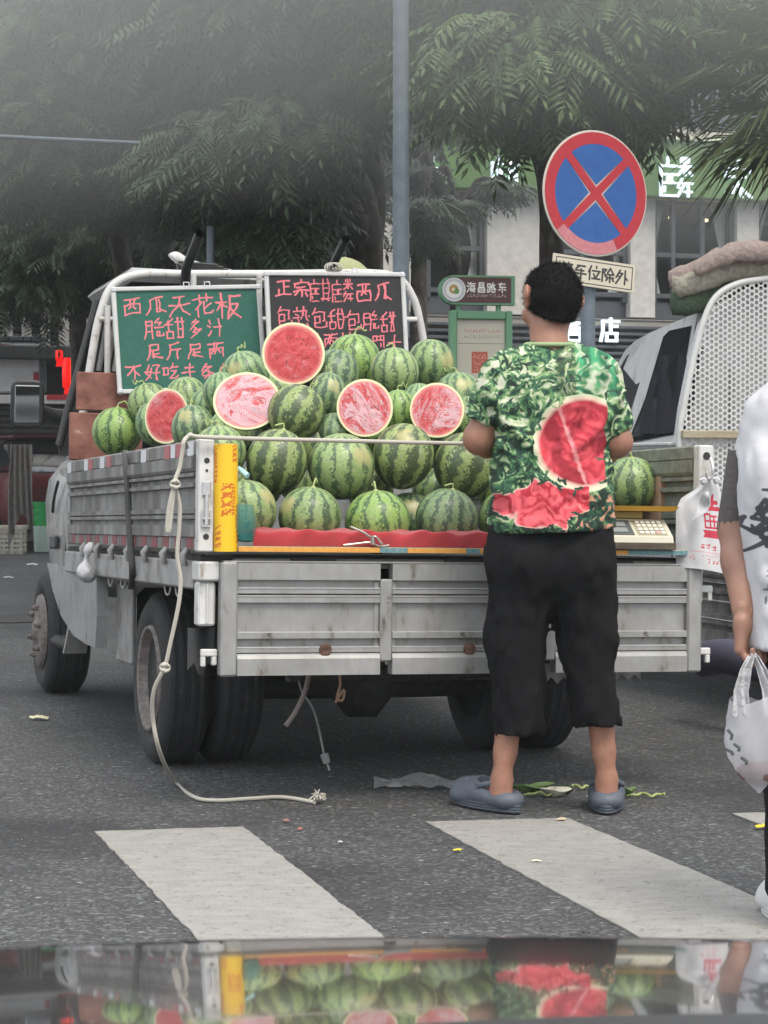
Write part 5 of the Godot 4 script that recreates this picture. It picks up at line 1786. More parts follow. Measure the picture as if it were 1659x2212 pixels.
	var g0 := beside_truck(236, 1245, 0.03)
	var g1 := beside_truck(262, 1420, 0.03)
	box(st, Vector3(0.05, (g0.y + g1.y) / 2 - 0.02, g1.z - 0.02), Vector3(0.02, g0.y - g1.y, 0.30), 0.006)
	part("guard_plate", st, M.frame_grey, t)
	st = tool()
	box(st, Vector3(0.30, 0.50, g1.z - 0.05), Vector3(0.34, 0.26, 0.40), 0.03)
	part("tool_box", st, M.under, t)
	st = tool()
	tube(st, [Vector3(0.22, 0.33, g1.z - 0.45), Vector3(0.2, 0.34, g1.z - 0.75)], 0.035, 10)
	part("silencer", st, M.bare, t)
	return t

func tyre_set(t: Node3D, xf: Transform3D, r: float, wide: float, rim: float, called: String, lugs := false) -> void:
	var st := tool()
	wheel_into(st, xf, r, wide, rim)
	var w := part(called, st, M.rubber, t)
	st = tool()
	for k in 4:      # tread grooves stand as thin ribs round the tyre
		lathe(st, [Vector2(r - 0.002, -0.007), Vector2(r + 0.0035, -0.005), Vector2(r + 0.0035, 0.005), Vector2(r - 0.002, 0.007)], xf * Transform3D(Basis(Vector3.BACK, PI / 2), Vector3((k - 1.5) * wide * 0.19, 0, 0)), 44, -1)
	part("tread", st, M.rubber, w)
	st = tool()
	var turn := xf * Transform3D(Basis(Vector3.BACK, PI / 2), Vector3.ZERO)
	if lugs:
		lathe(st, [Vector2(rim * 1.02, wide / 2 - 0.004), Vector2(rim * 0.98, wide / 2 + 0.012), Vector2(rim * 0.8, wide / 2 + 0.018), Vector2(rim * 0.6, wide / 2 + 0.022), Vector2(0.05, wide / 2 + 0.024), Vector2(0.045, wide / 2 + 0.036), Vector2(0, wide / 2 + 0.036)], turn, 28)
	else:
		lathe(st, [Vector2(rim * 1.03, wide / 2 - 0.008), Vector2(rim * 1.0, wide / 2 + 0.006), Vector2(rim * 0.93, wide / 2), Vector2(rim * 0.88, wide * 0.1), Vector2(rim * 0.72, -wide * 0.05), Vector2(0.07, -wide * 0.02), Vector2(0.065, wide * 0.16), Vector2(0, wide * 0.17)], turn, 28)
	var rm := part("rim", st, M.rim, w)
	for k in 6:
		var a := TAU * k / 6.0 + 0.3
		st = tool()
		var rad := rim * (0.66 if lugs else 0.55)
		var p0 := wide / 2 + 0.016 if lugs else -wide * 0.03
		lathe(st, [Vector2(0.013, 0), Vector2(0.013, 0.022), Vector2(0.008, 0.026), Vector2(0.008, 0.034 if lugs else 0.032), Vector2(0, 0.034 if lugs else 0.032)], xf * Transform3D(Basis(Vector3.BACK, PI / 2), Vector3(-p0, sin(a) * rad, cos(a) * rad)), 6, -1)
		part("wheel_nut", st, M.rim, rm)

func cab(t: Node3D) -> void:
	var W := 1.60
	# outline of the cab's side as (distance ahead, height)
	var side := func(x: float, y: float, u := -0.03) -> Vector2:
		var p := beside_truck(x, y, u)
		return Vector2(-p.z, p.y)
	var st := tool()
	# door and flank: lower body
	var rings := []
	for q in [[2.64, 0.0, 1.0], [2.9, 0.0, 1.0], [3.1, 0.0, 1.0], [3.36, 0.02, 1.0], [3.52, 0.07, 0.98], [3.68, 0.16, 0.96], [4.0, 0.29, 0.94]]:
		var rg := []
		var prof := [[0.55, 0.57], [0.01, 0.57], [-0.032, 0.78], [-0.045, 0.98], [-0.03, 1.08], [0.03, 1.16]]
		for p in prof: rg.append(Vector3(p[0] + q[1], 0.30 + (p[1] - 0.30) * q[2], -q[0]))
		for j in prof.size():
			var p: Array = prof[prof.size() - 1 - j]
			rg.append(Vector3(W - p[0] - q[1], 0.30 + (p[1] - 0.30) * q[2], -q[0]))
		rg.reverse()
		rings.append(rg)
	loft(st, rings)
	part("cab_body", st, M.cab_paint, t)
	st = tool()
	rings = []      # greenhouse
	for q in [[2.66, 0.0, 1.84], [2.80, 0.0, 1.92], [3.1, 0.10, 1.95], [3.4, 0.20, 1.88], [3.8, 0.34, 1.18]]:
		var rg := []
		for p in [[0.02 + q[1] * 0.2, 1.14], [0.10 + q[1], q[2] - 0.16], [0.16 + q[1], q[2] - 0.04], [0.30 + q[1], q[2]]]: rg.append(Vector3(p[0], maxf(p[1], 1.15), -q[0]))
		for p in [[0.30 + q[1], q[2]], [0.16 + q[1], q[2] - 0.04], [0.10 + q[1], q[2] - 0.16], [0.02 + q[1] * 0.2, 1.14]]: rg.append(Vector3(W - p[0], maxf(p[1], 1.15), -q[0]))
		rings.append(rg)
	loft(st, rings, true, true, -1)
	part("cab_top", st, M.black_plastic, t)
	st = tool()
	box(st, Vector3(W / 2, 1.955, -3.2), Vector3(W - 0.42, 0.06, 1.0), 0.028)
	part("cab_roof", st, M.cab_paint, t)
	st = tool()      # dark side glass
	loft(st, [[Vector3(0.066, 1.20, -2.80), Vector3(0.128, 1.20, -3.25), Vector3(0.132, 1.22, -3.25), Vector3(0.07, 1.22, -2.80)], [Vector3(0.128, 1.70, -2.80), Vector3(0.215, 1.70, -3.25), Vector3(0.22, 1.70, -3.25), Vector3(0.133, 1.70, -2.80)]], true, true, -1)
	part("side_window", st, M.glass_dark, t)
	st = tool()
	tube(st, [Vector3(-0.005, 1.15, -2.72), Vector3(0.085, 1.78, -2.70)], 0.013, 8)
	part("window_pillar", st, M.black_plastic, t)
	st = tool()      # black quarter panel behind the door
	var qp := []
	for p in [[126, 962], [149, 872], [186, 735], [209, 650], [222, 640], [240, 660], [240, 985], [130, 985]]:
		var q := in_truck(p[0], p[1], 2.70)
		qp.append(Vector2(q.x, q.y))
	prism(st, qp, -2.72, -2.70)
	part("quarter_panel", st, M.black_plastic, t)
	st = tool()
	tube(st, [in_truck(128, 962, 2.69), in_truck(150, 872, 2.69), in_truck(187, 735, 2.69), in_truck(210, 648, 2.69)], 0.017, 8)
	part("window_frame", st, M.black_plastic, t)
	# door with handle and seams
	st = tool()
	sheet(st, 8, 10, func(u, v): return Vector3(-0.047 + 0.022 * pow(absf(v - 0.5) * 2.0, 2) + 0.05 * pow(1.0 - u, 2.0), 0.52 + 0.60 * v, lerpf(-3.28, -2.72, u) - 0.25 * (1.0 - v) * (1.0 - u) * 0.0), 0.012)
	var door := part("door", st, M.cab_paint, t)
	st = tool()
	box(st, Vector3(-0.060, 0.80, -2.86), Vector3(0.02, 0.06, 0.15), 0.008)
	part("handle", st, M.black_plastic, door)
	st = tool()
	tube(st, curve([Vector3(-0.055, 1.06, -2.80), Vector3(-0.062, 0.99, -2.86), Vector3(-0.055, 0.93, -2.94)], 5), 0.007, 6)
	part("door_seam", st, M.black_plastic, door)
	# lower rear corner of the cab, curved round the front wheel
	st = tool()
	var low := []
	for p in [[104, 1216], [116, 1275], [134, 1330], [160, 1372], [186, 1390], [208, 1400], [212, 1330], [211, 1236]]:
		var q := beside_truck(p[0], p[1], -0.035)
		low.append(Vector2(q.z, q.y))
	prism(st, low, 0.0, 0.045, Transform3D(Basis(Vector3(0, 0, 1), Vector3(0, 1, 0), Vector3(-1, 0, 0)), Vector3(0.005, 0, 0)))
	part("front_mudguard", st, M.cab_paint, t)
	st = tool()
	sheet(st, 6, 8, func(u, v): return Vector3(-0.045 + 0.10 * u + 0.02 * sin(v * 3.0), 0.33 + 0.40 * v, -2.66 + 0.035 * sin(v * 4.0) - 0.02 * u), 0.012)
	part("splash_panel", st, M.frame_grey, t)
	st = tool()
	box(st, Vector3(0.02, 0.36, -2.95), Vector3(0.10, 0.05, 0.40), 0.02)
	part("step", st, M.under, t)
	# mirror on its arm
	var mc := in_truck(59, 872, 3.25)
	st = tool()
	var mf := Basis(Vector3.UP, deg_to_rad(-8)) * Basis(Vector3.RIGHT, deg_to_rad(7))
	rings = []
	for q in [[-0.045, 0.5], [-0.04, 0.78], [-0.015, 0.97], [0.02, 1.0], [0.027, 0.97], [0.028, 0.90]]:
		var rg := []
		for j in 28:
			var a := TAU * j / 28
			rg.append(mc + mf * Vector3(signf(cos(a)) * pow(absf(cos(a)), 0.42) * 0.075 * q[1], signf(sin(a)) * pow(absf(sin(a)), 0.36) * 0.108 * q[1], q[0]))
		rings.append(rg)
	loft(st, rings)
	var mir := part("mirror_housing", st, M.black_plastic, t)
	st = tool()
	box(st, mc + mf * Vector3(0.0, 0.0, 0.026), Vector3(0.112, 0.168, 0.012), 0.004, mf)
	part("mirror_glass", st, M.mirror, mir)
	st = tool()
	tube(st, [mc + Vector3(0.06, -0.03, -0.02), mc + Vector3(0.12, -0.05, -0.05), mc + Vector3(0.2, -0.06, -0.08)], [0.03, 0.036, 0.045], 8)
	part("mirror_arm", st, M.black_plastic, mir)
	# rear wall of the cab
	st = tool()
	box(st, Vector3(W / 2, 1.42, -2.645), Vector3(1.1, 0.42, 0.02), 0.004)
	part("rear_window", st, M.glass_dark, t)

# ---------------------------------------------------------------- the second vehicle on the right
func make_van() -> void:
	var f := truck_frame
	f.origin = look_at_point(1468, 1130, 9.6)
	f.origin.y = 0.0
	f.basis = Basis(Vector3.UP, atan2(1452.0, 4550.0))
	var keep := truck_frame
	truck_frame = f      # borrow the truck helpers for this vehicle's own space
	var t := thing("small_cab_truck", "silver grey small truck with a white perforated guard behind its cab", "truck")
	t.transform = f
	var W := 1.5
	var st := tool()
	# outline of the guard
	var pts := []
	for p in [[1468, 1240], [1468, 960], [1478, 880], [1498, 780], [1522, 690], [1548, 640], [1590, 614], [1640, 604], [1700, 600]]:
		var q := in_truck(p[0], p[1], 0.0)
		pts.append(Vector2(q.x, q.y))
	var wide: float = 1.50
	var half := pts.duplicate()
	for k in half.size(): pts.append(Vector2(wide - half[half.size() - 1 - k].x, half[half.size() - 1 - k].y))
	var poly := PackedVector2Array(pts)
	var step := 0.0262
	var rim := PackedVector2Array(Geometry2D.offset_polygon(poly, -0.012)[0])
	st = tool()
	st.set_smooth_group(-1)
	var ny := int((half[-1].y - half[0].y) / (step * 0.5)) + 1
	for iy in ny:
		for ix in int(wide / (step * 1.732)) + 1:
			var c := Vector2((ix + (0.5 if iy % 2 else 0.0)) * step * 1.732, half[0].y + iy * step * 0.5)
			if not Geometry2D.is_point_in_polygon(c, poly): continue
			var edge := not Geometry2D.is_point_in_polygon(c, rim)
			for k in 12:
				var a := TAU * k / 12
				var b := TAU * (k + 1) / 12
				var o := func(g: float) -> Vector2: return c + Vector2.from_angle(g) * step * 0.5 / cos(fmod(g + TAU + 1e-4, PI / 3) - PI / 6) * 1.0
				var h := func(g: float) -> Vector2: return c + Vector2.from_angle(g) * (0.0098 if not edge else 0.0075)
				var o0: Vector2 = o.call(a + PI / 6 - PI / 6); var o1: Vector2 = o.call(b)
				var h0: Vector2 = h.call(a); var h1: Vector2 = h.call(b)
				quad(st, Vector3(h0.x, h0.y, 0), Vector3(o0.x, o0.y, 0), Vector3(o1.x, o1.y, 0), Vector3(h1.x, h1.y, 0))
				quad(st, Vector3(h0.x, h0.y, 0), Vector3(h1.x, h1.y, 0), Vector3(h1.x, h1.y, -0.003), Vector3(h0.x, h0.y, -0.003))
	var guard := part("perforated_guard", st, M.white_paint, t)
	st = tool()
	var loop := []
	for p in pts: loop.append(Vector3(p.x, p.y, -0.004))
	tube(st, curve(loop, 4), 0.015, 10)
	part("guard_tube", st, M.white_paint, guard)
	st = tool()
	var b0 := in_truck(1470, 938, -0.03)
	box(st, Vector3(wide / 2, b0.y, 0.022), Vector3(wide, 0.036, 0.03), 0.004)
	part("wooden_bar", st, M.wood_pale, guard)
	# cab: rear wall, roof, flank by its side outline
	var sd := func(x: float, y: float) -> Vector2:
		var p := beside_truck(x, y, 0.03)
		return Vector2(-p.z, p.y)
	var outline := []
	for p in [[1512, 662], [1448, 675], [1399, 696], [1351, 717], [1321, 734], [1299, 754], [1280, 800], [1255, 880], [1238, 950], [1230, 1010]]: outline.append(sd.call(p[0], p[1]))
	var lean := func(q: Vector2) -> float: return 0.03 + 0.11 * clampf((q.y - 1.06) / 0.45, 0.0, 1.2)
	var poly2 := PackedVector2Array()
	for q in outline: poly2.append(Vector2(maxf(q.x, 0.15), q.y))
	poly2.append(Vector2(poly2[-1].x + 0.03, 0.60))
	poly2.append(Vector2(0.15, 0.60))
	poly2[0].x = 0.15
	st = tool()
	var upper := PackedVector2Array([Vector2(-5, 1.06), Vector2(9, 1.06), Vector2(9, 5), Vector2(-5, 5)])
	var lower := PackedVector2Array([Vector2(-5, -5), Vector2(9, -5), Vector2(9, 1.06), Vector2(-5, 1.06)])
	for clip in [upper, lower]:
		for piece in Geometry2D.intersect_polygons(poly2, clip):
			var ix := Geometry2D.triangulate_polygon(piece)
			for k in range(0, ix.size(), 3):
				var a := []
				for j in 3:
					var q: Vector2 = piece[ix[k + j]]
					a.append(Vector3(lean.call(q), q.y, -q.x))
				if (a[1] - a[0]).cross(a[2] - a[0]).x > 0: a.reverse()
				tri(st, a[0], a[1], a[2])
				for j in 3: a[j].x = W - a[j].x
				tri(st, a[0], a[2], a[1])
	for k in poly2.size():
		var p: Vector2 = poly2[k]
		var q: Vector2 = poly2[(k + 1) % poly2.size()]
		quad(st, Vector3(lean.call(p), p.y, -p.x), Vector3(W - lean.call(p), p.y, -p.x), Vector3(W - lean.call(q), q.y, -q.x), Vector3(lean.call(q), q.y, -q.x))
	part("cab_body", st, M.van_paint, t)
	st = tool()
	prism(st, Array(Geometry2D.offset_polygon(poly, -0.035)[0]), -0.145, -0.105, Transform3D())
	box(st, Vector3(W / 2, 1.16, -0.095), Vector3(0.9, 0.72, 0.03), 0.014)
	box(st, Vector3(W / 2, 1.34, -0.082), Vector3(0.74, 0.2, 0.03), 0.014)
	part("cab_rear_wall", st, grain([[0.0, col_l(0.42, 0.43, 0.43)], [1.0, col_l(0.55, 0.555, 0.55)]], 1.0, 0.4, 0.02), t)
	st = tool()
	for q in [[0.5, 1.20, 0.36], [0.5, 1.0, 0.36]]: box(st, Vector3(W / 2, q[1], -0.078), Vector3(0.66, 0.012, 0.012))
	part("rear_wall_slot", st, M.dark, t)
	# flank plane for the glass
	var gl := []
	for p in [[1350, 955], [1366, 860], [1383, 726], [1396, 713], [1512, 692], [1465, 938]]:
		var q: Vector2 = sd.call(p[0], p[1])
		gl.append(Vector2(maxf(q.x, 0.19), q.y))
	var face := func(list: Array, out: float, m: Material, called: String) -> MeshInstance3D:
		var s2 := tool()
		var flat := PackedVector2Array()
		for q in list: flat.append(Vector2(-q.x, q.y))
		var ix := Geometry2D.triangulate_polygon(flat)
		for k in range(0, ix.size(), 3):
			var v3 := []
			for j in 3:
				var q: Vector2 = list[ix[k + j]]
				v3.append(Vector3(lean.call(q) - out, q.y, -q.x))
			if (v3[1] - v3[0]).cross(v3[2] - v3[0]).x > 0: tri(s2, v3[0], v3[2], v3[1])
			else: tri(s2, v3[0], v3[1], v3[2])
		return part(called, s2, m, t)
	var matt := mat(0.02, 0.021, 0.022, 0.9)
	matt.metallic_specular = 0.1
	face.call(gl, 0.012, matt, "window_surround")
	var glass := []
	for p in [[1358, 944], [1373, 860], [1398, 748], [1488, 728], [1461, 935]]: glass.append(Vector2(maxf(float(sd.call(p[0], p[1]).x), 0.25), sd.call(p[0], p[1]).y))
	var tint := mat(0.010, 0.011, 0.014, 0.15)
	tint.metallic_specular = 0.12
	face.call(glass, 0.018, tint, "side_window")
	st = tool()
	var c0: Vector2 = sd.call(1376, 938)
	var c1: Vector2 = sd.call(1470, 760)
	var hang := func(u, v):
		var q := Vector2(lerpf(c0.x, c1.x - 0.03, u), lerpf(c0.y, c1.y, v))
		return Vector3(lean.call(q) - 0.026 - 0.006 * sin(u * 14.0 + 5.0 * v + 3.0 * v * u), q.y + 0.02 * u * v, -q.x)
	sheet(st, 22, 14, hang, 0.004)
	var cloth := grain([[0.0, col_l(0.022, 0.022, 0.028)], [1.0, col_l(0.045, 0.045, 0.055)]], 4.0, 0.95, 0.03)
	cloth.metallic_specular = 0.1
	part("dark_curtain", st, cloth, t)
	var fr := []
	for p in [[1307, 766], [1360, 748], [1345, 841], [1330, 935], [1262, 945], [1284, 830]]: fr.append(sd.call(p[0], p[1]))
	face.call(fr, 0.012, tint, "front_window")
	st = tool()
	var s0: Vector2 = sd.call(1300, 955)
	var s1: Vector2 = sd.call(1470, 945)
	box(st, Vector3(0.0, s1.y - 0.03, -(s0.x + s1.x) / 2), Vector3(0.05, 0.02, s0.x - s1.x), 0.006)
	part("sill_trim", st, M.white_paint, t)
	# bed and hanging side board behind the guard
	st = tool()
	box(st, Vector3(W / 2, 0.70, 1.2), Vector3(W, 0.09, 2.4), 0.008)
	part("bed", st, M.frame_grey, t)
	st = tool()
	var hx := Transform3D(Basis(Vector3.UP, -PI / 2), Vector3(-0.02, 0, 0))
	ribbed(st, -0.25, 2.35, 0.635, 0.345, hx, 0.02, true)
	part("side_board", st, M.dirty_steel, t)
	st = tool()
	for p in [0.55, 0.47, 0.39]: box(st, Vector3(-0.036, p, 1.05), Vector3(0.008, 0.006, 2.6), 0.002)
	part("board_edge", st, M.bare, t)
	st = tool()
	for q in [0.35, 1.15]: box(st, Vector3(q, 0.42, 0.6), Vector3(0.08, 0.12, 3.4), 0.01)
	part("chassis", st, M.under, t)
	for q in [[0.14, 0.9, 0.0], [W - 0.14, 0.9, PI], [0.14, -1.15, 0.0], [W - 0.14, -1.15, PI]]:
		tyre_set(t, Transform3D(Basis(Vector3.UP, q[2]), Vector3(q[0] , 0.28, q[1])), 0.28, 0.17, 0.17, "wheel")
	truck_frame = keep

	# quilts piled on the roof
	var base := look_at_point(1600, 620, 9.9)
	var roll := func(ps: Array, r: Array, flat: float, m: Material, called: String, label: String) -> void:
		var s2 := tool()
		var w := []
		for p in ps: w.append(look_at_point(p[0], p[1], p[2]))
		w = curve(w, 6)
		var rad := []
		for k in w.size(): rad.append(lerpf(r[0], r[1], float(k) / (w.size() - 1)) * (1.0 + 0.22 * noise.get_noise_2d(k * 16.0, r[0] * 3000.0)) * (0.45 if k == 0 or k == w.size() - 1 else 1.0))
		tube(s2, w, rad, 20, true, flat)
		single(called, s2, m, label, "quilt", "quilts on the roof of the silver grey truck")
	roll.call([[1448, 652, 9.75], [1500, 650, 9.75], [1560, 622, 9.8], [1640, 600, 9.9], [1760, 590, 9.9], [1900, 600, 9.9]], [0.045, 0.07], 1.3, M.quilt_green, "rolled_quilt", "dark green quilt roll lying lowest on the truck roof")
	roll.call([[1452, 622, 9.7], [1520, 600, 9.7], [1580, 575, 9.75], [1660, 572, 9.8], [1800, 575, 9.9], [1900, 580, 9.9]], [0.04, 0.075], 1.3, M.quilt_cream, "rolled_quilt", "cream quilt squeezed between the green and brown ones")
	roll.call([[1446, 612, 9.72], [1500, 592, 9.7], [1560, 565, 9.72], [1610, 552, 9.75], [1700, 556, 9.8], [1900, 562, 9.9]], [0.035, 0.055], 1.5, M.quilt, "rolled_quilt", "brown quilt on top of the pile on the truck roof")
	roll.call([[1500, 588, 9.62], [1560, 556, 9.62], [1620, 543, 9.65], [1720, 546, 9.7], [1900, 552, 9.8]], [0.02, 0.04], 1.5, M.quilt, "quilt_fold", "topmost fold of the brown quilt on the truck roof")
	var st2 := tool()
	tube(st2, curve([look_at_point(1520, 1425, 8.6), look_at_point(1570, 1418, 8.4), look_at_point(1660, 1440, 8.2)], 6), 0.06, 14, true, 1.2)
	single("purple_bundle", st2, grain([[0.0, col_l(0.05, 0.045, 0.075)], [1.0, col_l(0.07, 0.065, 0.095)]], 4.0, 0.9, 0.03), "dull purple bundle under the grey truck behind the shopper's bag", "bundle")

# ---------------------------------------------------------------- watermelons
var rind_maps := []
var melon_mesh: ArrayMesh
var half_mesh: ArrayMesh
var stem_meshes := []

func rind_map(k: int) -> StandardMaterial3D:
	var im := Image.create(448, 224, false, Image.FORMAT_RGB8)
	var n := FastNoiseLite.new()
	n.seed = 40 + k
	n.frequency = 1.0
	n.fractal_octaves = 3
	var light: Color = [Color(0.20, 0.30, 0.105), Color(0.24, 0.335, 0.125), Color(0.215, 0.345, 0.08), Color(0.17, 0.255, 0.115), Color(0.225, 0.29, 0.09), Color(0.20, 0.31, 0.135)][k]
	var dark: Color = [Color(0.028, 0.062, 0.036), Color(0.035, 0.075, 0.042), Color(0.022, 0.065, 0.028), Color(0.034, 0.068, 0.046), Color(0.024, 0.045, 0.026), Color(0.032, 0.08, 0.045)][k]
	var stripes: float = [11.0, 12.0, 11.0, 13.0, 9.0, 12.0][k]
	var base_w: float = [0.36, 0.34, 0.32, 0.42, 0.50, 0.40][k]
	for y in 224:
		var th := PI * (y + 0.5) / 224.0
		for x in 448:
			var ph := TAU * x / 448.0
			var p := Vector3(cos(ph) * sin(th), cos(th), sin(ph) * sin(th))
			var a := n.get_noise_3dv(p * 2.6)
			var b := n.get_noise_3dv(p * 9.0 + Vector3(7, 0, 0))
			var c := n.get_noise_3dv(p * 24.0)
			var f := ph / TAU * stripes + a * 0.34 + b * 0.24 + c * 0.10
			var s := absf(f - floorf(f) - 0.5) * 2.0
			var w := base_w + 0.22 * n.get_noise_2d(floorf(f) * 13.7, k * 3.0 + p.y * 0.8) + b * 0.30
			w *= clampf(0.35 + 1.5 * sin(th), 0.0, 1.0)
			var dk := clampf((w - s) * 8.0 + 0.5, 0.0, 1.0)
			var lt := light.lerp(light * 0.62, clampf(c * 1.2 + b * 0.7, 0.0, 1.0))
			lt = lt.lerp(Color(0.36, 0.46, 0.20), clampf(-c * 0.9 - b * 0.4, 0.0, 0.55))
			lt = lt.lerp(dark, 0.65 * (1.0 if absf(b + c * 0.5) < 0.035 else 0.0) * clampf(1.4 - 2.2 * (s - w), 0.0, 1.0))
			var away := p.distance_to(Vector3(0.55, -0.35, 0.76 - 0.2 * k).normalized()) + a * 0.12
			lt = lt.lerp(Color(0.36, 0.33, 0.14), clampf((0.42 - away) * 5.0, 0.0, 0.8))
			dk *= 1.0 - clampf((0.36 - away) * 4.0, 0.0, 0.85)
			lt = lt.lerp(Color(0.26, 0.25, 0.20), clampf((n.get_noise_3dv(p * 5.0 + Vector3(0, 31, 0)) - 0.18) * 1.6, 0.0, 0.35))
			var d := dark.lerp(light, clampf(0.16 + c * 0.35, 0.0, 0.4))
			im.set_pixel(x, y, lt.lerp(d, dk).linear_to_srgb())
	var m := picture(im, 0.42)
	return m

func flesh_map(k: int, film: float) -> Array:
	var im := Image.create(320, 320, false, Image.FORMAT_RGB8)
	var fi := Image.create(320, 320, false, Image.FORMAT_RGBA8)
	var n := FastNoiseLite.new()
	n.seed = 90 + k
	n.frequency = 1.0
	n.fractal_octaves = 4
	n.domain_warp_enabled = true
	n.domain_warp_amplitude = 14.0
	n.domain_warp_frequency = 0.03
	for y in 320:
		for x in 320:
			var p := Vector2(x - 159.5, y - 159.5) / 160.0
			var r := p.length()
			var a := n.get_noise_2d(x * 0.020, y * 0.020)
			var b := n.get_noise_2d(x * 0.085 + 60.0, y * 0.085)
			var c := Color(0.42, 0.022, 0.03).lerp(Color(0.58, 0.085, 0.08), clampf(0.5 + a * 1.1 + b * 0.7, 0, 1))
			if b < -0.22: c = c.lerp(Color(0.30, 0.012, 0.022), clampf((-0.22 - b) * 5.0, 0, 0.75))
			c = c.lerp(Color(0.68, 0.24, 0.20), clampf((r - 0.80) * 8.0 + a * 0.3, 0.0, 0.8))
			c = c.lerp(Color(0.72, 0.66, 0.42), clampf((r - 0.905 + a * 0.015) * 26.0, 0.0, 1.0))
			c = c.lerp(Color(0.52, 0.56, 0.25), clampf((r - 0.965) * 30.0, 0.0, 1.0))
			im.set_pixel(x, y, c.linear_to_srgb())
			# sky reflection on the wrapping film, painted as pale blotches
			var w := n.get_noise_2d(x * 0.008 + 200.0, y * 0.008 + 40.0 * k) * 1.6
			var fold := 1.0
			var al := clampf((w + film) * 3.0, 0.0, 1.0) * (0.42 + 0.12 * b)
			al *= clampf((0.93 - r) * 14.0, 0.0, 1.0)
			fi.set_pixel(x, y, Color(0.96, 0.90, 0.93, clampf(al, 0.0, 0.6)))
	for s in 14:
		var q := Vector2(160, 160) + Vector2.from_angle(rng.randf() * TAU) * rng.randf_range(50, 120)
		line(im, q, q + Vector2.from_angle(rng.randf() * TAU) * 4.0, 2.8, 2.2, col(0.045, 0.008, 0.008))
	var m := picture(im, 0.28)
	m.subsurf_scatter_enabled = true
	m.subsurf_scatter_strength = 0.1
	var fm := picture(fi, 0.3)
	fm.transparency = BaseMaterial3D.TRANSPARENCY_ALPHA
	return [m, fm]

func prepare_melons() -> void:
	for k in 6: rind_maps.append(rind_map(k))
	var st := tool()
	var prof := []
	for k in 25:
		var a := -PI / 2 + PI * k / 24
		prof.append(Vector2(maxf(0.0, cos(a)), sin(a) * 1.0 - 0.03 * pow(maxf(0.0, sin(a)), 8)))
	lathe(st, prof, Transform3D(), 40)
	melon_mesh = finish(st)
	st = tool()
	prof = []
	for k in 13:
		var a := -PI / 2 + PI / 2 * k / 12
		prof.append(Vector2(cos(a) if k > 0 else 0.0, sin(a)))
	lathe(st, prof, Transform3D(Basis(Vector3.RIGHT, PI / 2), Vector3.ZERO), 44)
	half_mesh = finish(st)
	for k in 5:
		st = tool()
		var h := [[0.0, 0.0], [0.10, 0.01], [0.20, 0.06], [0.30 - 0.05 * k, 0.16 + 0.03 * k], [0.24 + 0.04 * (k % 3), 0.30], [0.16 - 0.03 * k, 0.42], [0.20 + 0.03 * k, 0.52]]
		var pts := []
		for q in h: pts.append(Vector3(q[1] * cos(k * 1.3) * (0.9 + 0.1 * k), 0.93 + q[0], q[1] * sin(k * 1.3)))
		if k == 4: pts = pts.slice(0, 4)
		tube(st, curve(pts, 5), 0.032, 7)
		lathe(st, [Vector2(0.10, 0.945), Vector2(0.07, 0.985), Vector2(0.03, 1.01)], Transform3D(), 10)
		stem_meshes.append(finish(st))

func melon(cx: float, cy: float, rx: float, ry: float, v: float, tex: int, tilt: float, label: String, stem := -1, group := "striped watermelons piled on the truck bed") -> void:
	var p := truck_frame * in_truck(cx, cy, v)
	var d := -(cam.basis.inverse() * (p - cam.position)).z
	var o := MeshInstance3D.new()
	o.name = numbered("watermelon")
	o.mesh = melon_mesh
	o.material_override = rind_maps[tex]
	add_child(o)
	var bs := truck_frame.basis * Basis.from_euler(Vector3(deg_to_rad(rng.randf_range(-6, 14)), 0, deg_to_rad(tilt))) * Basis(Vector3.UP, rng.randf() * TAU)
	o.transform = Transform3D(bs.scaled_local(Vector3(rx, ry, rx) * d / FOCAL), p)
	describe(o, label, "watermelon", group)
	if stem >= 0:
		part("stem", stem_meshes[stem], M.stem, o)

func cut_melon(cx: float, cy: float, rx: float, ry: float, v: float, yaw: float, pitch: float, roll: float, film: float, k: int, label: String) -> void:
	var p := truck_frame * in_truck(cx, cy, v)
	var d := -(cam.basis.inverse() * (p - cam.position)).z
	var t := thing("cut_watermelon", label, "watermelon", p, 0.0, "halved watermelons shown on the pile")
	var fwd := (cam.position - p).normalized()
	var bs := Basis.looking_at(-fwd, Vector3.UP) * Basis.from_euler(Vector3(deg_to_rad(-pitch), deg_to_rad(yaw), deg_to_rad(roll)))
	t.basis = bs
	var r := Vector3(rx, ry, maxf(rx, ry)) * d / FOCAL
	if absf(yaw) > 10.0: r.x = ry * d / FOCAL
	var sh := Transform3D(Basis().scaled(r), Vector3.ZERO)
	part("rind", half_mesh, rind_maps[k % 6], t, sh)
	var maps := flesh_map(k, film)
	var st := tool()
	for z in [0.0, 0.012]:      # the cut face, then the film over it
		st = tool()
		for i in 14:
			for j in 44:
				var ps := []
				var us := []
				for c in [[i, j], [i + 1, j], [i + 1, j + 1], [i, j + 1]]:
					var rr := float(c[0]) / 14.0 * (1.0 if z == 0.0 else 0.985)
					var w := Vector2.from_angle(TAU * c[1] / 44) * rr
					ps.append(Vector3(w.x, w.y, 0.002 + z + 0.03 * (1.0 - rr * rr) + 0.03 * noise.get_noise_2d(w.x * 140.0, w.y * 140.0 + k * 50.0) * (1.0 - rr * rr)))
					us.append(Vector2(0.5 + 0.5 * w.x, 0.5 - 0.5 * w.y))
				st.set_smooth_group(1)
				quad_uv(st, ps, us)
		part("flesh" if z == 0.0 else "cling_film", st, maps[0 if z == 0.0 else 1], t, sh)

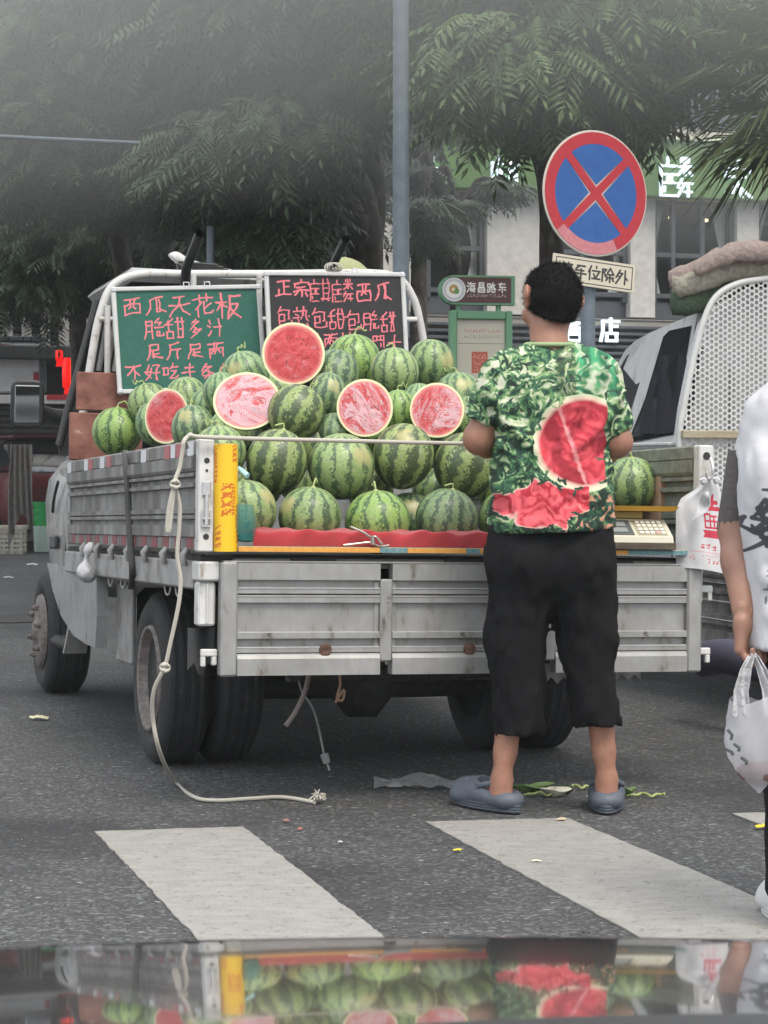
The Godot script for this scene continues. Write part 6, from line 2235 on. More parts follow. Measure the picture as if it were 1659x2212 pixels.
func make_melons() -> void:
	prepare_melons()
	# lowest row along the red cloth, from the yellow roll to the man
	melon(531, 1103, 67, 68, 0.22, 1, 8, "watermelon with a looped stem half hidden by the yellow roll, in the lowest row", 0)
	melon(669, 1117, 68, 68, 0.20, 0, -4, "second watermelon from the yellow roll in the lowest row, its stem arching over its top", 1)
	melon(816, 1127, 71, 70, 0.19, 2, 6, "brightest green watermelon of the lowest row, just behind the metal tongs", 0)
	melon(885, 1118, 56, 56, 0.42, 3, 0, "shaded watermelon showing in the gap between the two right ones of the lowest row")
	melon(965, 1121, 68, 68, 0.20, 3, -8, "watermelon with a short stub stem in the lowest row, nearest the man's left hip", 4)
	melon(1099, 1122, 67, 67, 0.21, 0, 4, "lowest-row watermelon mostly hidden behind the man's printed shirt")
	# second row
	melon(474, 977, 58, 60, 0.42, 1, 3, "watermelon with a tall thin stem rising behind the top of the yellow roll", 3)
	melon(598, 997, 66, 73, 0.38, 4, -10, "tall watermelon with broad dark stripes under the large pink half", 4)
	melon(737, 1007, 72, 73, 0.36, 1, 5, "pale large watermelon in the middle of the second row, touched by the rope")
	melon(871, 985, 66, 73, 0.38, 4, -12, "watermelon with very wide dark stripes in the second row, right under the slanted rope")
	melon(1008, 1005, 71, 73, 0.36, 4, -20, "yellowish green watermelon beside the man's bare elbow")
	melon(1362, 1047, 63, 62, 0.42, 0, 4, "lone watermelon on the far side of the man, behind the weighing scale", 4)
	melon(1290, 1030, 52, 56, 0.62, 2, 8, "watermelon peeping out between the man's arm and the one behind the scale")
	# third row and up
	melon(640, 892, 62, 64, 0.62, 4, -28, "dark watermelon leaning between the large pink half and the topmost half", 2)
	melon(706, 856, 42, 54, 0.78, 3, -6, "narrow watermelon under the lower right edge of the topmost half", 2)
	melon(725, 934, 44, 44, 0.60, 3, 0, "small shaded watermelon low in the gap left of the pink round half")
	melon(862, 894, 42, 54, 0.66, 2, 8, "slim watermelon between the two right-hand halves", 2)
	melon(905, 872, 40, 46, 0.86, 5, 4, "pale watermelon top showing between the two right-hand halves, farther back")
	melon(1012, 910, 42, 56, 0.64, 0, 4, "watermelon squeezed between the rightmost half and the man's sleeve")
	melon(722, 812, 54, 60, 1.05, 3, -16, "dull dark watermelon right beside the topmost half", 1)
	melon(764, 780, 59, 60, 1.30, 2, 2, "bright round watermelon with a bent stem in front of the black chalkboard", 0)
	melon(852, 803, 53, 54, 1.00, 1, 4, "upright pale striped watermelon with a short stem, second from right in the top row", 4)
	melon(930, 788, 53, 57, 1.25, 0, -3, "dark upright watermelon in the top row below the end of the rack")
	melon(990, 856, 52, 54, 1.00, 5, 6, "pale watermelon with a trailing stem under the bus stop board", 2)
	melon(530, 812, 52, 56, 1.25, 5, 20, "watermelon with a twig-like stem left of the topmost half", 3)
	melon(480, 848, 42, 46, 1.15, 5, 10, "watermelon behind the upper left edge of the large pink half", 2)
	# left end of the load
	melon(253, 932, 54, 54, 2.12, 2, 0, "round watermelon with a bent dry stem at the far left beside the brown plywood", 1)
	melon(322, 872, 46, 46, 2.05, 1, 14, "watermelon with an upright stem under the lower left corner of the green chalkboard", 3)
	melon(332, 915, 40, 48, 1.92, 5, 6, "watermelon hidden behind the turned half near the side board")
	melon(403, 862, 47, 50, 1.75, 1, 12, "mottled watermelon directly above the turned half")
	melon(418, 927, 48, 54, 1.12, 3, 6, "dark green watermelon in front of the turned half", 2)
	melon(446, 876, 36, 38, 1.40, 5, -10, "small pale watermelon between the turned half and the large pink half")
	# filling that shows only through gaps
	for q in [[590, 935, 0.75], [680, 960, 0.65], [805, 940, 0.7], [945, 950, 0.7], [560, 1050, 0.55], [800, 1060, 0.55], [1080, 1060, 0.55], [650, 1040, 0.7], [940, 1060, 0.6], [600, 850, 1.4], [820, 860, 1.3], [700, 880, 1.6], [960, 880, 1.5], [1080, 930, 1.0], [1150, 900, 1.3], [380, 905, 2.0], [500, 930, 0.95], [1200, 990, 0.9], [1140, 1000, 0.4], [1240, 1118, 0.22]]:
		melon(q[0], q[1], 50, 50, q[2], rng.randi() % 6, rng.randf_range(-30, 30), "shaded watermelon deep inside the pile, showing only through gaps between others", -1, "watermelons inside the pile")
	cut_melon(634, 764, 68, 68, 0.98, 0.0, 6.0, -4.0, -0.62, 0, "topmost halved watermelon with dark red flesh in front of both chalkboards")
	cut_melon(533, 866, 73, 64, 0.66, 0.0, 14.0, 4.0, 0.42, 1, "largest halved watermelon, pale pink from sky sheen painted on its cling film, above the yellow roll")
	cut_melon(788, 881, 61, 63, 0.50, 0.0, 6.0, 8.0, 0.18, 2, "round halved watermelon with a red centre and pink painted film sheen, in the middle of the pile")
	cut_melon(944, 886, 59, 60, 0.52, 0.0, 8.0, 0.0, 0.02, 3, "halved watermelon nearest the man, red with one broad pink streak")
	cut_melon(360, 899, 46, 60, 1.42, -38.0, 4.0, -14.0, -0.6, 5, "halved watermelon turned sideways at the left end, partly behind a dark green one")

# ---------------------------------------------------------------- the other goods on the bed
func chalkboard(called: String, label: String, corners: Array, v: float, im: Image, rough: float) -> void:
	var q := []
	for c in corners: q.append(truck_frame * in_truck(c[0], c[1], v))
	var x: Vector3 = (q[1] - q[0])
	var y: Vector3 = (q[0] - q[3])
	var w := x.length()
	var h := y.length()
	x = x.normalized()
	y = (y - x * y.dot(x)).normalized()
	var t := thing(called, label, "chalkboard", (q[2] + q[3]) / 2.0)
	t.basis = Basis(x, y, x.cross(y)) * Basis(Vector3.RIGHT, deg_to_rad(-4))
	var st := tool()
	box(st, Vector3(0, h / 2, -0.006), Vector3(w - 0.02, h - 0.02, 0.008))
	part("backing", st, M.frame_grey, t)
	st = tool()
	sheet(st, 1, 1, func(u, s): return Vector3((u - 0.5) * (w - 0.03), 0.015 + s * (h - 0.03), 0.0))
	part("writing_surface", st, picture(im, rough), t)
	for k in 4:
		st = tool()
		var vert := k > 1
		var sg := -1.0 if k % 2 == 0 else 1.0
		if vert: box(st, Vector3(sg * (w / 2 - 0.009), h / 2, 0.0), Vector3(0.019, h - 0.036, 0.018), 0.004)
		else: box(st, Vector3(0, h / 2 + sg * (h / 2 - 0.009), 0.0), Vector3(w - 0.036, 0.019, 0.018), 0.004)
		part("frame_bar", st, M.white_paint, t)
	for k in 4:
		st = tool()
		box(st, Vector3((w / 2 - 0.011) * (1 if k & 1 else -1), h / 2 + (h / 2 - 0.011) * (1 if k & 2 else -1), 0.001), Vector3(0.026, 0.026, 0.024), 0.007)
		part("corner_cap", st, mat(0.50, 0.51, 0.53, 0.4), t)
	st = tool()
	for k in [0.48, 0.62]:
		tube(st, [Vector3((k - 0.5) * w, h - 0.004, 0.008), Vector3((k - 0.5) * w, h + 0.014, 0.006), Vector3((k - 0.5) * w + 0.022, h + 0.014, 0.004), Vector3((k - 0.5) * w + 0.024, h - 0.002, 0.006)], 0.003, 6)
	part("wire_hanger", st, M.bare, t)

func make_goods() -> void:
	var pink := Color(col(0.72, 0.17, 0.20), 0.93)
	var im := Image.create(640, 460, false, Image.FORMAT_RGB8)
	for y in 460:
		for x in 640:
			var a := 0.5 + 0.5 * noise.get_noise_2d(x * 1.2, y * 1.2) + 0.10 * rng.randf()
			im.set_pixel(x, y, col(0.010 + 0.012 * a, 0.088 + 0.024 * a, 0.062 + 0.020 * a))
	write(im, "西瓜", Vector2(28, 30), Vector2(88, 80), Vector2(104, -2), 3.5, pink, 1.0, 0.16)
	write(im, "天花", Vector2(238, 22), Vector2(92, 100), Vector2(106, 2), 3.5, pink, 1.0, 0.12)
	write(im, "板", Vector2(450, 22), Vector2(110, 118), Vector2(0, 0), 4.6, pink, 1.0, 0.05)
	write(im, "脆甜", Vector2(118, 132), Vector2(88, 92), Vector2(92, 0), 3.5, pink, 1.0, 0.05)
	write(im, "多汁", Vector2(318, 142), Vector2(62, 84), Vector2(86, 0), 3.5, pink, 1.0, 0.1)
	write(im, "足斤足两", Vector2(122, 246), Vector2(70, 74), Vector2(92, 0), 3.5, pink, 1.0, 0.12)
	write(im, "不好吃禾条什", Vector2(26, 344), Vector2(66, 70), Vector2(83, 1), 3.5, pink, 1.0, 0.08)
	for k in 30: dab(im, Vector2(rng.randf() * 640, rng.randf() * 460), rng.randf_range(2, 7), Color(0.55, 0.68, 0.62, 0.10), 4.0)
	chalkboard("chalkboard", "green chalkboard with four lines of pink chalk characters, white framed, left of the black one", [[247, 617], [570, 611], [575, 842], [257, 850]], 2.28, im, 0.75)
	im = Image.create(640, 480, false, Image.FORMAT_RGB8)
	for y in 480:
		for x in 640:
			var a := 0.5 + 0.5 * noise.get_noise_2d(x * 1.2, y * 1.2) + 0.10 * rng.randf()
			im.set_pixel(x, y, col(0.016 + 0.012 * a, 0.016 + 0.012 * a, 0.018 + 0.012 * a))
	write(im, "正宗", Vector2(34, 24), Vector2(72, 86), Vector2(84, -2), 4.2, pink, 1.0, 0.12)
	write(im, "麒麟", Vector2(198, 18), Vector2(96, 112), Vector2(106, 2), 3.3, pink, 1.0, 0.05)
	write(im, "西瓜", Vector2(418, 34), Vector2(76, 96), Vector2(92, -6), 4.2, pink, 1.0, 0.1)
	write(im, "包熟包甜包脆甜", Vector2(30, 158), Vector2(72, 96), Vector2(83, 5), 3.3, pink, 1.0, 0.08)
	dab(im, Vector2(186, 208), 5, pink, 2.0); dab(im, Vector2(360, 212), 5, pink, 2.0)
	write(im, "足斤足两缺一罚十", Vector2(22, 282), Vector2(62, 74), Vector2(77, 3), 3.3, pink, 1.0, 0.08)
	chalkboard("chalkboard", "black chalkboard with pink chalk characters behind the topmost halved watermelon", [[572, 583], [876, 586], [880, 806], [584, 806]], 2.20, im, 0.8)

	# dark tubes that stick up behind the boards
	for p in [[[396, 640], [403, 578], [432, 504], 0.021, "dark open-ended steel tube leaning up behind the green chalkboard"], [[704, 640], [716, 580], [746, 517], 0.018, "dark open-ended steel tube leaning up behind the black chalkboard"]]:
		var st := tool()
		var a := truck_frame * in_truck(p[0][0], p[0][1], 2.45)
		var b := truck_frame * in_truck(p[1][0], p[1][1], 2.42)
		var c := truck_frame * in_truck(p[2][0], p[2][1], 2.18)
		tube(st, [a, b, c], p[3], 14, false)
		tube(st, [c, b], p[3] * 0.82, 14, false)
		single("steel_tube", st, mat(0.03, 0.032, 0.034, 0.4, 0.4), p[4], "tube", "steel tubes behind the chalkboards")
	# what lies on the cab roof
	var st := tool()
	var on := func(x: float, y: float, v: float) -> Vector3: return truck_frame * in_truck(x, y, v)
	var um := thing("folded_umbrella", "white and black folded umbrella frame lying on the cab roof behind the green board", "umbrella", on.call(430, 590, 2.9))
	var lo := func(x: float, y: float, v: float) -> Vector3: return on.call(x, y, v) - um.position
	tube(st, curve([lo.call(372, 560, 2.9), lo.call(380, 556, 2.9), lo.call(410, 570, 2.9), lo.call(450, 578, 2.9), lo.call(500, 588, 2.9)], 5), [0.016, 0.022, 0.026, 0.026, 0.026, 0.026, 0.025, 0.024, 0.022, 0.02, 0.02, 0.02, 0.018, 0.016, 0.016, 0.016, 0.014, 0.012, 0.012, 0.012, 0.01], 10)
	part("rolled_canopy", st, M.white_paint, um)
	st = tool()
	for k in 5: rod(st, lo.call(385 + k * 8, 566 + 4 * k, 2.88), lo.call(470 + k * 12, 572 + 5 * k, 2.85), 0.006, 6)
	tube(st, [lo.call(384, 590, 2.9), lo.call(388, 545, 2.92)], 0.011, 8)
	part("rib", st, M.black_plastic, um)
	st = tool()
	var dome := on.call(755, 592, 3.05)
	lathe(st, [Vector2(0.145, 0.0), Vector2(0.135, 0.035), Vector2(0.10, 0.062), Vector2(0.05, 0.078), Vector2(0, 0.082)], Transform3D(Basis(Vector3.BACK, -0.25).scaled(Vector3(0.72, 1.0, 0.72)), dome + Vector3(0, -0.01, 0)), 24)
	single("straw_hat", st, mat(0.30, 0.32, 0.16, 0.8), "pale yellow green domed sun hat behind the top of the black chalkboard", "hat")
	st = tool()
	var twine := []
	for k in 26: twine.append(on.call(712 + 13.0 * cos(k * 0.9) + k * 0.7, 577 + 9.0 * sin(k * 0.9), 2.16 + 0.02 * sin(k * 1.7)))
	tube(st, curve(twine, 4), 0.0028, 6)
	single("twine", st, M.rope, "loops of pale twine tying the black chalkboard to its steel tube", "twine")
	# plywood boards
	for p in [[165, 300, 803, 890, 2.34, "upper"], [150, 306, 890.6, 996, 2.34, "lower"]]:
		var a := in_truck(p[0], p[2], p[4])
		var c := in_truck(p[1], p[3], p[4])
		st = tool()
		box(st, Vector3((a.x + c.x) / 2, (a.y + c.y) / 2, -p[4]), Vector3(c.x - a.x, a.y - c.y, 0.022), 0.004)
		single("plywood_board", st, M.plywood, p[5] + " of two red brown plywood boards standing at the left front of the load", "board", "", truck_frame)
	# painted plank and red cloth along the rear edge
	var pl := thing("painted_plank", "long plank with a yellow and teal painted edge lying across the rear of the bed", "plank")
	pl.transform = truck_frame
	var py := in_truck(560, 1186, -0.03).y
	var x0 := in_truck(516, 1186, -0.03).x
	var x1 := in_truck(1486, 1186, -0.03).x
	st = tool()
	box(st, Vector3((x0 + x1) / 2, py, -0.06), Vector3(x1 - x0, 0.017, 0.17), 0.002)
	part("plank", st, M.wood_pale, pl)
	var cuts := [0.0, 0.30, 0.36, 0.49, 0.52, 0.62, 0.80, 0.86, 1.0]
	for k in cuts.size() - 1:
		st = tool()
		box(st, Vector3(lerpf(x0, x1, (cuts[k] + cuts[k + 1]) / 2), py - 0.0005, 0.0265), Vector3((x1 - x0) * (cuts[k + 1] - cuts[k]) - 0.001, 0.015, 0.003))
		part("painted_edge", st, M.yellow_edge if k % 2 == 0 else M.teal_edge, pl)
	st = tool()
	var cl0 := in_truck(536, 1160, 0.06).x
	var cl1 := in_truck(1310, 1160, 0.06).x
	var cy := py + 0.010
	var drape := func(u: float, v: float) -> Vector3:
		var fold := 0.004 * sin(u * 37.0 + v * 5.0) + 0.003 * sin(u * 83.0 - v * 9.0)
		var h := clampf(v * 2.0, 0.0, 1.0)
		var back := clampf(v * 2.0 - 1.0, 0.0, 1.0)
		return Vector3(lerpf(cl0, cl1, u), cy + 0.046 * sin(h * PI / 2) + fold * h + 0.006 * back, 0.006 - 0.012 * (1.0 - cos(h * PI / 2)) - 0.14 * back + 0.5 * fold + 0.004 * (1.0 - h) * sin(u * 21.0))
	sheet(st, 90, 14, drape, 0.006)
	single("red_cloth", st, M.red_cloth, "red cloth rolled along the rear edge under the lowest row of watermelons", "cloth", "", truck_frame)
	# metal tongs
	st = tool()
	tube(st, curve([on.call(757, 1138, -0.02), on.call(785, 1150, -0.025), on.call(800, 1160, -0.025), on.call(812, 1160, -0.025), on.call(826, 1176, -0.025)], 5), 0.0042, 6)
	tube(st, curve([on.call(742, 1178, -0.02), on.call(775, 1174, -0.025), on.call(800, 1172, -0.027), on.call(820, 1180, -0.025), on.call(840, 1178, -0.02)], 5), 0.0040, 6)
	tube(st, [on.call(803, 1158, -0.028), on.call(806, 1176, -0.028)], 0.008, 8)
	single("metal_tongs", st, mat(0.55, 0.48, 0.45, 0.25, 0.9), "small metal tongs lying open on the red cloth", "tongs")
	# yellow film roll
	im = Image.create(512, 256, false, Image.FORMAT_RGB8)
	im.fill(col(0.72, 0.44, 0.012))
	var rp := col(0.50, 0.12, 0.01)
	for q in [[20, 140, 120, 26], [170, 168, 330, 38], [178, 204, 320, 14], [330, 132, 480, 20], [40, 222, 230, 24], [430, 206, 500, 22]]:
		for e in 2: small_print(im, q[0], q[1] + e * 0.6, q[2], q[3], rp)
		for e in range(int(q[0]), int(q[2]), int(q[3] * 1.08)): line(im, Vector2(e + 2, q[1] + 2), Vector2(e + q[3] * 0.8, q[1] + q[3] - 2), q[3] * 0.11, q[3] * 0.11, rp)
	im.rotate_90(COUNTERCLOCKWISE)
	im.flip_y()
	st = tool()
	var y0 := in_truck(490, 1192, 0.0).y
	var yh := in_truck(488, 962, 0.0).y - y0
	var yx := in_truck(489, 1100, 0.0).x
	var yr := 0.0375
	lathe(st, [Vector2(yr, 0), Vector2(yr, yh)], Transform3D(), 32)
	var roll := thing("film_roll", "upright yellow roll of wrapping film with red print at the rear corner of the bed", "roll")
	roll.transform = truck_frame * Transform3D(Basis(Vector3.BACK, 0.012), Vector3(yx, y0 + 0.001, -0.005))
	var ym := picture(im, 0.35)
	part("wrapper", st, ym, roll)
	st = tool()
	lathe(st, [Vector2(0, 0.001), Vector2(yr * 0.985, 0.001)], Transform3D(), 24)
	lathe(st, [Vector2(yr, yh), Vector2(yr * 0.9, yh + 0.004), Vector2(yr * 0.55, yh + 0.002), Vector2(yr * 0.5, yh - 0.03), Vector2(0, yh - 0.03)], Transform3D(), 24)
	part("end_cap", st, mat(0.55, 0.32, 0.05, 0.5), roll)
	# teal bag and pale blue pen beside it
	st = tool()
	var bagp := func(u: float, v: float) -> Vector3:
		var a := TAU * u
		var r := 0.030 + 0.012 * sin(v * 3.0) + 0.004 * sin(a * 5.0 + v * 8.0)
		var c := in_truck(lerpf(530, 527, v), lerpf(1168, 1090, v), -0.01)
		return c + Vector3(cos(a) * r * 0.8, 0, -sin(a) * r * 0.8)
	var rings := []
	for k in 9:
		var rg := []
		for j in 18: rg.append(bagp.call(j / 18.0, k / 8.0))
		rings.append(rg)
	loft(st, rings)
	single("plastic_bag", st, M.teal_bag, "crumpled teal see-through bag against the foot of the yellow roll", "bag", "", truck_frame)
	st = tool()
	tube(st, [in_truck(514, 1012, 0.03), in_truck(535, 1028, 0.0)], 0.009, 10)
	single("marker_pen", st, mat(0.35, 0.62, 0.66, 0.4), "pale blue marker pen sticking out behind the yellow roll", "pen", "", truck_frame)
	# scale
	var sp := in_truck(1385, 1168, 0.02)
	var sc := thing("weighing_scale", "cream electronic weighing scale with a keypad and a yellow tray beside the man", "scale")
	sc.transform = truck_frame * Transform3D(Basis(), Vector3(0, 0, 0))
	var kx := 6.72 / FOCAL
	st = tool()
	var bx := in_truck(1372, 1168, 0.0).x
	var by := in_truck(1400, 1172, 0.0).y
	var wid := 0.245
	var cream := mat(0.52, 0.50, 0.40, 0.5)
	var side := [Vector2(0.03, 0.0), Vector2(0.026, 0.018), Vector2(-0.045, 0.075), Vector2(-0.17, 0.078), Vector2(-0.17, 0.0)]
	var turn := Transform3D(Basis(Vector3(0, 0, 1), Vector3(0, 1, 0), Vector3(-1, 0, 0)), Vector3(bx + wid / 2, by, 0))
	prism(st, side, 0.0, wid, turn)
	part("housing", st, cream, sc)
	var slope := Transform3D(Basis(Vector3.RIGHT, -atan2(0.071, 0.057)), Vector3(bx, by + 0.0465, -0.0095))
	var up := Vector3(0, 0.057, -0.071).normalized()
	var nrm := Vector3(0, 0.071, 0.057).normalized()
	slope = Transform3D(Basis(Vector3.RIGHT, up, nrm), Vector3(bx, by + 0.0465, -0.0095))
	st = tool()
	box(st, slope * Vector3(-0.062, 0.0, 0.0008), Vector3(0.105, 0.074, 0.003), 0.0, slope.basis)
	part("display_panel", st, mat(0.09, 0.10, 0.10, 0.3), sc)
	for k in 2:
		st = tool()
		box(st, slope * Vector3(-0.066, 0.016 - 0.03 * k, 0.0035), Vector3(0.075, 0.022, 0.002), 0.0, slope.basis)
		part("display", st, mat(0.24, 0.27, 0.27, 0.15), sc)
	st = tool()
	box(st, slope * Vector3(0.055, 0.0, 0.0006), Vector3(0.105, 0.074, 0.002), 0.0, slope.basis)
	part("keypad", st, mat(0.36, 0.33, 0.22, 0.5), sc)
	for i in 5:
		for j in 4:
			st = tool()
			box(st, slope * Vector3(0.0165 + i * 0.0193, 0.0265 - j * 0.0178, 0.004), Vector3(0.0155, 0.0125, 0.004), 0.0018, slope.basis)
			part("key", st, mat(0.68, 0.66, 0.58, 0.4) if not (i == 3 and j == 3) else mat(0.6, 0.35, 0.32, 0.4), sc)
	st = tool()
	var ty := in_truck(1400, 1099, 0.05).y
	var tx0 := in_truck(1300, 1099, 0.02).x
	var tx1 := in_truck(1458, 1099, 0.02).x
	loft(st, [[Vector3(tx0 + 0.015, ty - 0.008, 0.0), Vector3(tx1 - 0.012, ty - 0.008, 0.0), Vector3(tx1 - 0.012, ty - 0.008, -0.2), Vector3(tx0 + 0.015, ty - 0.008, -0.2)], [Vector3(tx0, ty + 0.008, 0.012), Vector3(tx1, ty + 0.008, 0.012), Vector3(tx1, ty + 0.008, -0.21), Vector3(tx0, ty + 0.008, -0.21)]], true, true, -1)
	part("tray", st, mat(0.62, 0.33, 0.035, 0.4), sc)
	st = tool()
	box(st, Vector3(bx, (by + 0.078 + ty - 0.008) / 2, -0.10), Vector3(0.10, maxf(0.01, ty - 0.008 - by - 0.076), 0.10), 0.004)
	part("tray_post", st, mat(0.40, 0.30, 0.08, 0.5), sc)
	st = tool()
	var sx0 := in_truck(1322, 1176, 0.0)
	box(st, Vector3(bx, (py + 0.0085 + by) / 2, -0.055), Vector3(0.25, maxf(0.006, by - py - 0.009), 0.2), 0.002)
	single("folded_sack", st, M.wood_brown, "dark flattened sack lying under the weighing scale", "sack", "", truck_frame)
	# cardboard box
	st = tool()
	var cb := in_truck(1452, 1080, 0.35)
	box(st, cb + Vector3(0, 0, -0.05), Vector3(0.14, 0.16, 0.2), 0.004)
	single("cardboard_box", st, M.card, "small brown cardboard box behind the hanging printed bag", "box", "", truck_frame)

	# ropes
	var W3 := func(x: float, y: float, d: float) -> Vector3: return look_at_point(x, y, d)
	st = tool()
	var hold := truck_frame * in_truck(440, 949, 0.0)
	var e0 := in_truck(1540, 958, 0.0)
	tube(st, curve([W3.call(404, 966, 6.42), W3.call(400, 950, 6.36), W3.call(412, 941, 6.32), W3.call(436, 944, 6.33), W3.call(560, 948, 6.40), W3.call(740, 952, 6.51), W3.call(900, 956, 6.60), W3.call(1075, 960, 6.72), W3.call(1150, 966, 6.72), W3.call(1215, 1010, 6.70), W3.call(1238, 1100, 6.68), W3.call(1240, 1186, 6.68), W3.call(1236, 1200, 6.72)], 8), 0.0065, 8)
	single("taut_rope", st, M.rope, "taut cream rope stretched across the back of the load", "rope")
	st = tool()
	var down := [W3.call(412, 938, 6.35), W3.call(398, 952, 6.30), W3.call(394, 975, 6.30), W3.call(388, 1010, 6.30), W3.call(378, 1044, 6.29), W3.call(388, 1090, 6.30), W3.call(387, 1140, 6.30), W3.call(383, 1200, 6.30), W3.call(390, 1250, 6.30), W3.call(386, 1305, 6.30), W3.call(368, 1390, 6.31), W3.call(356, 1440, 6.32), W3.call(333, 1490, 6.34), W3.call(330, 1550, 6.38), W3.call(347, 1630, 6.45)]
	for p in [[378, 1688], [420, 1722], [470, 1729], [540, 1725], [610, 1722], [680, 1733]]: down.append(on_ground(p[0], p[1], 0.008))
	tube(st, curve(down, 7), 0.0066, 8)
	var loose := thing("loose_rope", "cream rope hanging from the side board and trailing on the road", "rope", Vector3.ZERO)
	part("rope", st, M.rope, loose)
	st = tool()
	tube(st, curve([W3.call(378, 1044, 6.28), W3.call(366, 1090, 6.28), W3.call(361, 1140, 6.28), W3.call(366, 1146, 6.28), W3.call(371, 1100, 6.28), W3.call(377, 1048, 6.28)], 7), 0.0062, 8)
	part("hanging_loop", st, M.rope, loose)
	st = tool()
	for q in [[378, 1044, 0.0], [356, 1440, 0.0]]:
		var c: Vector3 = W3.call(q[0], q[1], 6.28)
		var kn := []
		for k in 15: kn.append(c + Vector3(cos(k * 0.95) * 0.012, sin(k * 0.95) * 0.009 - 0.0004 * k, 0.010 * sin(k * 1.7)))
		tube(st, curve(kn, 3), 0.0055, 7)
	part("knot", st, M.rope, loose)
	st = tool()
	var fr := on_ground(686, 1728, 0.012)
	for k in 46:
		var d := Vector3(rng.randfn(), absf(rng.randfn()) * 0.6, rng.randfn()).normalized() * rng.randf_range(0.015, 0.035)
		tube(st, [fr, fr + d * 0.6 + Vector3(0, 0.01, 0), fr + d], 0.0022, 4)
	part("frayed_end", st, M.rope, loose)
	# straps under the tailgate
	st = tool()
	tube(st, curve([W3.call(640, 1450, 6.78), W3.call(652, 1492, 6.76), W3.call(676, 1530, 6.74), W3.call(690, 1580, 6.73), W3.call(700, 1630, 6.72)], 6), 0.013, 8, true, 0.3)
	tube(st, [W3.call(700, 1628, 6.72), W3.call(706, 1648, 6.72)], [0.014, 0.012], 8)
	rod(st, W3.call(706, 1648, 6.72), W3.call(712, 1664, 6.72), 0.004)
	single("hanging_strap", st, M.old_strap, "grey lashing strap dangling under the tailgate with a metal end", "strap")
	st = tool()
	tube(st, curve([W3.call(668, 1450, 6.70), W3.call(660, 1490, 6.69), W3.call(640, 1535, 6.68), W3.call(617, 1568, 6.67)], 6), 0.008, 8)
	single("rope_end", st, grain([[0.0, col_l(0.12, 0.10, 0.09)], [1.0, col_l(0.26, 0.22, 0.20)]], 14.0, 0.9, 0.04), "short brownish rope end crossing the grey strap under the tailgate", "rope")
	st = tool()
	tube(st, curve([W3.call(733, 1450, 6.75), W3.call(735, 1480, 6.74), W3.call(728, 1508, 6.74), W3.call(740, 1512, 6.74), W3.call(743, 1490, 6.74), W3.call(724, 1518, 6.74)], 5), 0.005, 6)
	single("knotted_twine", st, M.card, "knotted tan cord hanging under the middle of the tailgate", "cord")
	# bungee over the side board
	st = tool()
	var bd := []
	for p in [[272, 975, -0.03], [271, 984, -0.074], [275, 1040, -0.080], [278, 1110, -0.080], [283, 1190, -0.084], [286, 1236, -0.080], [283, 1270, -0.05]]: bd.append(beside_truck(p[0], p[1], p[2]))
	tube(st, curve(bd, 5), 0.012, 8, true, 0.5)
	single("rubber_strap", st, M.strap, "black rubber strap hooked over the left side board", "strap", "", truck_frame)
	# small white bag tied to the beam
	st = tool()
	var wb := beside_truck(191, 1216, -0.10)
	rings = []
	for k in 14:
		var v := k / 13.0
		var r: float = [0.020, 0.048, 0.062, 0.066, 0.062, 0.050, 0.034, 0.016, 0.012, 0.020, 0.034, 0.040, 0.034, 0.016][k]
		var rg := []
		for j in 20:
			var a := TAU * j / 20
			var rr := r * (1.0 + 0.22 * noise.get_noise_2d(j * 37.0, k * 30.0) + 0.10 * sin(a * 5.0 + v * 9.0))
			rg.append(wb + Vector3(cos(a) * rr * 0.55 - 0.012 * sin(v * 4.0), -0.076 + 0.155 * v, -sin(a) * rr * 0.75))
		rings.append(rg)
	loft(st, rings)
	single("knotted_bag", st, M.bag, "little knotted white plastic bag tied to the truck's side beam", "bag", "", truck_frame)
	# printed carrier bag on the hook at the right post
	hang_bag()

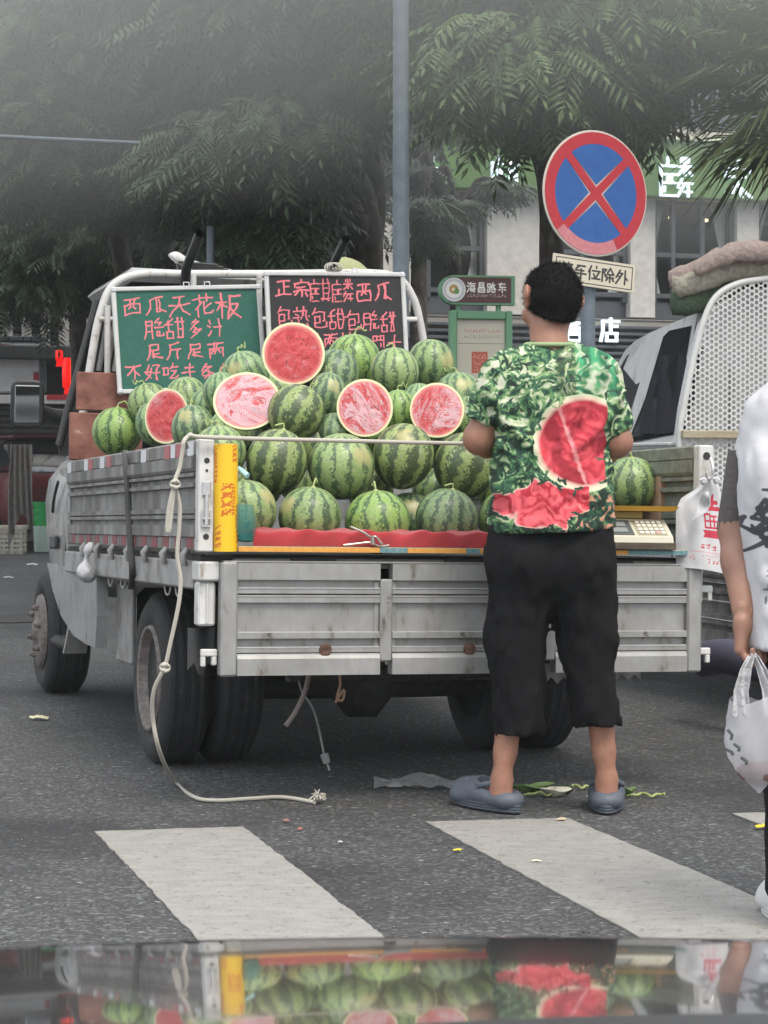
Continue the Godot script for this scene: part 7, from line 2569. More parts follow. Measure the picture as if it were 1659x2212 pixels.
func hang_bag() -> void:
	var d := 6.85
	var L := func(x: float, y: float, o: float) -> Vector3: return look_at_point(x, y, d - o)
	var t := thing("carrier_bag", "white carrier bag with red print hanging from a hook at the bed's right post", "bag", L.call(1512, 1100, 0.0))
	var st := tool()
	tube(st, curve([L.call(1535, 990, 0.03), L.call(1540, 1010, 0.05), L.call(1537, 1028, 0.05), L.call(1530, 1036, 0.05), L.call(1528, 1022, 0.05)], 5), 0.006, 8)
	single("bag_hook", st, M.bare, "metal hook on the right post holding the printed carrier bag", "hook")
	var left := [[1020, 1524], [1035, 1520], [1055, 1505], [1075, 1472], [1100, 1460], [1140, 1460], [1200, 1459], [1224, 1462]]
	var im := Image.create(512, 768, false, Image.FORMAT_RGB8)
	im.fill(col(0.54, 0.54, 0.55))
	var red := col(0.48, 0.03, 0.06)
	write(im, "上", Vector2(300, 180), Vector2(150, 110), Vector2.ZERO, 17, red)
	write(im, "旺", Vector2(300, 310), Vector2(120, 120), Vector2.ZERO, 8, red)
	for y in 60: line(im, Vector2(290 - absf(y - 30) * 0.6, 450 + y), Vector2(450 + absf(y - 30) * 0.9, 450 + y), 1, 1, red)
	small_print(im, 235, 560, 420, 52, red)
	line(im, Vector2(140, 628), Vector2(440, 628), 2.5, 2.5, col(0.6, 0.25, 0.28))
	small_print(im, 260, 644, 430, 22, col(0.55, 0.2, 0.22)); small_print(im, 300, 672, 420, 40, red)
	small_print(im, 120, 660, 190, 36, col(0.6, 0.2, 0.24))
	var m := picture(im, 0.4)
	m.backlight_enabled = true
	m.backlight = Color(0.4, 0.4, 0.42)
	var edge := func(v: float) -> Vector2:      # left and right outline by height, top v = 1
		var y := lerpf(1226.0, 1022.0, v)
		var l := 1459.0
		for k in left.size() - 1:
			if y >= left[k][0] and y <= left[k + 1][0]:
				l = lerpf(left[k][1], left[k + 1][1], (y - left[k][0]) / float(left[k + 1][0] - left[k][0]))
		var r := 1575.0 - 28.0 * pow(v, 2.0)
		if y < 1050: r = minf(r, 1535.0 + (y - 1020.0) * 0.7)
		return Vector2(l, r)
	for side in 2:
		st = tool()
		var f := func(u: float, v: float) -> Vector3:
			var e: Vector2 = edge.call(v)
			var uu := u if side == 0 else 1.0 - u
			var bulge := 0.03 * sin(PI * clampf(uu, 0.0, 1.0)) * (1.0 - 0.5 * v)
			var fold := 0.007 * absf(sin(uu * 9.0 + v * 3.0)) * (0.2 + v) + 0.006 * noise.get_noise_2d(uu * 90.0, v * 70.0)
			var p: Vector3 = L.call(lerpf(e.x, e.y, uu), lerpf(1226.0 + 16.0 * uu * uu, 1022.0, v), (bulge + fold) * (1.0 if side == 0 else -0.6) + 0.004 * (1 - side))
			return p - t.position
		sheet(st, 26, 30, f, 0.001)
		part("front_side" if side == 0 else "back_side", st, m if side == 0 else M.bag, t)
	st = tool()
	var flap := func(u: float, v: float) -> Vector3: return L.call(lerpf(lerpf(1490, 1522, v), lerpf(1526, 1536, v), u) + 4.0 * sin(v * 5.0), lerpf(1128, 1062, v) - 22.0 * u * (1.0 - v), 0.062 + 0.02 * u + 0.008 * sin(v * 7.0 + u * 3.0)) - t.position
	sheet(st, 8, 10, flap, 0.001)
	part("loose_handle", st, M.bag, t)
	for q in [[1520, 1040, 1512], [1548, 1038, 1556]]:
		st = tool()
		lathe(st, [Vector2(0.0, -0.02), Vector2(0.016, -0.014), Vector2(0.02, 0.0), Vector2(0.016, 0.018), Vector2(0, 0.022)], Transform3D(Basis.from_euler(Vector3(0.3, 0, 0.5)).scaled(Vector3(0.7, 0.62, 0.45)), L.call(q[0], q[1], 0.05) - t.position), 7, -1)
		part("handle_knot", st, M.bag, t)

# ---------------------------------------------------------------- people
func shirt_print() -> StandardMaterial3D:
	# the back of the tee: leafy green print with a big watermelon slice; 0.62 m wide, 0.72 m tall
	var im := Image.create(496, 576, false, Image.FORMAT_RGB8)
	var n := FastNoiseLite.new()
	n.seed = 21
	n.fractal_octaves = 3
	n.fractal_gain = 0.4
	n.frequency = 1.0
	var g := Gradient.new()
	g.offsets = PackedFloat32Array([0.0, 0.25, 0.42, 0.56, 0.70, 0.85, 1.0])
	g.colors = PackedColorArray([Color(0.008, 0.016, 0.012), Color(0.012, 0.045, 0.026), Color(0.032, 0.11, 0.055), Color(0.09, 0.20, 0.075), Color(0.20, 0.30, 0.13), Color(0.34, 0.40, 0.23), Color(0.48, 0.50, 0.38)])
	for y in 576:
		for x in 496:
			var px := 1190.0 + (x / 496.0 - 0.5) * 0.62 / 0.001409      # where this spot lies in the photograph's numbers, for layout only
			var py := 1755.0 - (1.44 - y / 576.0 * 0.72) / 0.001409
			var p := Vector2(x, y) * 0.0072
			var w1 := n.get_noise_2d(p.x * 1.6, p.y * 1.6)
			var w2 := n.get_noise_2d(p.x * 1.6 + 50, p.y * 1.6 + 9)
			var a := n.get_noise_2d(p.x * 3.0 + w1 * 1.5, p.y * 3.0 + w2 * 1.5)
			var vein := absf(n.get_noise_2d(p.x * 5.0 + w2 * 3.0, p.y * 5.0 + w1 * 3.0))
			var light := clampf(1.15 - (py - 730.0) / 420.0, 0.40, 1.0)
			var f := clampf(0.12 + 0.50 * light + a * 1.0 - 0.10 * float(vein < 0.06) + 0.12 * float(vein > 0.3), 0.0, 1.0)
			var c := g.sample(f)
			# a plain teal melon skin on the right shoulder
			if px > 1232 and px < 1330 and py < 880:
				var s := sin((px - 1232) * 0.17 + w1 * 1.5)
				var k := clampf((px - 1232) / 14.0, 0, 1) * clampf((880 - py) / 60.0, 0, 1) * clampf(0.9 - a * 1.2, 0, 1)
				c = c.lerp(Color(0.012, 0.11, 0.05).lerp(Color(0.04, 0.26, 0.12), clampf(s * 0.8 + 0.4, 0, 1)), k)
			if px > 1195 and px < 1235 and py < 900: c = c.lerp(Color(0.05, 0.075, 0.035), 0.55)
			# the slice on the lower right
			var e := Vector2((px - 1252.0) / 108.0, (py - 957.0) / 103.0)
			var r := e.length() + w1 * 0.03
			var cutx := px - 1300.0 - 8.0 * w2
			if r < 1.0 and cutx < 0.0:
				var red := Color(0.38, 0.018, 0.035).lerp(Color(0.60, 0.07, 0.09), clampf(0.5 + a * 1.3, 0, 1))
				red = red.lerp(Color(0.20, 0.004, 0.015), clampf((w2 + 0.06) * 2.4, 0, 0.8))
				red = red.lerp(Color(0.68, 0.30, 0.30), clampf(1.0 - absf(px - 1205.0 - (py - 900.0) * 0.35) / 7.0 + a * 0.7, 0, 0.75))
				red = red.lerp(Color(0.62, 0.44, 0.34), clampf((r - 0.84) * 14.0, 0, 1))
				c = red.lerp(Color(0.50, 0.55, 0.36), clampf((r - 0.92) * 20.0, 0, 1))
			# torn red flesh along the hem on the left
			var topedge := 1058.0 - 18.0 * clampf((px - 1085.0) / 40.0, 0, 1) + w1 * 22.0 + 0.12 * maxf(0.0, px - 1180.0)
			var botedge := 1118.0 + w2 * 26.0 + 0.16 * (px - 1100.0) - 0.9 * maxf(0.0, px - 1212.0)
			if px > 1062 and px < 1262 and py > topedge and py < botedge:
				var red := Color(0.36, 0.015, 0.03).lerp(Color(0.66, 0.10, 0.12), clampf(0.45 + a * 1.5 + 0.5 * (py - 1080.0) / 60.0, 0, 1))
				c = red.lerp(Color(0.66, 0.50, 0.42), clampf(1.0 - minf(py - topedge, botedge - py) / 5.0, 0, 0.75))
			if px > 1236 and py > 1068 and a > 0.12: c = c.lerp(Color(0.62, 0.22, 0.16), 0.7)
			im.set_pixel(x, y, c.linear_to_srgb())
	for k in 1500:
		var q := Vector2(rng.randf() * 496, rng.randf() * 576)
		var o := im.get_pixelv(Vector2i(q)).srgb_to_linear()
		if o.r > o.g * 1.1: continue
		var px := 1190.0 + (q.x / 496.0 - 0.5) * 440.0
		if px > 1236 and q.y < 280 and rng.randf() < 0.8: continue
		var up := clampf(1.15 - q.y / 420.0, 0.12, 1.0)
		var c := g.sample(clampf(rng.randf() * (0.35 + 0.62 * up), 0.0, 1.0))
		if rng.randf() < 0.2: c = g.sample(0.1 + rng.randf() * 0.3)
		var a := rng.randf() * TAU
		var l := rng.randf_range(5, 17)
		var e := q + Vector2.from_angle(a) * l
		var e2 := e + Vector2.from_angle(a + rng.randf_range(-0.9, 0.9)) * l * 0.7
		var sc := c.linear_to_srgb()
		sc.a = 0.55
		line(im, q, e, rng.randf_range(1.0, 2.2), rng.randf_range(2.0, 4.2), sc)
		line(im, e, e2, rng.randf_range(2.0, 4.0), 0.8, sc)
	var m := picture(im, 0.85)
	return m

func make_man() -> void:
	var t := thing("person", "man in a green watermelon-print tee and black cropped trousers, seen from behind", "person", on_ground(1190, 1755))
	noise.frequency = 1.0
	# skin: one body from the neck to the feet
	var f := field(Vector3(-0.36, -0.02, -0.50), Vector3(0.36, 1.50, 0.22), 0.0125)
	f.bone(Vector3(-0.005, 1.34, 0.0), Vector3(-0.006, 1.49, -0.035), 0.060, 0.057, 0.04)
	f.bone(Vector3(-0.11, 1.305, 0.0), Vector3(0.11, 1.30, 0.0), 0.050, 0.055, 0.04)
	f.bone(Vector3(0, 1.25, -0.02), Vector3(0, 0.95, -0.02), 0.105, 0.10, 0.05, Vector3(1, 1, 0.72))
	f.bone(Vector3(-0.05, 0.86, -0.01), Vector3(0.05, 0.86, -0.01), 0.085, 0.085, 0.05, Vector3(1, 1, 0.85))
	for s in [-1.0, 1.0]:
		var sh := Vector3(0.150 * s, 1.305, 0.0)
		var el := Vector3(-0.219, 1.138, -0.01) if s < 0 else Vector3(0.198, 1.128, -0.005)
		var wr := Vector3(-0.13, 1.10, -0.25) if s < 0 else Vector3(0.13, 1.06, -0.26)
		f.bone(sh, el, 0.040, 0.047, 0.03)
		f.bone(el, el.lerp(wr, 0.35), 0.047, 0.043, 0.02)
		f.bone(el.lerp(wr, 0.35), wr, 0.043, 0.029, 0.02)
	for s in [-1.0, 1.0]:
		var hip := Vector3(0.085 * s, 0.84, 0)
		var knee := Vector3(-0.105, 0.48, -0.04) if s < 0 else Vector3(0.135, 0.48, -0.03)
		var ank := Vector3(-0.150, 0.085, 0.0) if s < 0 else Vector3(0.170, 0.085, 0.0)
		f.bone(hip, knee, 0.085, 0.058, 0.03)
		var calf := knee.lerp(ank, 0.38) + Vector3(0, 0, 0.014)
		f.bone(knee, calf, 0.048, 0.047, 0.03)
		f.bone(calf, calf.lerp(ank, 0.6), 0.047, 0.035, 0.02)
		f.bone(calf.lerp(ank, 0.6), ank + Vector3(0, 0.02, 0), 0.033, 0.029, 0.02)
		for e in [-1.0, 1.0]: f.bone(ank + Vector3(0.022 * e, 0.012 + 0.004 * e, -0.006), ank + Vector3(0.027 * e, 0.008 + 0.004 * e, -0.006), 0.012, 0.011, 0.01)
		f.bone(ank + Vector3(0, 0.07, 0.022), ank + Vector3(0, 0.0, 0.018), 0.012, 0.013, 0.012)
		f.bone(ank + Vector3(0, 0.02, 0), ank + Vector3(0, -0.035, 0.006), 0.030, 0.032, 0.02)
		var dirn := Vector3(-0.67, 0, -0.74) if s < 0 else Vector3(0.10, 0, -0.99)
		f.bone(ank + Vector3(0, -0.035, 0), ank + dirn * 0.13 + Vector3(0, -0.045, 0), 0.028, 0.022, 0.02)
	var st := tool()
	f.mesh_into(st)
	var neck := Transform3D(Basis.from_euler(Vector3(-0.22, 0.30, -0.15)), Vector3(-0.006, 1.444, -0.030))
	head_into(st, neck)
	for s in [-1.0, 1.0]:
		var wr := Vector3(-0.13, 1.10, -0.25) if s < 0 else Vector3(0.13, 1.06, -0.26)
		var el := Vector3(-0.219, 1.138, -0.01) if s < 0 else Vector3(0.198, 1.128, -0.005)
		var down := (el - wr).normalized()
		var z: Vector3 = Vector3.UP.cross(down).normalized() * s
		hand_into(st, Transform3D(Basis(down.cross(z), down, z), wr), -s, 0.55, 0.98)
	part("body", st, M.skin, t)
	st = tool()
	hair_into(st, neck)
	part("hair", st, M.hair, t)
	# tee
	f = field(Vector3(-0.34, 0.82, -0.24), Vector3(0.34, 1.50, 0.22), 0.010)
	f.bone(Vector3(-0.112, 1.315, 0.0), Vector3(0.112, 1.31, 0.0), 0.088, 0.088, 0.05, Vector3(1, 1, 0.98))
	f.bone(Vector3(-0.082, 1.24, 0.0), Vector3(0.082, 1.24, 0.0), 0.102, 0.105, 0.06, Vector3(1, 1, 1.0))
	f.bone(Vector3(-0.055, 1.37, -0.005), Vector3(0.055, 1.37, -0.005), 0.062, 0.062, 0.05)
	f.bone(Vector3(-0.062, 1.08, -0.005), Vector3(0.062, 1.08, -0.005), 0.104, 0.104, 0.10, Vector3(1, 1, 1.05))
	f.bone(Vector3(-0.062, 0.96, 0.0), Vector3(0.062, 0.96, 0.0), 0.108, 0.108, 0.12, Vector3(1, 1, 1.1))
	f.bone(Vector3(-0.066, 0.82, 0.0), Vector3(0.066, 0.82, 0.0), 0.116, 0.116, 0.12, Vector3(1, 1, 1.14))
	f.bone(Vector3(-0.142, 1.325, 0.0), Vector3(-0.222, 1.185, -0.005), 0.072, 0.058, 0.03, Vector3.ONE, true)
	f.bone(Vector3(0.142, 1.32, 0.0), Vector3(0.195, 1.150, -0.003), 0.070, 0.058, 0.03, Vector3.ONE, true)
	# creases: pulls from the armpits, folds at the waist and hem
	for k in [[-0.15, 1.20, 0.10, -0.02, 1.06, 0.125], [-0.16, 1.12, 0.09, -0.05, 1.01, 0.12], [0.16, 1.20, 0.09, 0.06, 1.10, 0.125], [0.165, 1.05, 0.06, 0.04, 0.98, 0.125], [-0.16, 0.98, 0.07, 0.0, 0.93, 0.13], [0.16, 0.95, 0.07, 0.02, 0.90, 0.14], [-0.20, 1.28, 0.07, -0.12, 1.22, 0.10], [0.20, 1.27, 0.07, 0.13, 1.20, 0.10]]:
		f.bone(Vector3(k[0], k[1], k[2]), Vector3(k[3], k[4], k[5]), 0.012, 0.006, 0.03)
	noise.frequency = 1.0
	f.ripple(noise, 0.013, Vector3(9, 7, 9))
	f.ripple(noise, 0.008, Vector3(20, 26, 20))
	f.bone(Vector3(-0.005, 1.41, -0.045), Vector3(-0.006, 1.55, -0.06), 0.060, 0.066, 0.01, Vector3.ONE, false, true)
	f.cut(Vector3(0, 0.856, 0), Vector3(0.04, -1, 0.0).normalized())
	st = tool()
	f.mesh_into(st, Rect2(-0.31, 0.72, 0.62, 0.72))
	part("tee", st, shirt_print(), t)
	st = tool()
	var ring := []
	for k in 25:
		var a := TAU * k / 24
		ring.append(Vector3(-0.006 + 0.070 * cos(a), 1.424 + 0.004 * sin(a) , -0.012 - 0.070 * sin(a) * 0.9))
	tube(st, ring, 0.007, 8)
	part("collar", st, mat(0.25, 0.33, 0.17, 0.85), t)
	# trousers
	f = field(Vector3(-0.27, 0.20, -0.22), Vector3(0.27, 0.90, 0.22), 0.0115)
	f.bone(Vector3(-0.080, 0.86, 0.0), Vector3(0.082, 0.86, 0.0), 0.098, 0.098, 0.06, Vector3(1, 1, 1.02))
	f.bone(Vector3(-0.074, 0.76, 0.012), Vector3(0.078, 0.76, 0.012), 0.114, 0.112, 0.06, Vector3(1, 1, 1.05))
	f.bone(Vector3(-0.084, 0.76, 0.01), Vector3(-0.106, 0.50, -0.02), 0.106, 0.087, 0.035, Vector3(1, 1, 1.08))
	f.bone(Vector3(-0.106, 0.52, -0.02), Vector3(-0.094, 0.232, 0.0), 0.088, 0.078, 0.03, Vector3(1, 1, 1.1), true)
	f.bone(Vector3(0.088, 0.76, 0.01), Vector3(0.114, 0.50, -0.015), 0.103, 0.082, 0.035, Vector3(1, 1, 1.08))
	f.bone(Vector3(0.114, 0.52, -0.015), Vector3(0.138, 0.268, 0.0), 0.083, 0.068, 0.03, Vector3(1, 1, 1.12), true)
	f.ripple(noise, 0.020, Vector3(10, 4.5, 10))
	f.ripple(noise, 0.010, Vector3(24, 12, 24))
	f.bone(Vector3(0.006, 0.60, 0.16), Vector3(0.004, 0.84, 0.15), 0.010, 0.006, 0.01, Vector3.ONE, false, true)
	st = tool()
	f.mesh_into(st)
	part("trousers", st, M.pants, t)
	clog("", Vector3(-0.150, 0.002, -0.012) + Vector3(-0.026, 0, -0.04), 0.64, M.clog, M.sole, t)
	clog("", Vector3(0.176, 0.002, -0.062), -0.10, M.clog, M.sole, t)

func make_shopper() -> void:
	# the shopper at the right edge; most of the body stands beyond the frame
	var at := on_ground(1795, 2002)
	var t := thing("person", "shopper at the right edge in a white tee with black print, carrying a plastic bag", "person", at)
	var s := 1.0
	var L := func(x: float, y: float, dz: float) -> Vector3: return Vector3((x - 1795.0) * 0.00106, (2002.0 - y) * 0.00106, dz)
	var el: Vector3 = L.call(1598, 1140, -0.06)
	var wr: Vector3 = L.call(1596, 1325, 0.05)
	var f := field(Vector3(-0.32, -0.02, -0.36), Vector3(0.36, 1.34, 0.22), 0.0125)
	f.bone(Vector3(0.0, 1.20, 0.0), Vector3(0, 1.33, -0.01), 0.052, 0.050, 0.04)
	f.bone(Vector3(-0.10, 1.16, 0.0), Vector3(0.10, 1.16, 0.0), 0.05, 0.06, 0.04)
	f.bone(Vector3(0.02, 1.10, 0), Vector3(0.02, 0.80, 0), 0.10, 0.10, 0.05, Vector3(1, 1, 0.8))
	f.bone(Vector3(-0.01, 0.72, 0), Vector3(0.06, 0.72, 0), 0.09, 0.09, 0.05, Vector3(1, 1, 0.85))
	f.bone(Vector3(-0.145, 1.145, 0.0), el, 0.042, 0.042, 0.03)
	f.bone(el, el.lerp(wr, 0.4), 0.042, 0.040, 0.02)
	f.bone(el.lerp(wr, 0.4), wr, 0.040, 0.0255, 0.02)
	f.bone(Vector3(0.165, 1.17, 0.0), Vector3(0.205, 0.92, 0.02), 0.054, 0.042, 0.03)
	f.bone(Vector3(0.205, 0.92, 0.02), Vector3(0.19, 0.70, -0.08), 0.041, 0.028, 0.02)
	var st := tool()
	for k in [-1.0, 1.0]:
		var ank := Vector3(0.075 * k + 0.01, 0.08, 0.02)
		f.bone(Vector3(0.075 * k, 0.72, 0), Vector3(0.08 * k, 0.40, -0.02), 0.08, 0.054, 0.03)
		f.bone(Vector3(0.08 * k, 0.40, -0.02), Vector3(0.08 * k, 0.28, 0.01), 0.05, 0.05, 0.03)
		f.bone(Vector3(0.08 * k, 0.28, 0.01), ank, 0.05, 0.034, 0.03)
		f.bone(ank, ank + Vector3(-0.03, -0.04, -0.14), 0.036, 0.026, 0.02)
	f.mesh_into(st)
	head_into(st, Transform3D(Basis.from_euler(Vector3(-0.1, 0.5, 0)).scaled(Vector3.ONE * 0.93), Vector3(0, 1.29, -0.01)))
	var dn := (el - wr).normalized()
	hand_into(st, Transform3D(Basis(Vector3.UP, deg_to_rad(-25)), wr + Vector3(0, -0.004, 0)), 1.0, 1.25, 0.98)
	hand_into(st, Transform3D(Basis(Vector3.RIGHT, 0.35), Vector3(0.19, 0.695, -0.085)), -1.0, 0.5, 0.95)
	part("body", st, M.skin_dark, t)
	st = tool()
	hair_into(st, Transform3D(Basis.from_euler(Vector3(-0.1, 0.5, 0)).scaled(Vector3.ONE * 0.93), Vector3(0, 1.29, -0.01)), 0.02, 1200)
	part("hair", st, M.hair, t)
	# tee with print on the back
	f = field(Vector3(-0.31, 0.58, -0.22), Vector3(0.31, 1.33, 0.24), 0.011)
	f.bone(Vector3(-0.10, 1.165, 0.0), Vector3(0.11, 1.165, 0.0), 0.084, 0.084, 0.05)
	f.bone(Vector3(-0.104, 1.04, 0.03), Vector3(0.10, 1.04, 0.02), 0.110, 0.110, 0.06, Vector3(1, 1, 0.9))
	f.bone(Vector3(-0.080, 0.86, 0.03), Vector3(0.09, 0.86, 0.02), 0.108, 0.108, 0.08, Vector3(1, 1, 0.92))
	f.bone(Vector3(-0.082, 0.95, 0.03), Vector3(0.09, 0.95, 0.02), 0.110, 0.110, 0.08, Vector3(1, 1, 0.92))
	f.bone(Vector3(-0.080, 0.74, 0.03), Vector3(0.09, 0.74, 0.02), 0.112, 0.112, 0.08, Vector3(1, 1, 0.98))
	f.bone(Vector3(-0.085, 0.60, 0.02), Vector3(0.09, 0.60, 0.02), 0.120, 0.118, 0.1, Vector3(1, 1, 1.1))
	f.bone(Vector3(-0.05, 1.235, 0), Vector3(0.05, 1.235, 0), 0.058, 0.058, 0.05)
	f.bone(Vector3(-0.13, 1.165, -0.01), Vector3(-0.175, 1.06, -0.035), 0.068, 0.058, 0.03, Vector3.ONE, true)
	f.bone(Vector3(0.15, 1.175, 0.0), Vector3(0.20, 1.03, 0.01), 0.075, 0.066, 0.03, Vector3.ONE, true)
	for k in [[-0.16, 0.80, 0.10, 0.0, 0.74, 0.15], [-0.15, 0.72, 0.11, 0.02, 0.69, 0.15], [-0.17, 1.0, 0.08, -0.05, 0.9, 0.14], [0.16, 0.9, 0.1, 0.05, 0.8, 0.15]]:
		f.bone(Vector3(k[0], k[1], k[2]), Vector3(k[3], k[4], k[5]), 0.012, 0.006, 0.03)
	f.ripple(noise, 0.010, Vector3(10, 4, 10))
	f.ripple(noise, 0.005, Vector3(22, 16, 22))
	f.bone(Vector3(0, 1.28, -0.02), Vector3(0, 1.4, -0.02), 0.056, 0.06, 0.01, Vector3.ONE, false, true)
	f.cut(Vector3(-0.2, 0.640, 0), Vector3(-0.06, -1, 0).normalized())
	st = tool()
	f.mesh_into(st, Rect2(-0.30, 0.60, 0.60, 0.70))
	var im := Image.create(480, 560, false, Image.FORMAT_RGB8)
	im.fill(col(0.45, 0.45, 0.465))
	var ink := col(0.045, 0.045, 0.055)
	for k in 230:      # a dense black graphic across the upper back
		var x := rng.randf_range(95, 400)
		var y := rng.randf_range(120, 330)
		if y < 250 - (x - 95) * 0.55: continue
		var q := Vector2(x, y)
		for j in 4:
			var e := q + Vector2(rng.randf_range(-30, 30), rng.randf_range(-26, 18))
			line(im, q, e, 4.2, 2.2, ink)
			q = e
	for k in 16: line(im, Vector2(108 + k * 18, 246), Vector2(106 + k * 18, 340 - 12 * (k % 3)), 4.0, 4.0, ink)
	for k in 3: line(im, Vector2(104, 250 + k * 34), Vector2(400, 200 + k * 34), 3.5, 3.5, col(0.46, 0.46, 0.47))
	for k in 3: small_print(im, 100, 384 + k * 22, 390, 15, col(0.12, 0.13, 0.15))
	small_print(im, 112, 452, 150, 10, col(0.3, 0.3, 0.32))
	fill(im, 106, 486, 116, 498, ink)
	var tm := picture(im, 0.85)
	part("tee", st, tm, t)
	# dark sleeve end below the tee
	st = tool()
	var slv := []
	for k in 7:
		var q := k / 6.0
		var c := Vector3(-0.180, 1.09, -0.045).lerp(el + Vector3(0.0, -0.005, 0), q)
		var rg := []
		for j in 18: rg.append(c + Vector3(cos(TAU * j / 18) * (0.052 - 0.005 * q), 0, -sin(TAU * j / 18) * (0.052 - 0.005 * q)))
		rg.reverse()
		slv.append(rg)
	loft(st, slv)
	part("dark_sleeve", st, grain([[0.0, col_l(0.055, 0.048, 0.046)], [1.0, col_l(0.10, 0.09, 0.088)]], 8.0, 0.9, 0.03), t)
	# black loose trousers
	f = field(Vector3(-0.26, 0.04, -0.2), Vector3(0.26, 0.72, 0.2), 0.013)
	f.bone(Vector3(-0.04, 0.66, 0.0), Vector3(0.07, 0.66, 0.0), 0.110, 0.115, 0.05)
	f.bone(Vector3(-0.055, 0.64, 0), Vector3(-0.073, 0.07, 0.01), 0.105, 0.078, 0.03, Vector3(1, 1, 1.1), true)
	f.bone(Vector3(0.09, 0.64, 0), Vector3(0.085, 0.07, 0.01), 0.105, 0.078, 0.03, Vector3(1, 1, 1.1), true)
	f.ripple(noise, 0.008, Vector3(9, 9, 9))
	st = tool()
	f.mesh_into(st)
	part("trousers", st, M.pants, t)
	var white := mat(0.48, 0.48, 0.475, 0.5)
	var white2 := mat(0.42, 0.43, 0.43, 0.6)
	var foot: Vector3 = L.call(1640, 1960, 0.0)
	clog("white clog", Vector3(-0.075, 0.002, -0.03), 0.12, white, white2, t)
	clog("white clog", Vector3(0.075, 0.002, -0.05), -0.1, white, white2, t)
	# the bag in the hand
	var b := thing("shopping_bag", "white translucent shopping bag with dark contents held by the shopper", "bag", at + L.call(1612, 1415, 0.10))
	var bl := func(x: float, y: float, dz: float) -> Vector3: return L.call(x, y, dz) - L.call(1612, 1415, 0.0)
	st = tool()
	var rings := []
	for k in 17:
		var v := k / 16.0
		var y := lerpf(1698.0, 1500.0, v)
		var half: float = [2, 14, 26, 38, 48, 56, 62, 66, 67, 67, 66, 64, 62, 60, 57, 54, 50][k]
		var cx := lerpf(1622.0, 1612.0, v)
		var rg := []
		for j in 30:
			var a := TAU * j / 30
			var rr := half * (1.0 + 0.10 * noise.get_noise_2d(j * 28.0, k * 20.0) + 0.05 * sin(a * 7.0 + v * 5.0))
			rg.append(bl.call(cx + cos(a) * rr, y + 10.0 * sin(a * 2.0) * v, -sin(a) * rr * 0.00060))
		rings.append(rg)
	loft(st, rings, true, false)
	var film := mat(0.56, 0.56, 0.585, 0.32)
	film.transparency = BaseMaterial3D.TRANSPARENCY_ALPHA
	film.albedo_color.a = 0.46
	film.backlight_enabled = true
	film.backlight = Color(0.5, 0.5, 0.52)
	part("sack", st, film, b)
	for q in [[[1580, 1530], [1578, 1478], [1588, 1435], [1602, 1404], 0.026], [[1646, 1530], [1638, 1478], [1624, 1435], [1610, 1404], 0.02]]:
		st = tool()
		var g := func(u: float, v: float) -> Vector3:
			var p: Array = [q[0], q[1], q[2], q[3]]
			var i := mini(2, int(v * 3.0))
			var w := v * 3.0 - i
			return bl.call(lerpf(p[i][0], p[i + 1][0], w) + (u - 0.5) * lerpf(38.0, 14.0, v), lerpf(p[i][1], p[i + 1][1], w) + 4.0 * sin(u * 9.0), q[4] + 0.008 * sin(u * 12.0 + v * 4.0))
		sheet(st, 8, 12, g, 0.001)
		part("handle", st, M.bag, b)
	st = tool()
	rings = []
	for k in 7:
		var v := k / 6.0
		var half: float = [4, 24, 38, 46, 48, 44, 20][k]
		var rg := []
		for j in 20: rg.append(bl.call(1622.0 + cos(TAU * j / 20) * half * (1.0 + 0.08 * sin(j * 1.9)), lerpf(1684.0, 1632.0, v), -sin(TAU * j / 20) * half * 0.0005))
		rings.append(rg)
	loft(st, rings)
	part("contents", st, mat(0.14, 0.075, 0.075, 0.6), b)
	st = tool()
	for q in [[1550, 1560, 1556, 1580], [1563, 1590, 1572, 1604], [1545, 1600, 1560, 1612], [1578, 1618, 1588, 1632]]:
		tube(st, [bl.call(q[0], q[1], 0.036), bl.call((q[0] + q[2]) / 2.0 + 5.0, (q[1] + q[3]) / 2.0, 0.042), bl.call(q[2], q[3], 0.040)], 0.004, 5)
	part("dark_print", st, mat(0.05, 0.06, 0.06, 0.6), b)

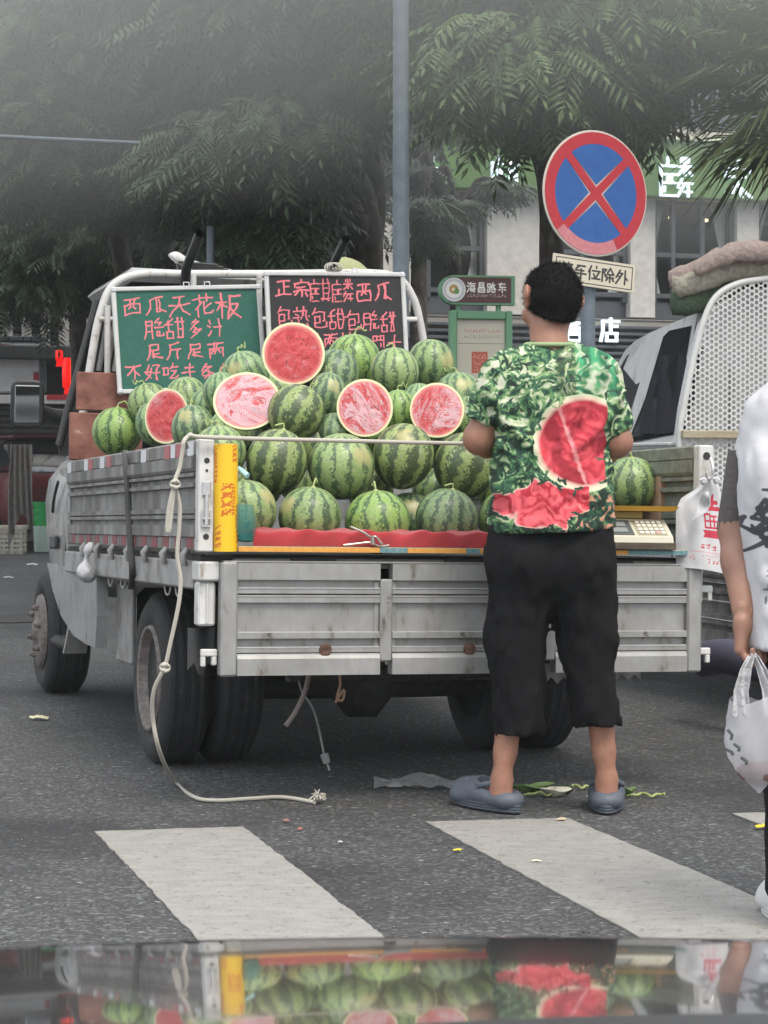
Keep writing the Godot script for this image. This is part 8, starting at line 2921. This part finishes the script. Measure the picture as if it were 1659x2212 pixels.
# ---------------------------------------------------------------- litter on the road and the bonnet in front
func make_litter() -> void:
	var st := tool()
	var a := on_ground(808, 1700)
	var b := on_ground(1040, 1704)
	var x := (b - a)
	var f := func(u: float, v: float) -> Vector3:
		var w := 0.30 * (1.0 - 0.55 * u) * (1.0 - 0.25 * sin(u * 8.0))
		return a + x * u + Vector3(0, 0.010 + 0.020 * absf(noise.get_noise_2d(u * 3.0, v * 3.0)) + 0.012 * sin(u * 9.0 + v * 4.0) * v, -w * (v - 0.3))
	sheet(st, 28, 8, f)
	single("plastic_sheet", st, M.film, "clear crumpled plastic film lying on the road left of the man's clogs", "film")
	var rind := [mat(0.10, 0.17, 0.05, 0.5), mat(0.035, 0.06, 0.02, 0.5), mat(0.55, 0.52, 0.42, 0.6), mat(0.30, 0.36, 0.13, 0.6)]
	var k := 0
	for q in [[1150, 1714, 0.065, 0, "flat piece of green rind nearest the man's left clog"], [1172, 1722, 0.05, 3, "curled pale green vine scrap below the green rind"], [1196, 1722, 0.055, 2, "white inner piece of rind between the man's feet"], [1222, 1716, 0.03, 1, "small dark green scrap right of the white rind"], [1248, 1706, 0.04, 3, "twisted green stalk beside the man's right clog"], [1396, 1724, 0.05, 3, "curled vine scrap right of the man's feet"], [1358, 1722, 0.025, 0, "tiny green leaf bit touching the man's right clog"]]:
		var c := on_ground(q[0], q[1])
		st = tool()
		if q[3] == 3:
			var pts := []
			for j in 9: pts.append(c + Vector3((j - 4) * q[2] * 0.30, 0.006 + 0.008 * absf(sin(j * 1.3)), 0.02 * sin(j * 1.5)))
			tube(st, curve(pts, 4), 0.0045, 6)
		else:
			var g := func(u: float, v: float) -> Vector3:
				var an := TAU * u
				var r: float = q[2] * v * (0.75 + 0.35 * sin(an * 3.0 + k) + 0.15 * sin(an * 5.0))
				return c + Vector3(cos(an) * r, 0.006 + 0.02 * v * v + 0.006 * sin(an * 2.0), -sin(an) * r * 0.7)
			sheet(st, 18, 4, g, 0.004)
		single("rind_scrap" if q[3] != 3 else "vine_scrap", st, rind[q[3]], q[4], "scrap")
		k += 1
	for q in [[988, 1842, 0.012, Color(0.62, 0.50, 0.03), "small yellow chip on the asphalt between the two stripes"], [1158, 1866, 0.013, Color(0.55, 0.52, 0.40), "small pale crumb lying on the second crosswalk stripe"], [84, 1556, 0.045, Color(0.58, 0.56, 0.36), "crumpled yellowish paper scrap on the road at the left"], [618, 1778, 0.012, Color(0.35, 0.16, 0.12), "reddish crumb on the road above the left stripe"], [648, 1796, 0.012, Color(0.42, 0.14, 0.10), "red crumb right of the reddish one"], [1212, 1776, 0.02, Color(0.45, 0.38, 0.25), "tan scrap at the top edge of the second stripe"], [1652, 1792, 0.03, Color(0.66, 0.48, 0.03), "yellow strip at the right edge of the road"], [70, 1222, 0.06, Color(0.6, 0.6, 0.6), "white paper scrap on the far road beside the white basket"], [18, 1250, 0.05, Color(0.5, 0.5, 0.48), "pale scrap on the far road at the left edge"], [735, 1824, 0.008, Color(0.5, 0.5, 0.5), "pale pebble on the road right of the left stripe"]]:
		var c := on_ground(q[0], q[1])
		st = tool()
		var g := func(u: float, v: float) -> Vector3:
			var an := TAU * u
			var r: float = q[2] * v * (0.8 + 0.3 * sin(an * 2.0 + k))
			return c + Vector3(cos(an) * r, 0.006 + q[2] * (0.18 * (1.0 - v) + 0.2 * absf(sin(an * 1.5 + v * 4.0))), -sin(an) * r * 0.8)
		sheet(st, 10, 3, g, 0.002)
		single("litter_scrap", st, mat(q[3].r, q[3].g, q[3].b, 0.7), q[4], "scrap")
		k += 1
	# loose grit, too much to count
	var gm := SphereMesh.new()
	gm.radius = 0.5; gm.height = 0.8; gm.radial_segments = 6; gm.rings = 3
	var mm := MultiMesh.new()
	mm.transform_format = MultiMesh.TRANSFORM_3D
	mm.use_colors = true
	mm.mesh = gm
	mm.instance_count = 2600
	for i in 2600:
		var p := on_ground(rng.randf_range(-40, 1700), lerpf(1480, 2030, pow(rng.randf(), 0.7)), 0.002)
		var s := rng.randf_range(0.002, 0.0055)
		if rng.randf() < 0.02: s *= 1.8
		mm.set_instance_transform(i, Transform3D(Basis(Vector3.UP, rng.randf() * TAU).scaled(Vector3(s, s * 0.7, s * 1.2)), p))
		var c := rng.randf_range(0.03, 0.16)
		mm.set_instance_color(i, Color(c, c, c * 0.96))
	var o := MultiMeshInstance3D.new()
	o.name = "gravel"
	o.multimesh = mm
	var m := mat(1, 1, 1, 0.9)
	m.vertex_color_use_as_albedo = true
	o.material_override = m
	o.set_meta("kind", "stuff")
	add_child(o)

func make_bonnet() -> void:
	var car := thing("parked_car", "dark glossy car bonnet in the foreground mirroring the truck and its melons", "car", Vector3(0, 0, -0.9))
	var paint := grain([[0.0, col_l(0.045, 0.045, 0.046)], [1.0, col_l(0.075, 0.074, 0.073)]], 1.2, 0.10, 0.02)
	paint.clearcoat_enabled = true
	paint.clearcoat = 1.0
	paint.clearcoat_roughness = 0.03
	paint.metallic = 0.0
	var o := car.position
	# height along the car: slopes 6.5 degrees near the screen and 8 degrees towards the nose
	var far := 1.50
	var rise := func(dd: float, xx: float) -> float:
		var q := far - dd
		var h := 0.7145 + q * tan(deg_to_rad(6.4)) - 0.5 * q * q * 0.062
		if dd > far: h -= (dd - far) * 0.10 + (dd - far) * (dd - far) * 3.2
		return h - 0.055 * (xx - 0.08) * (xx - 0.08)
	var st := tool()
	var f := func(u: float, v: float) -> Vector3:
		var xx := lerpf(-0.82, 0.82, u)
		var dd := lerpf(0.86, 1.72, v)
		return Vector3(xx, rise.call(dd, xx), -dd) - o
	sheet(st, 48, 56, f, 0.004)
	part("bonnet", st, paint, car)
	st = tool()
	var nose := func(u: float, v: float) -> Vector3:
		var xx := lerpf(-0.80, 0.80, u)
		var y0: float = rise.call(1.72, xx) - 0.006
		return Vector3(xx, lerpf(0.16, y0, v), -1.735 - 0.12 * sin(v * PI) + 0.10 * xx * xx) - o
	sheet(st, 24, 12, nose, 0.01)
	part("nose", st, paint, car)
	for s in [-1.0, 1.0]:
		st = tool()
		var wing := func(u: float, v: float) -> Vector3:
			var dd := lerpf(0.86, 1.70, u) if s < 0 else lerpf(1.70, 0.86, u)
			return Vector3(s * (0.825 + 0.05 * sin(v * PI)), lerpf(0.3, float(rise.call(dd, 0.82)) - 0.006, v), -dd) - o
		sheet(st, 16, 8, wing, 0.006)
		part("wing", st, paint, car)
		st = tool()
		wheel_into(st, Transform3D(Basis(Vector3.UP, 0.0 if s < 0 else PI), Vector3(s * 0.74, 0.31, -1.28) - o), 0.31, 0.2, 0.2)
		part("wheel", st, M.rubber, car)
	# black cowl with its sealing lip at the foot of the windscreen
	st = tool()
	var cowl := func(u: float, v: float) -> Vector3:
		var xx := lerpf(-0.80, 0.80, u)
		var dd := lerpf(0.80, 1.085 + 0.05 * tanh(xx * 5.0), v)
		return Vector3(xx, float(rise.call(dd, xx)) + 0.016 * (1.0 - v * v) + 0.006, -dd) - o
	sheet(st, 30, 8, cowl, 0.006)
	part("cowl", st, M.black_plastic, car)

func _ready() -> void:
	rng.seed = 11
	noise.seed = 4
	noise.frequency = 0.02
	prepare_glyphs()
	make_surroundings()
	make_materials()
	make_road()
	make_building()
	make_trees()
	make_street()
	make_truck()
	make_van()
	make_goods()
	make_melons()
	make_man()
	make_shopper()
	make_litter()
	make_bonnet()
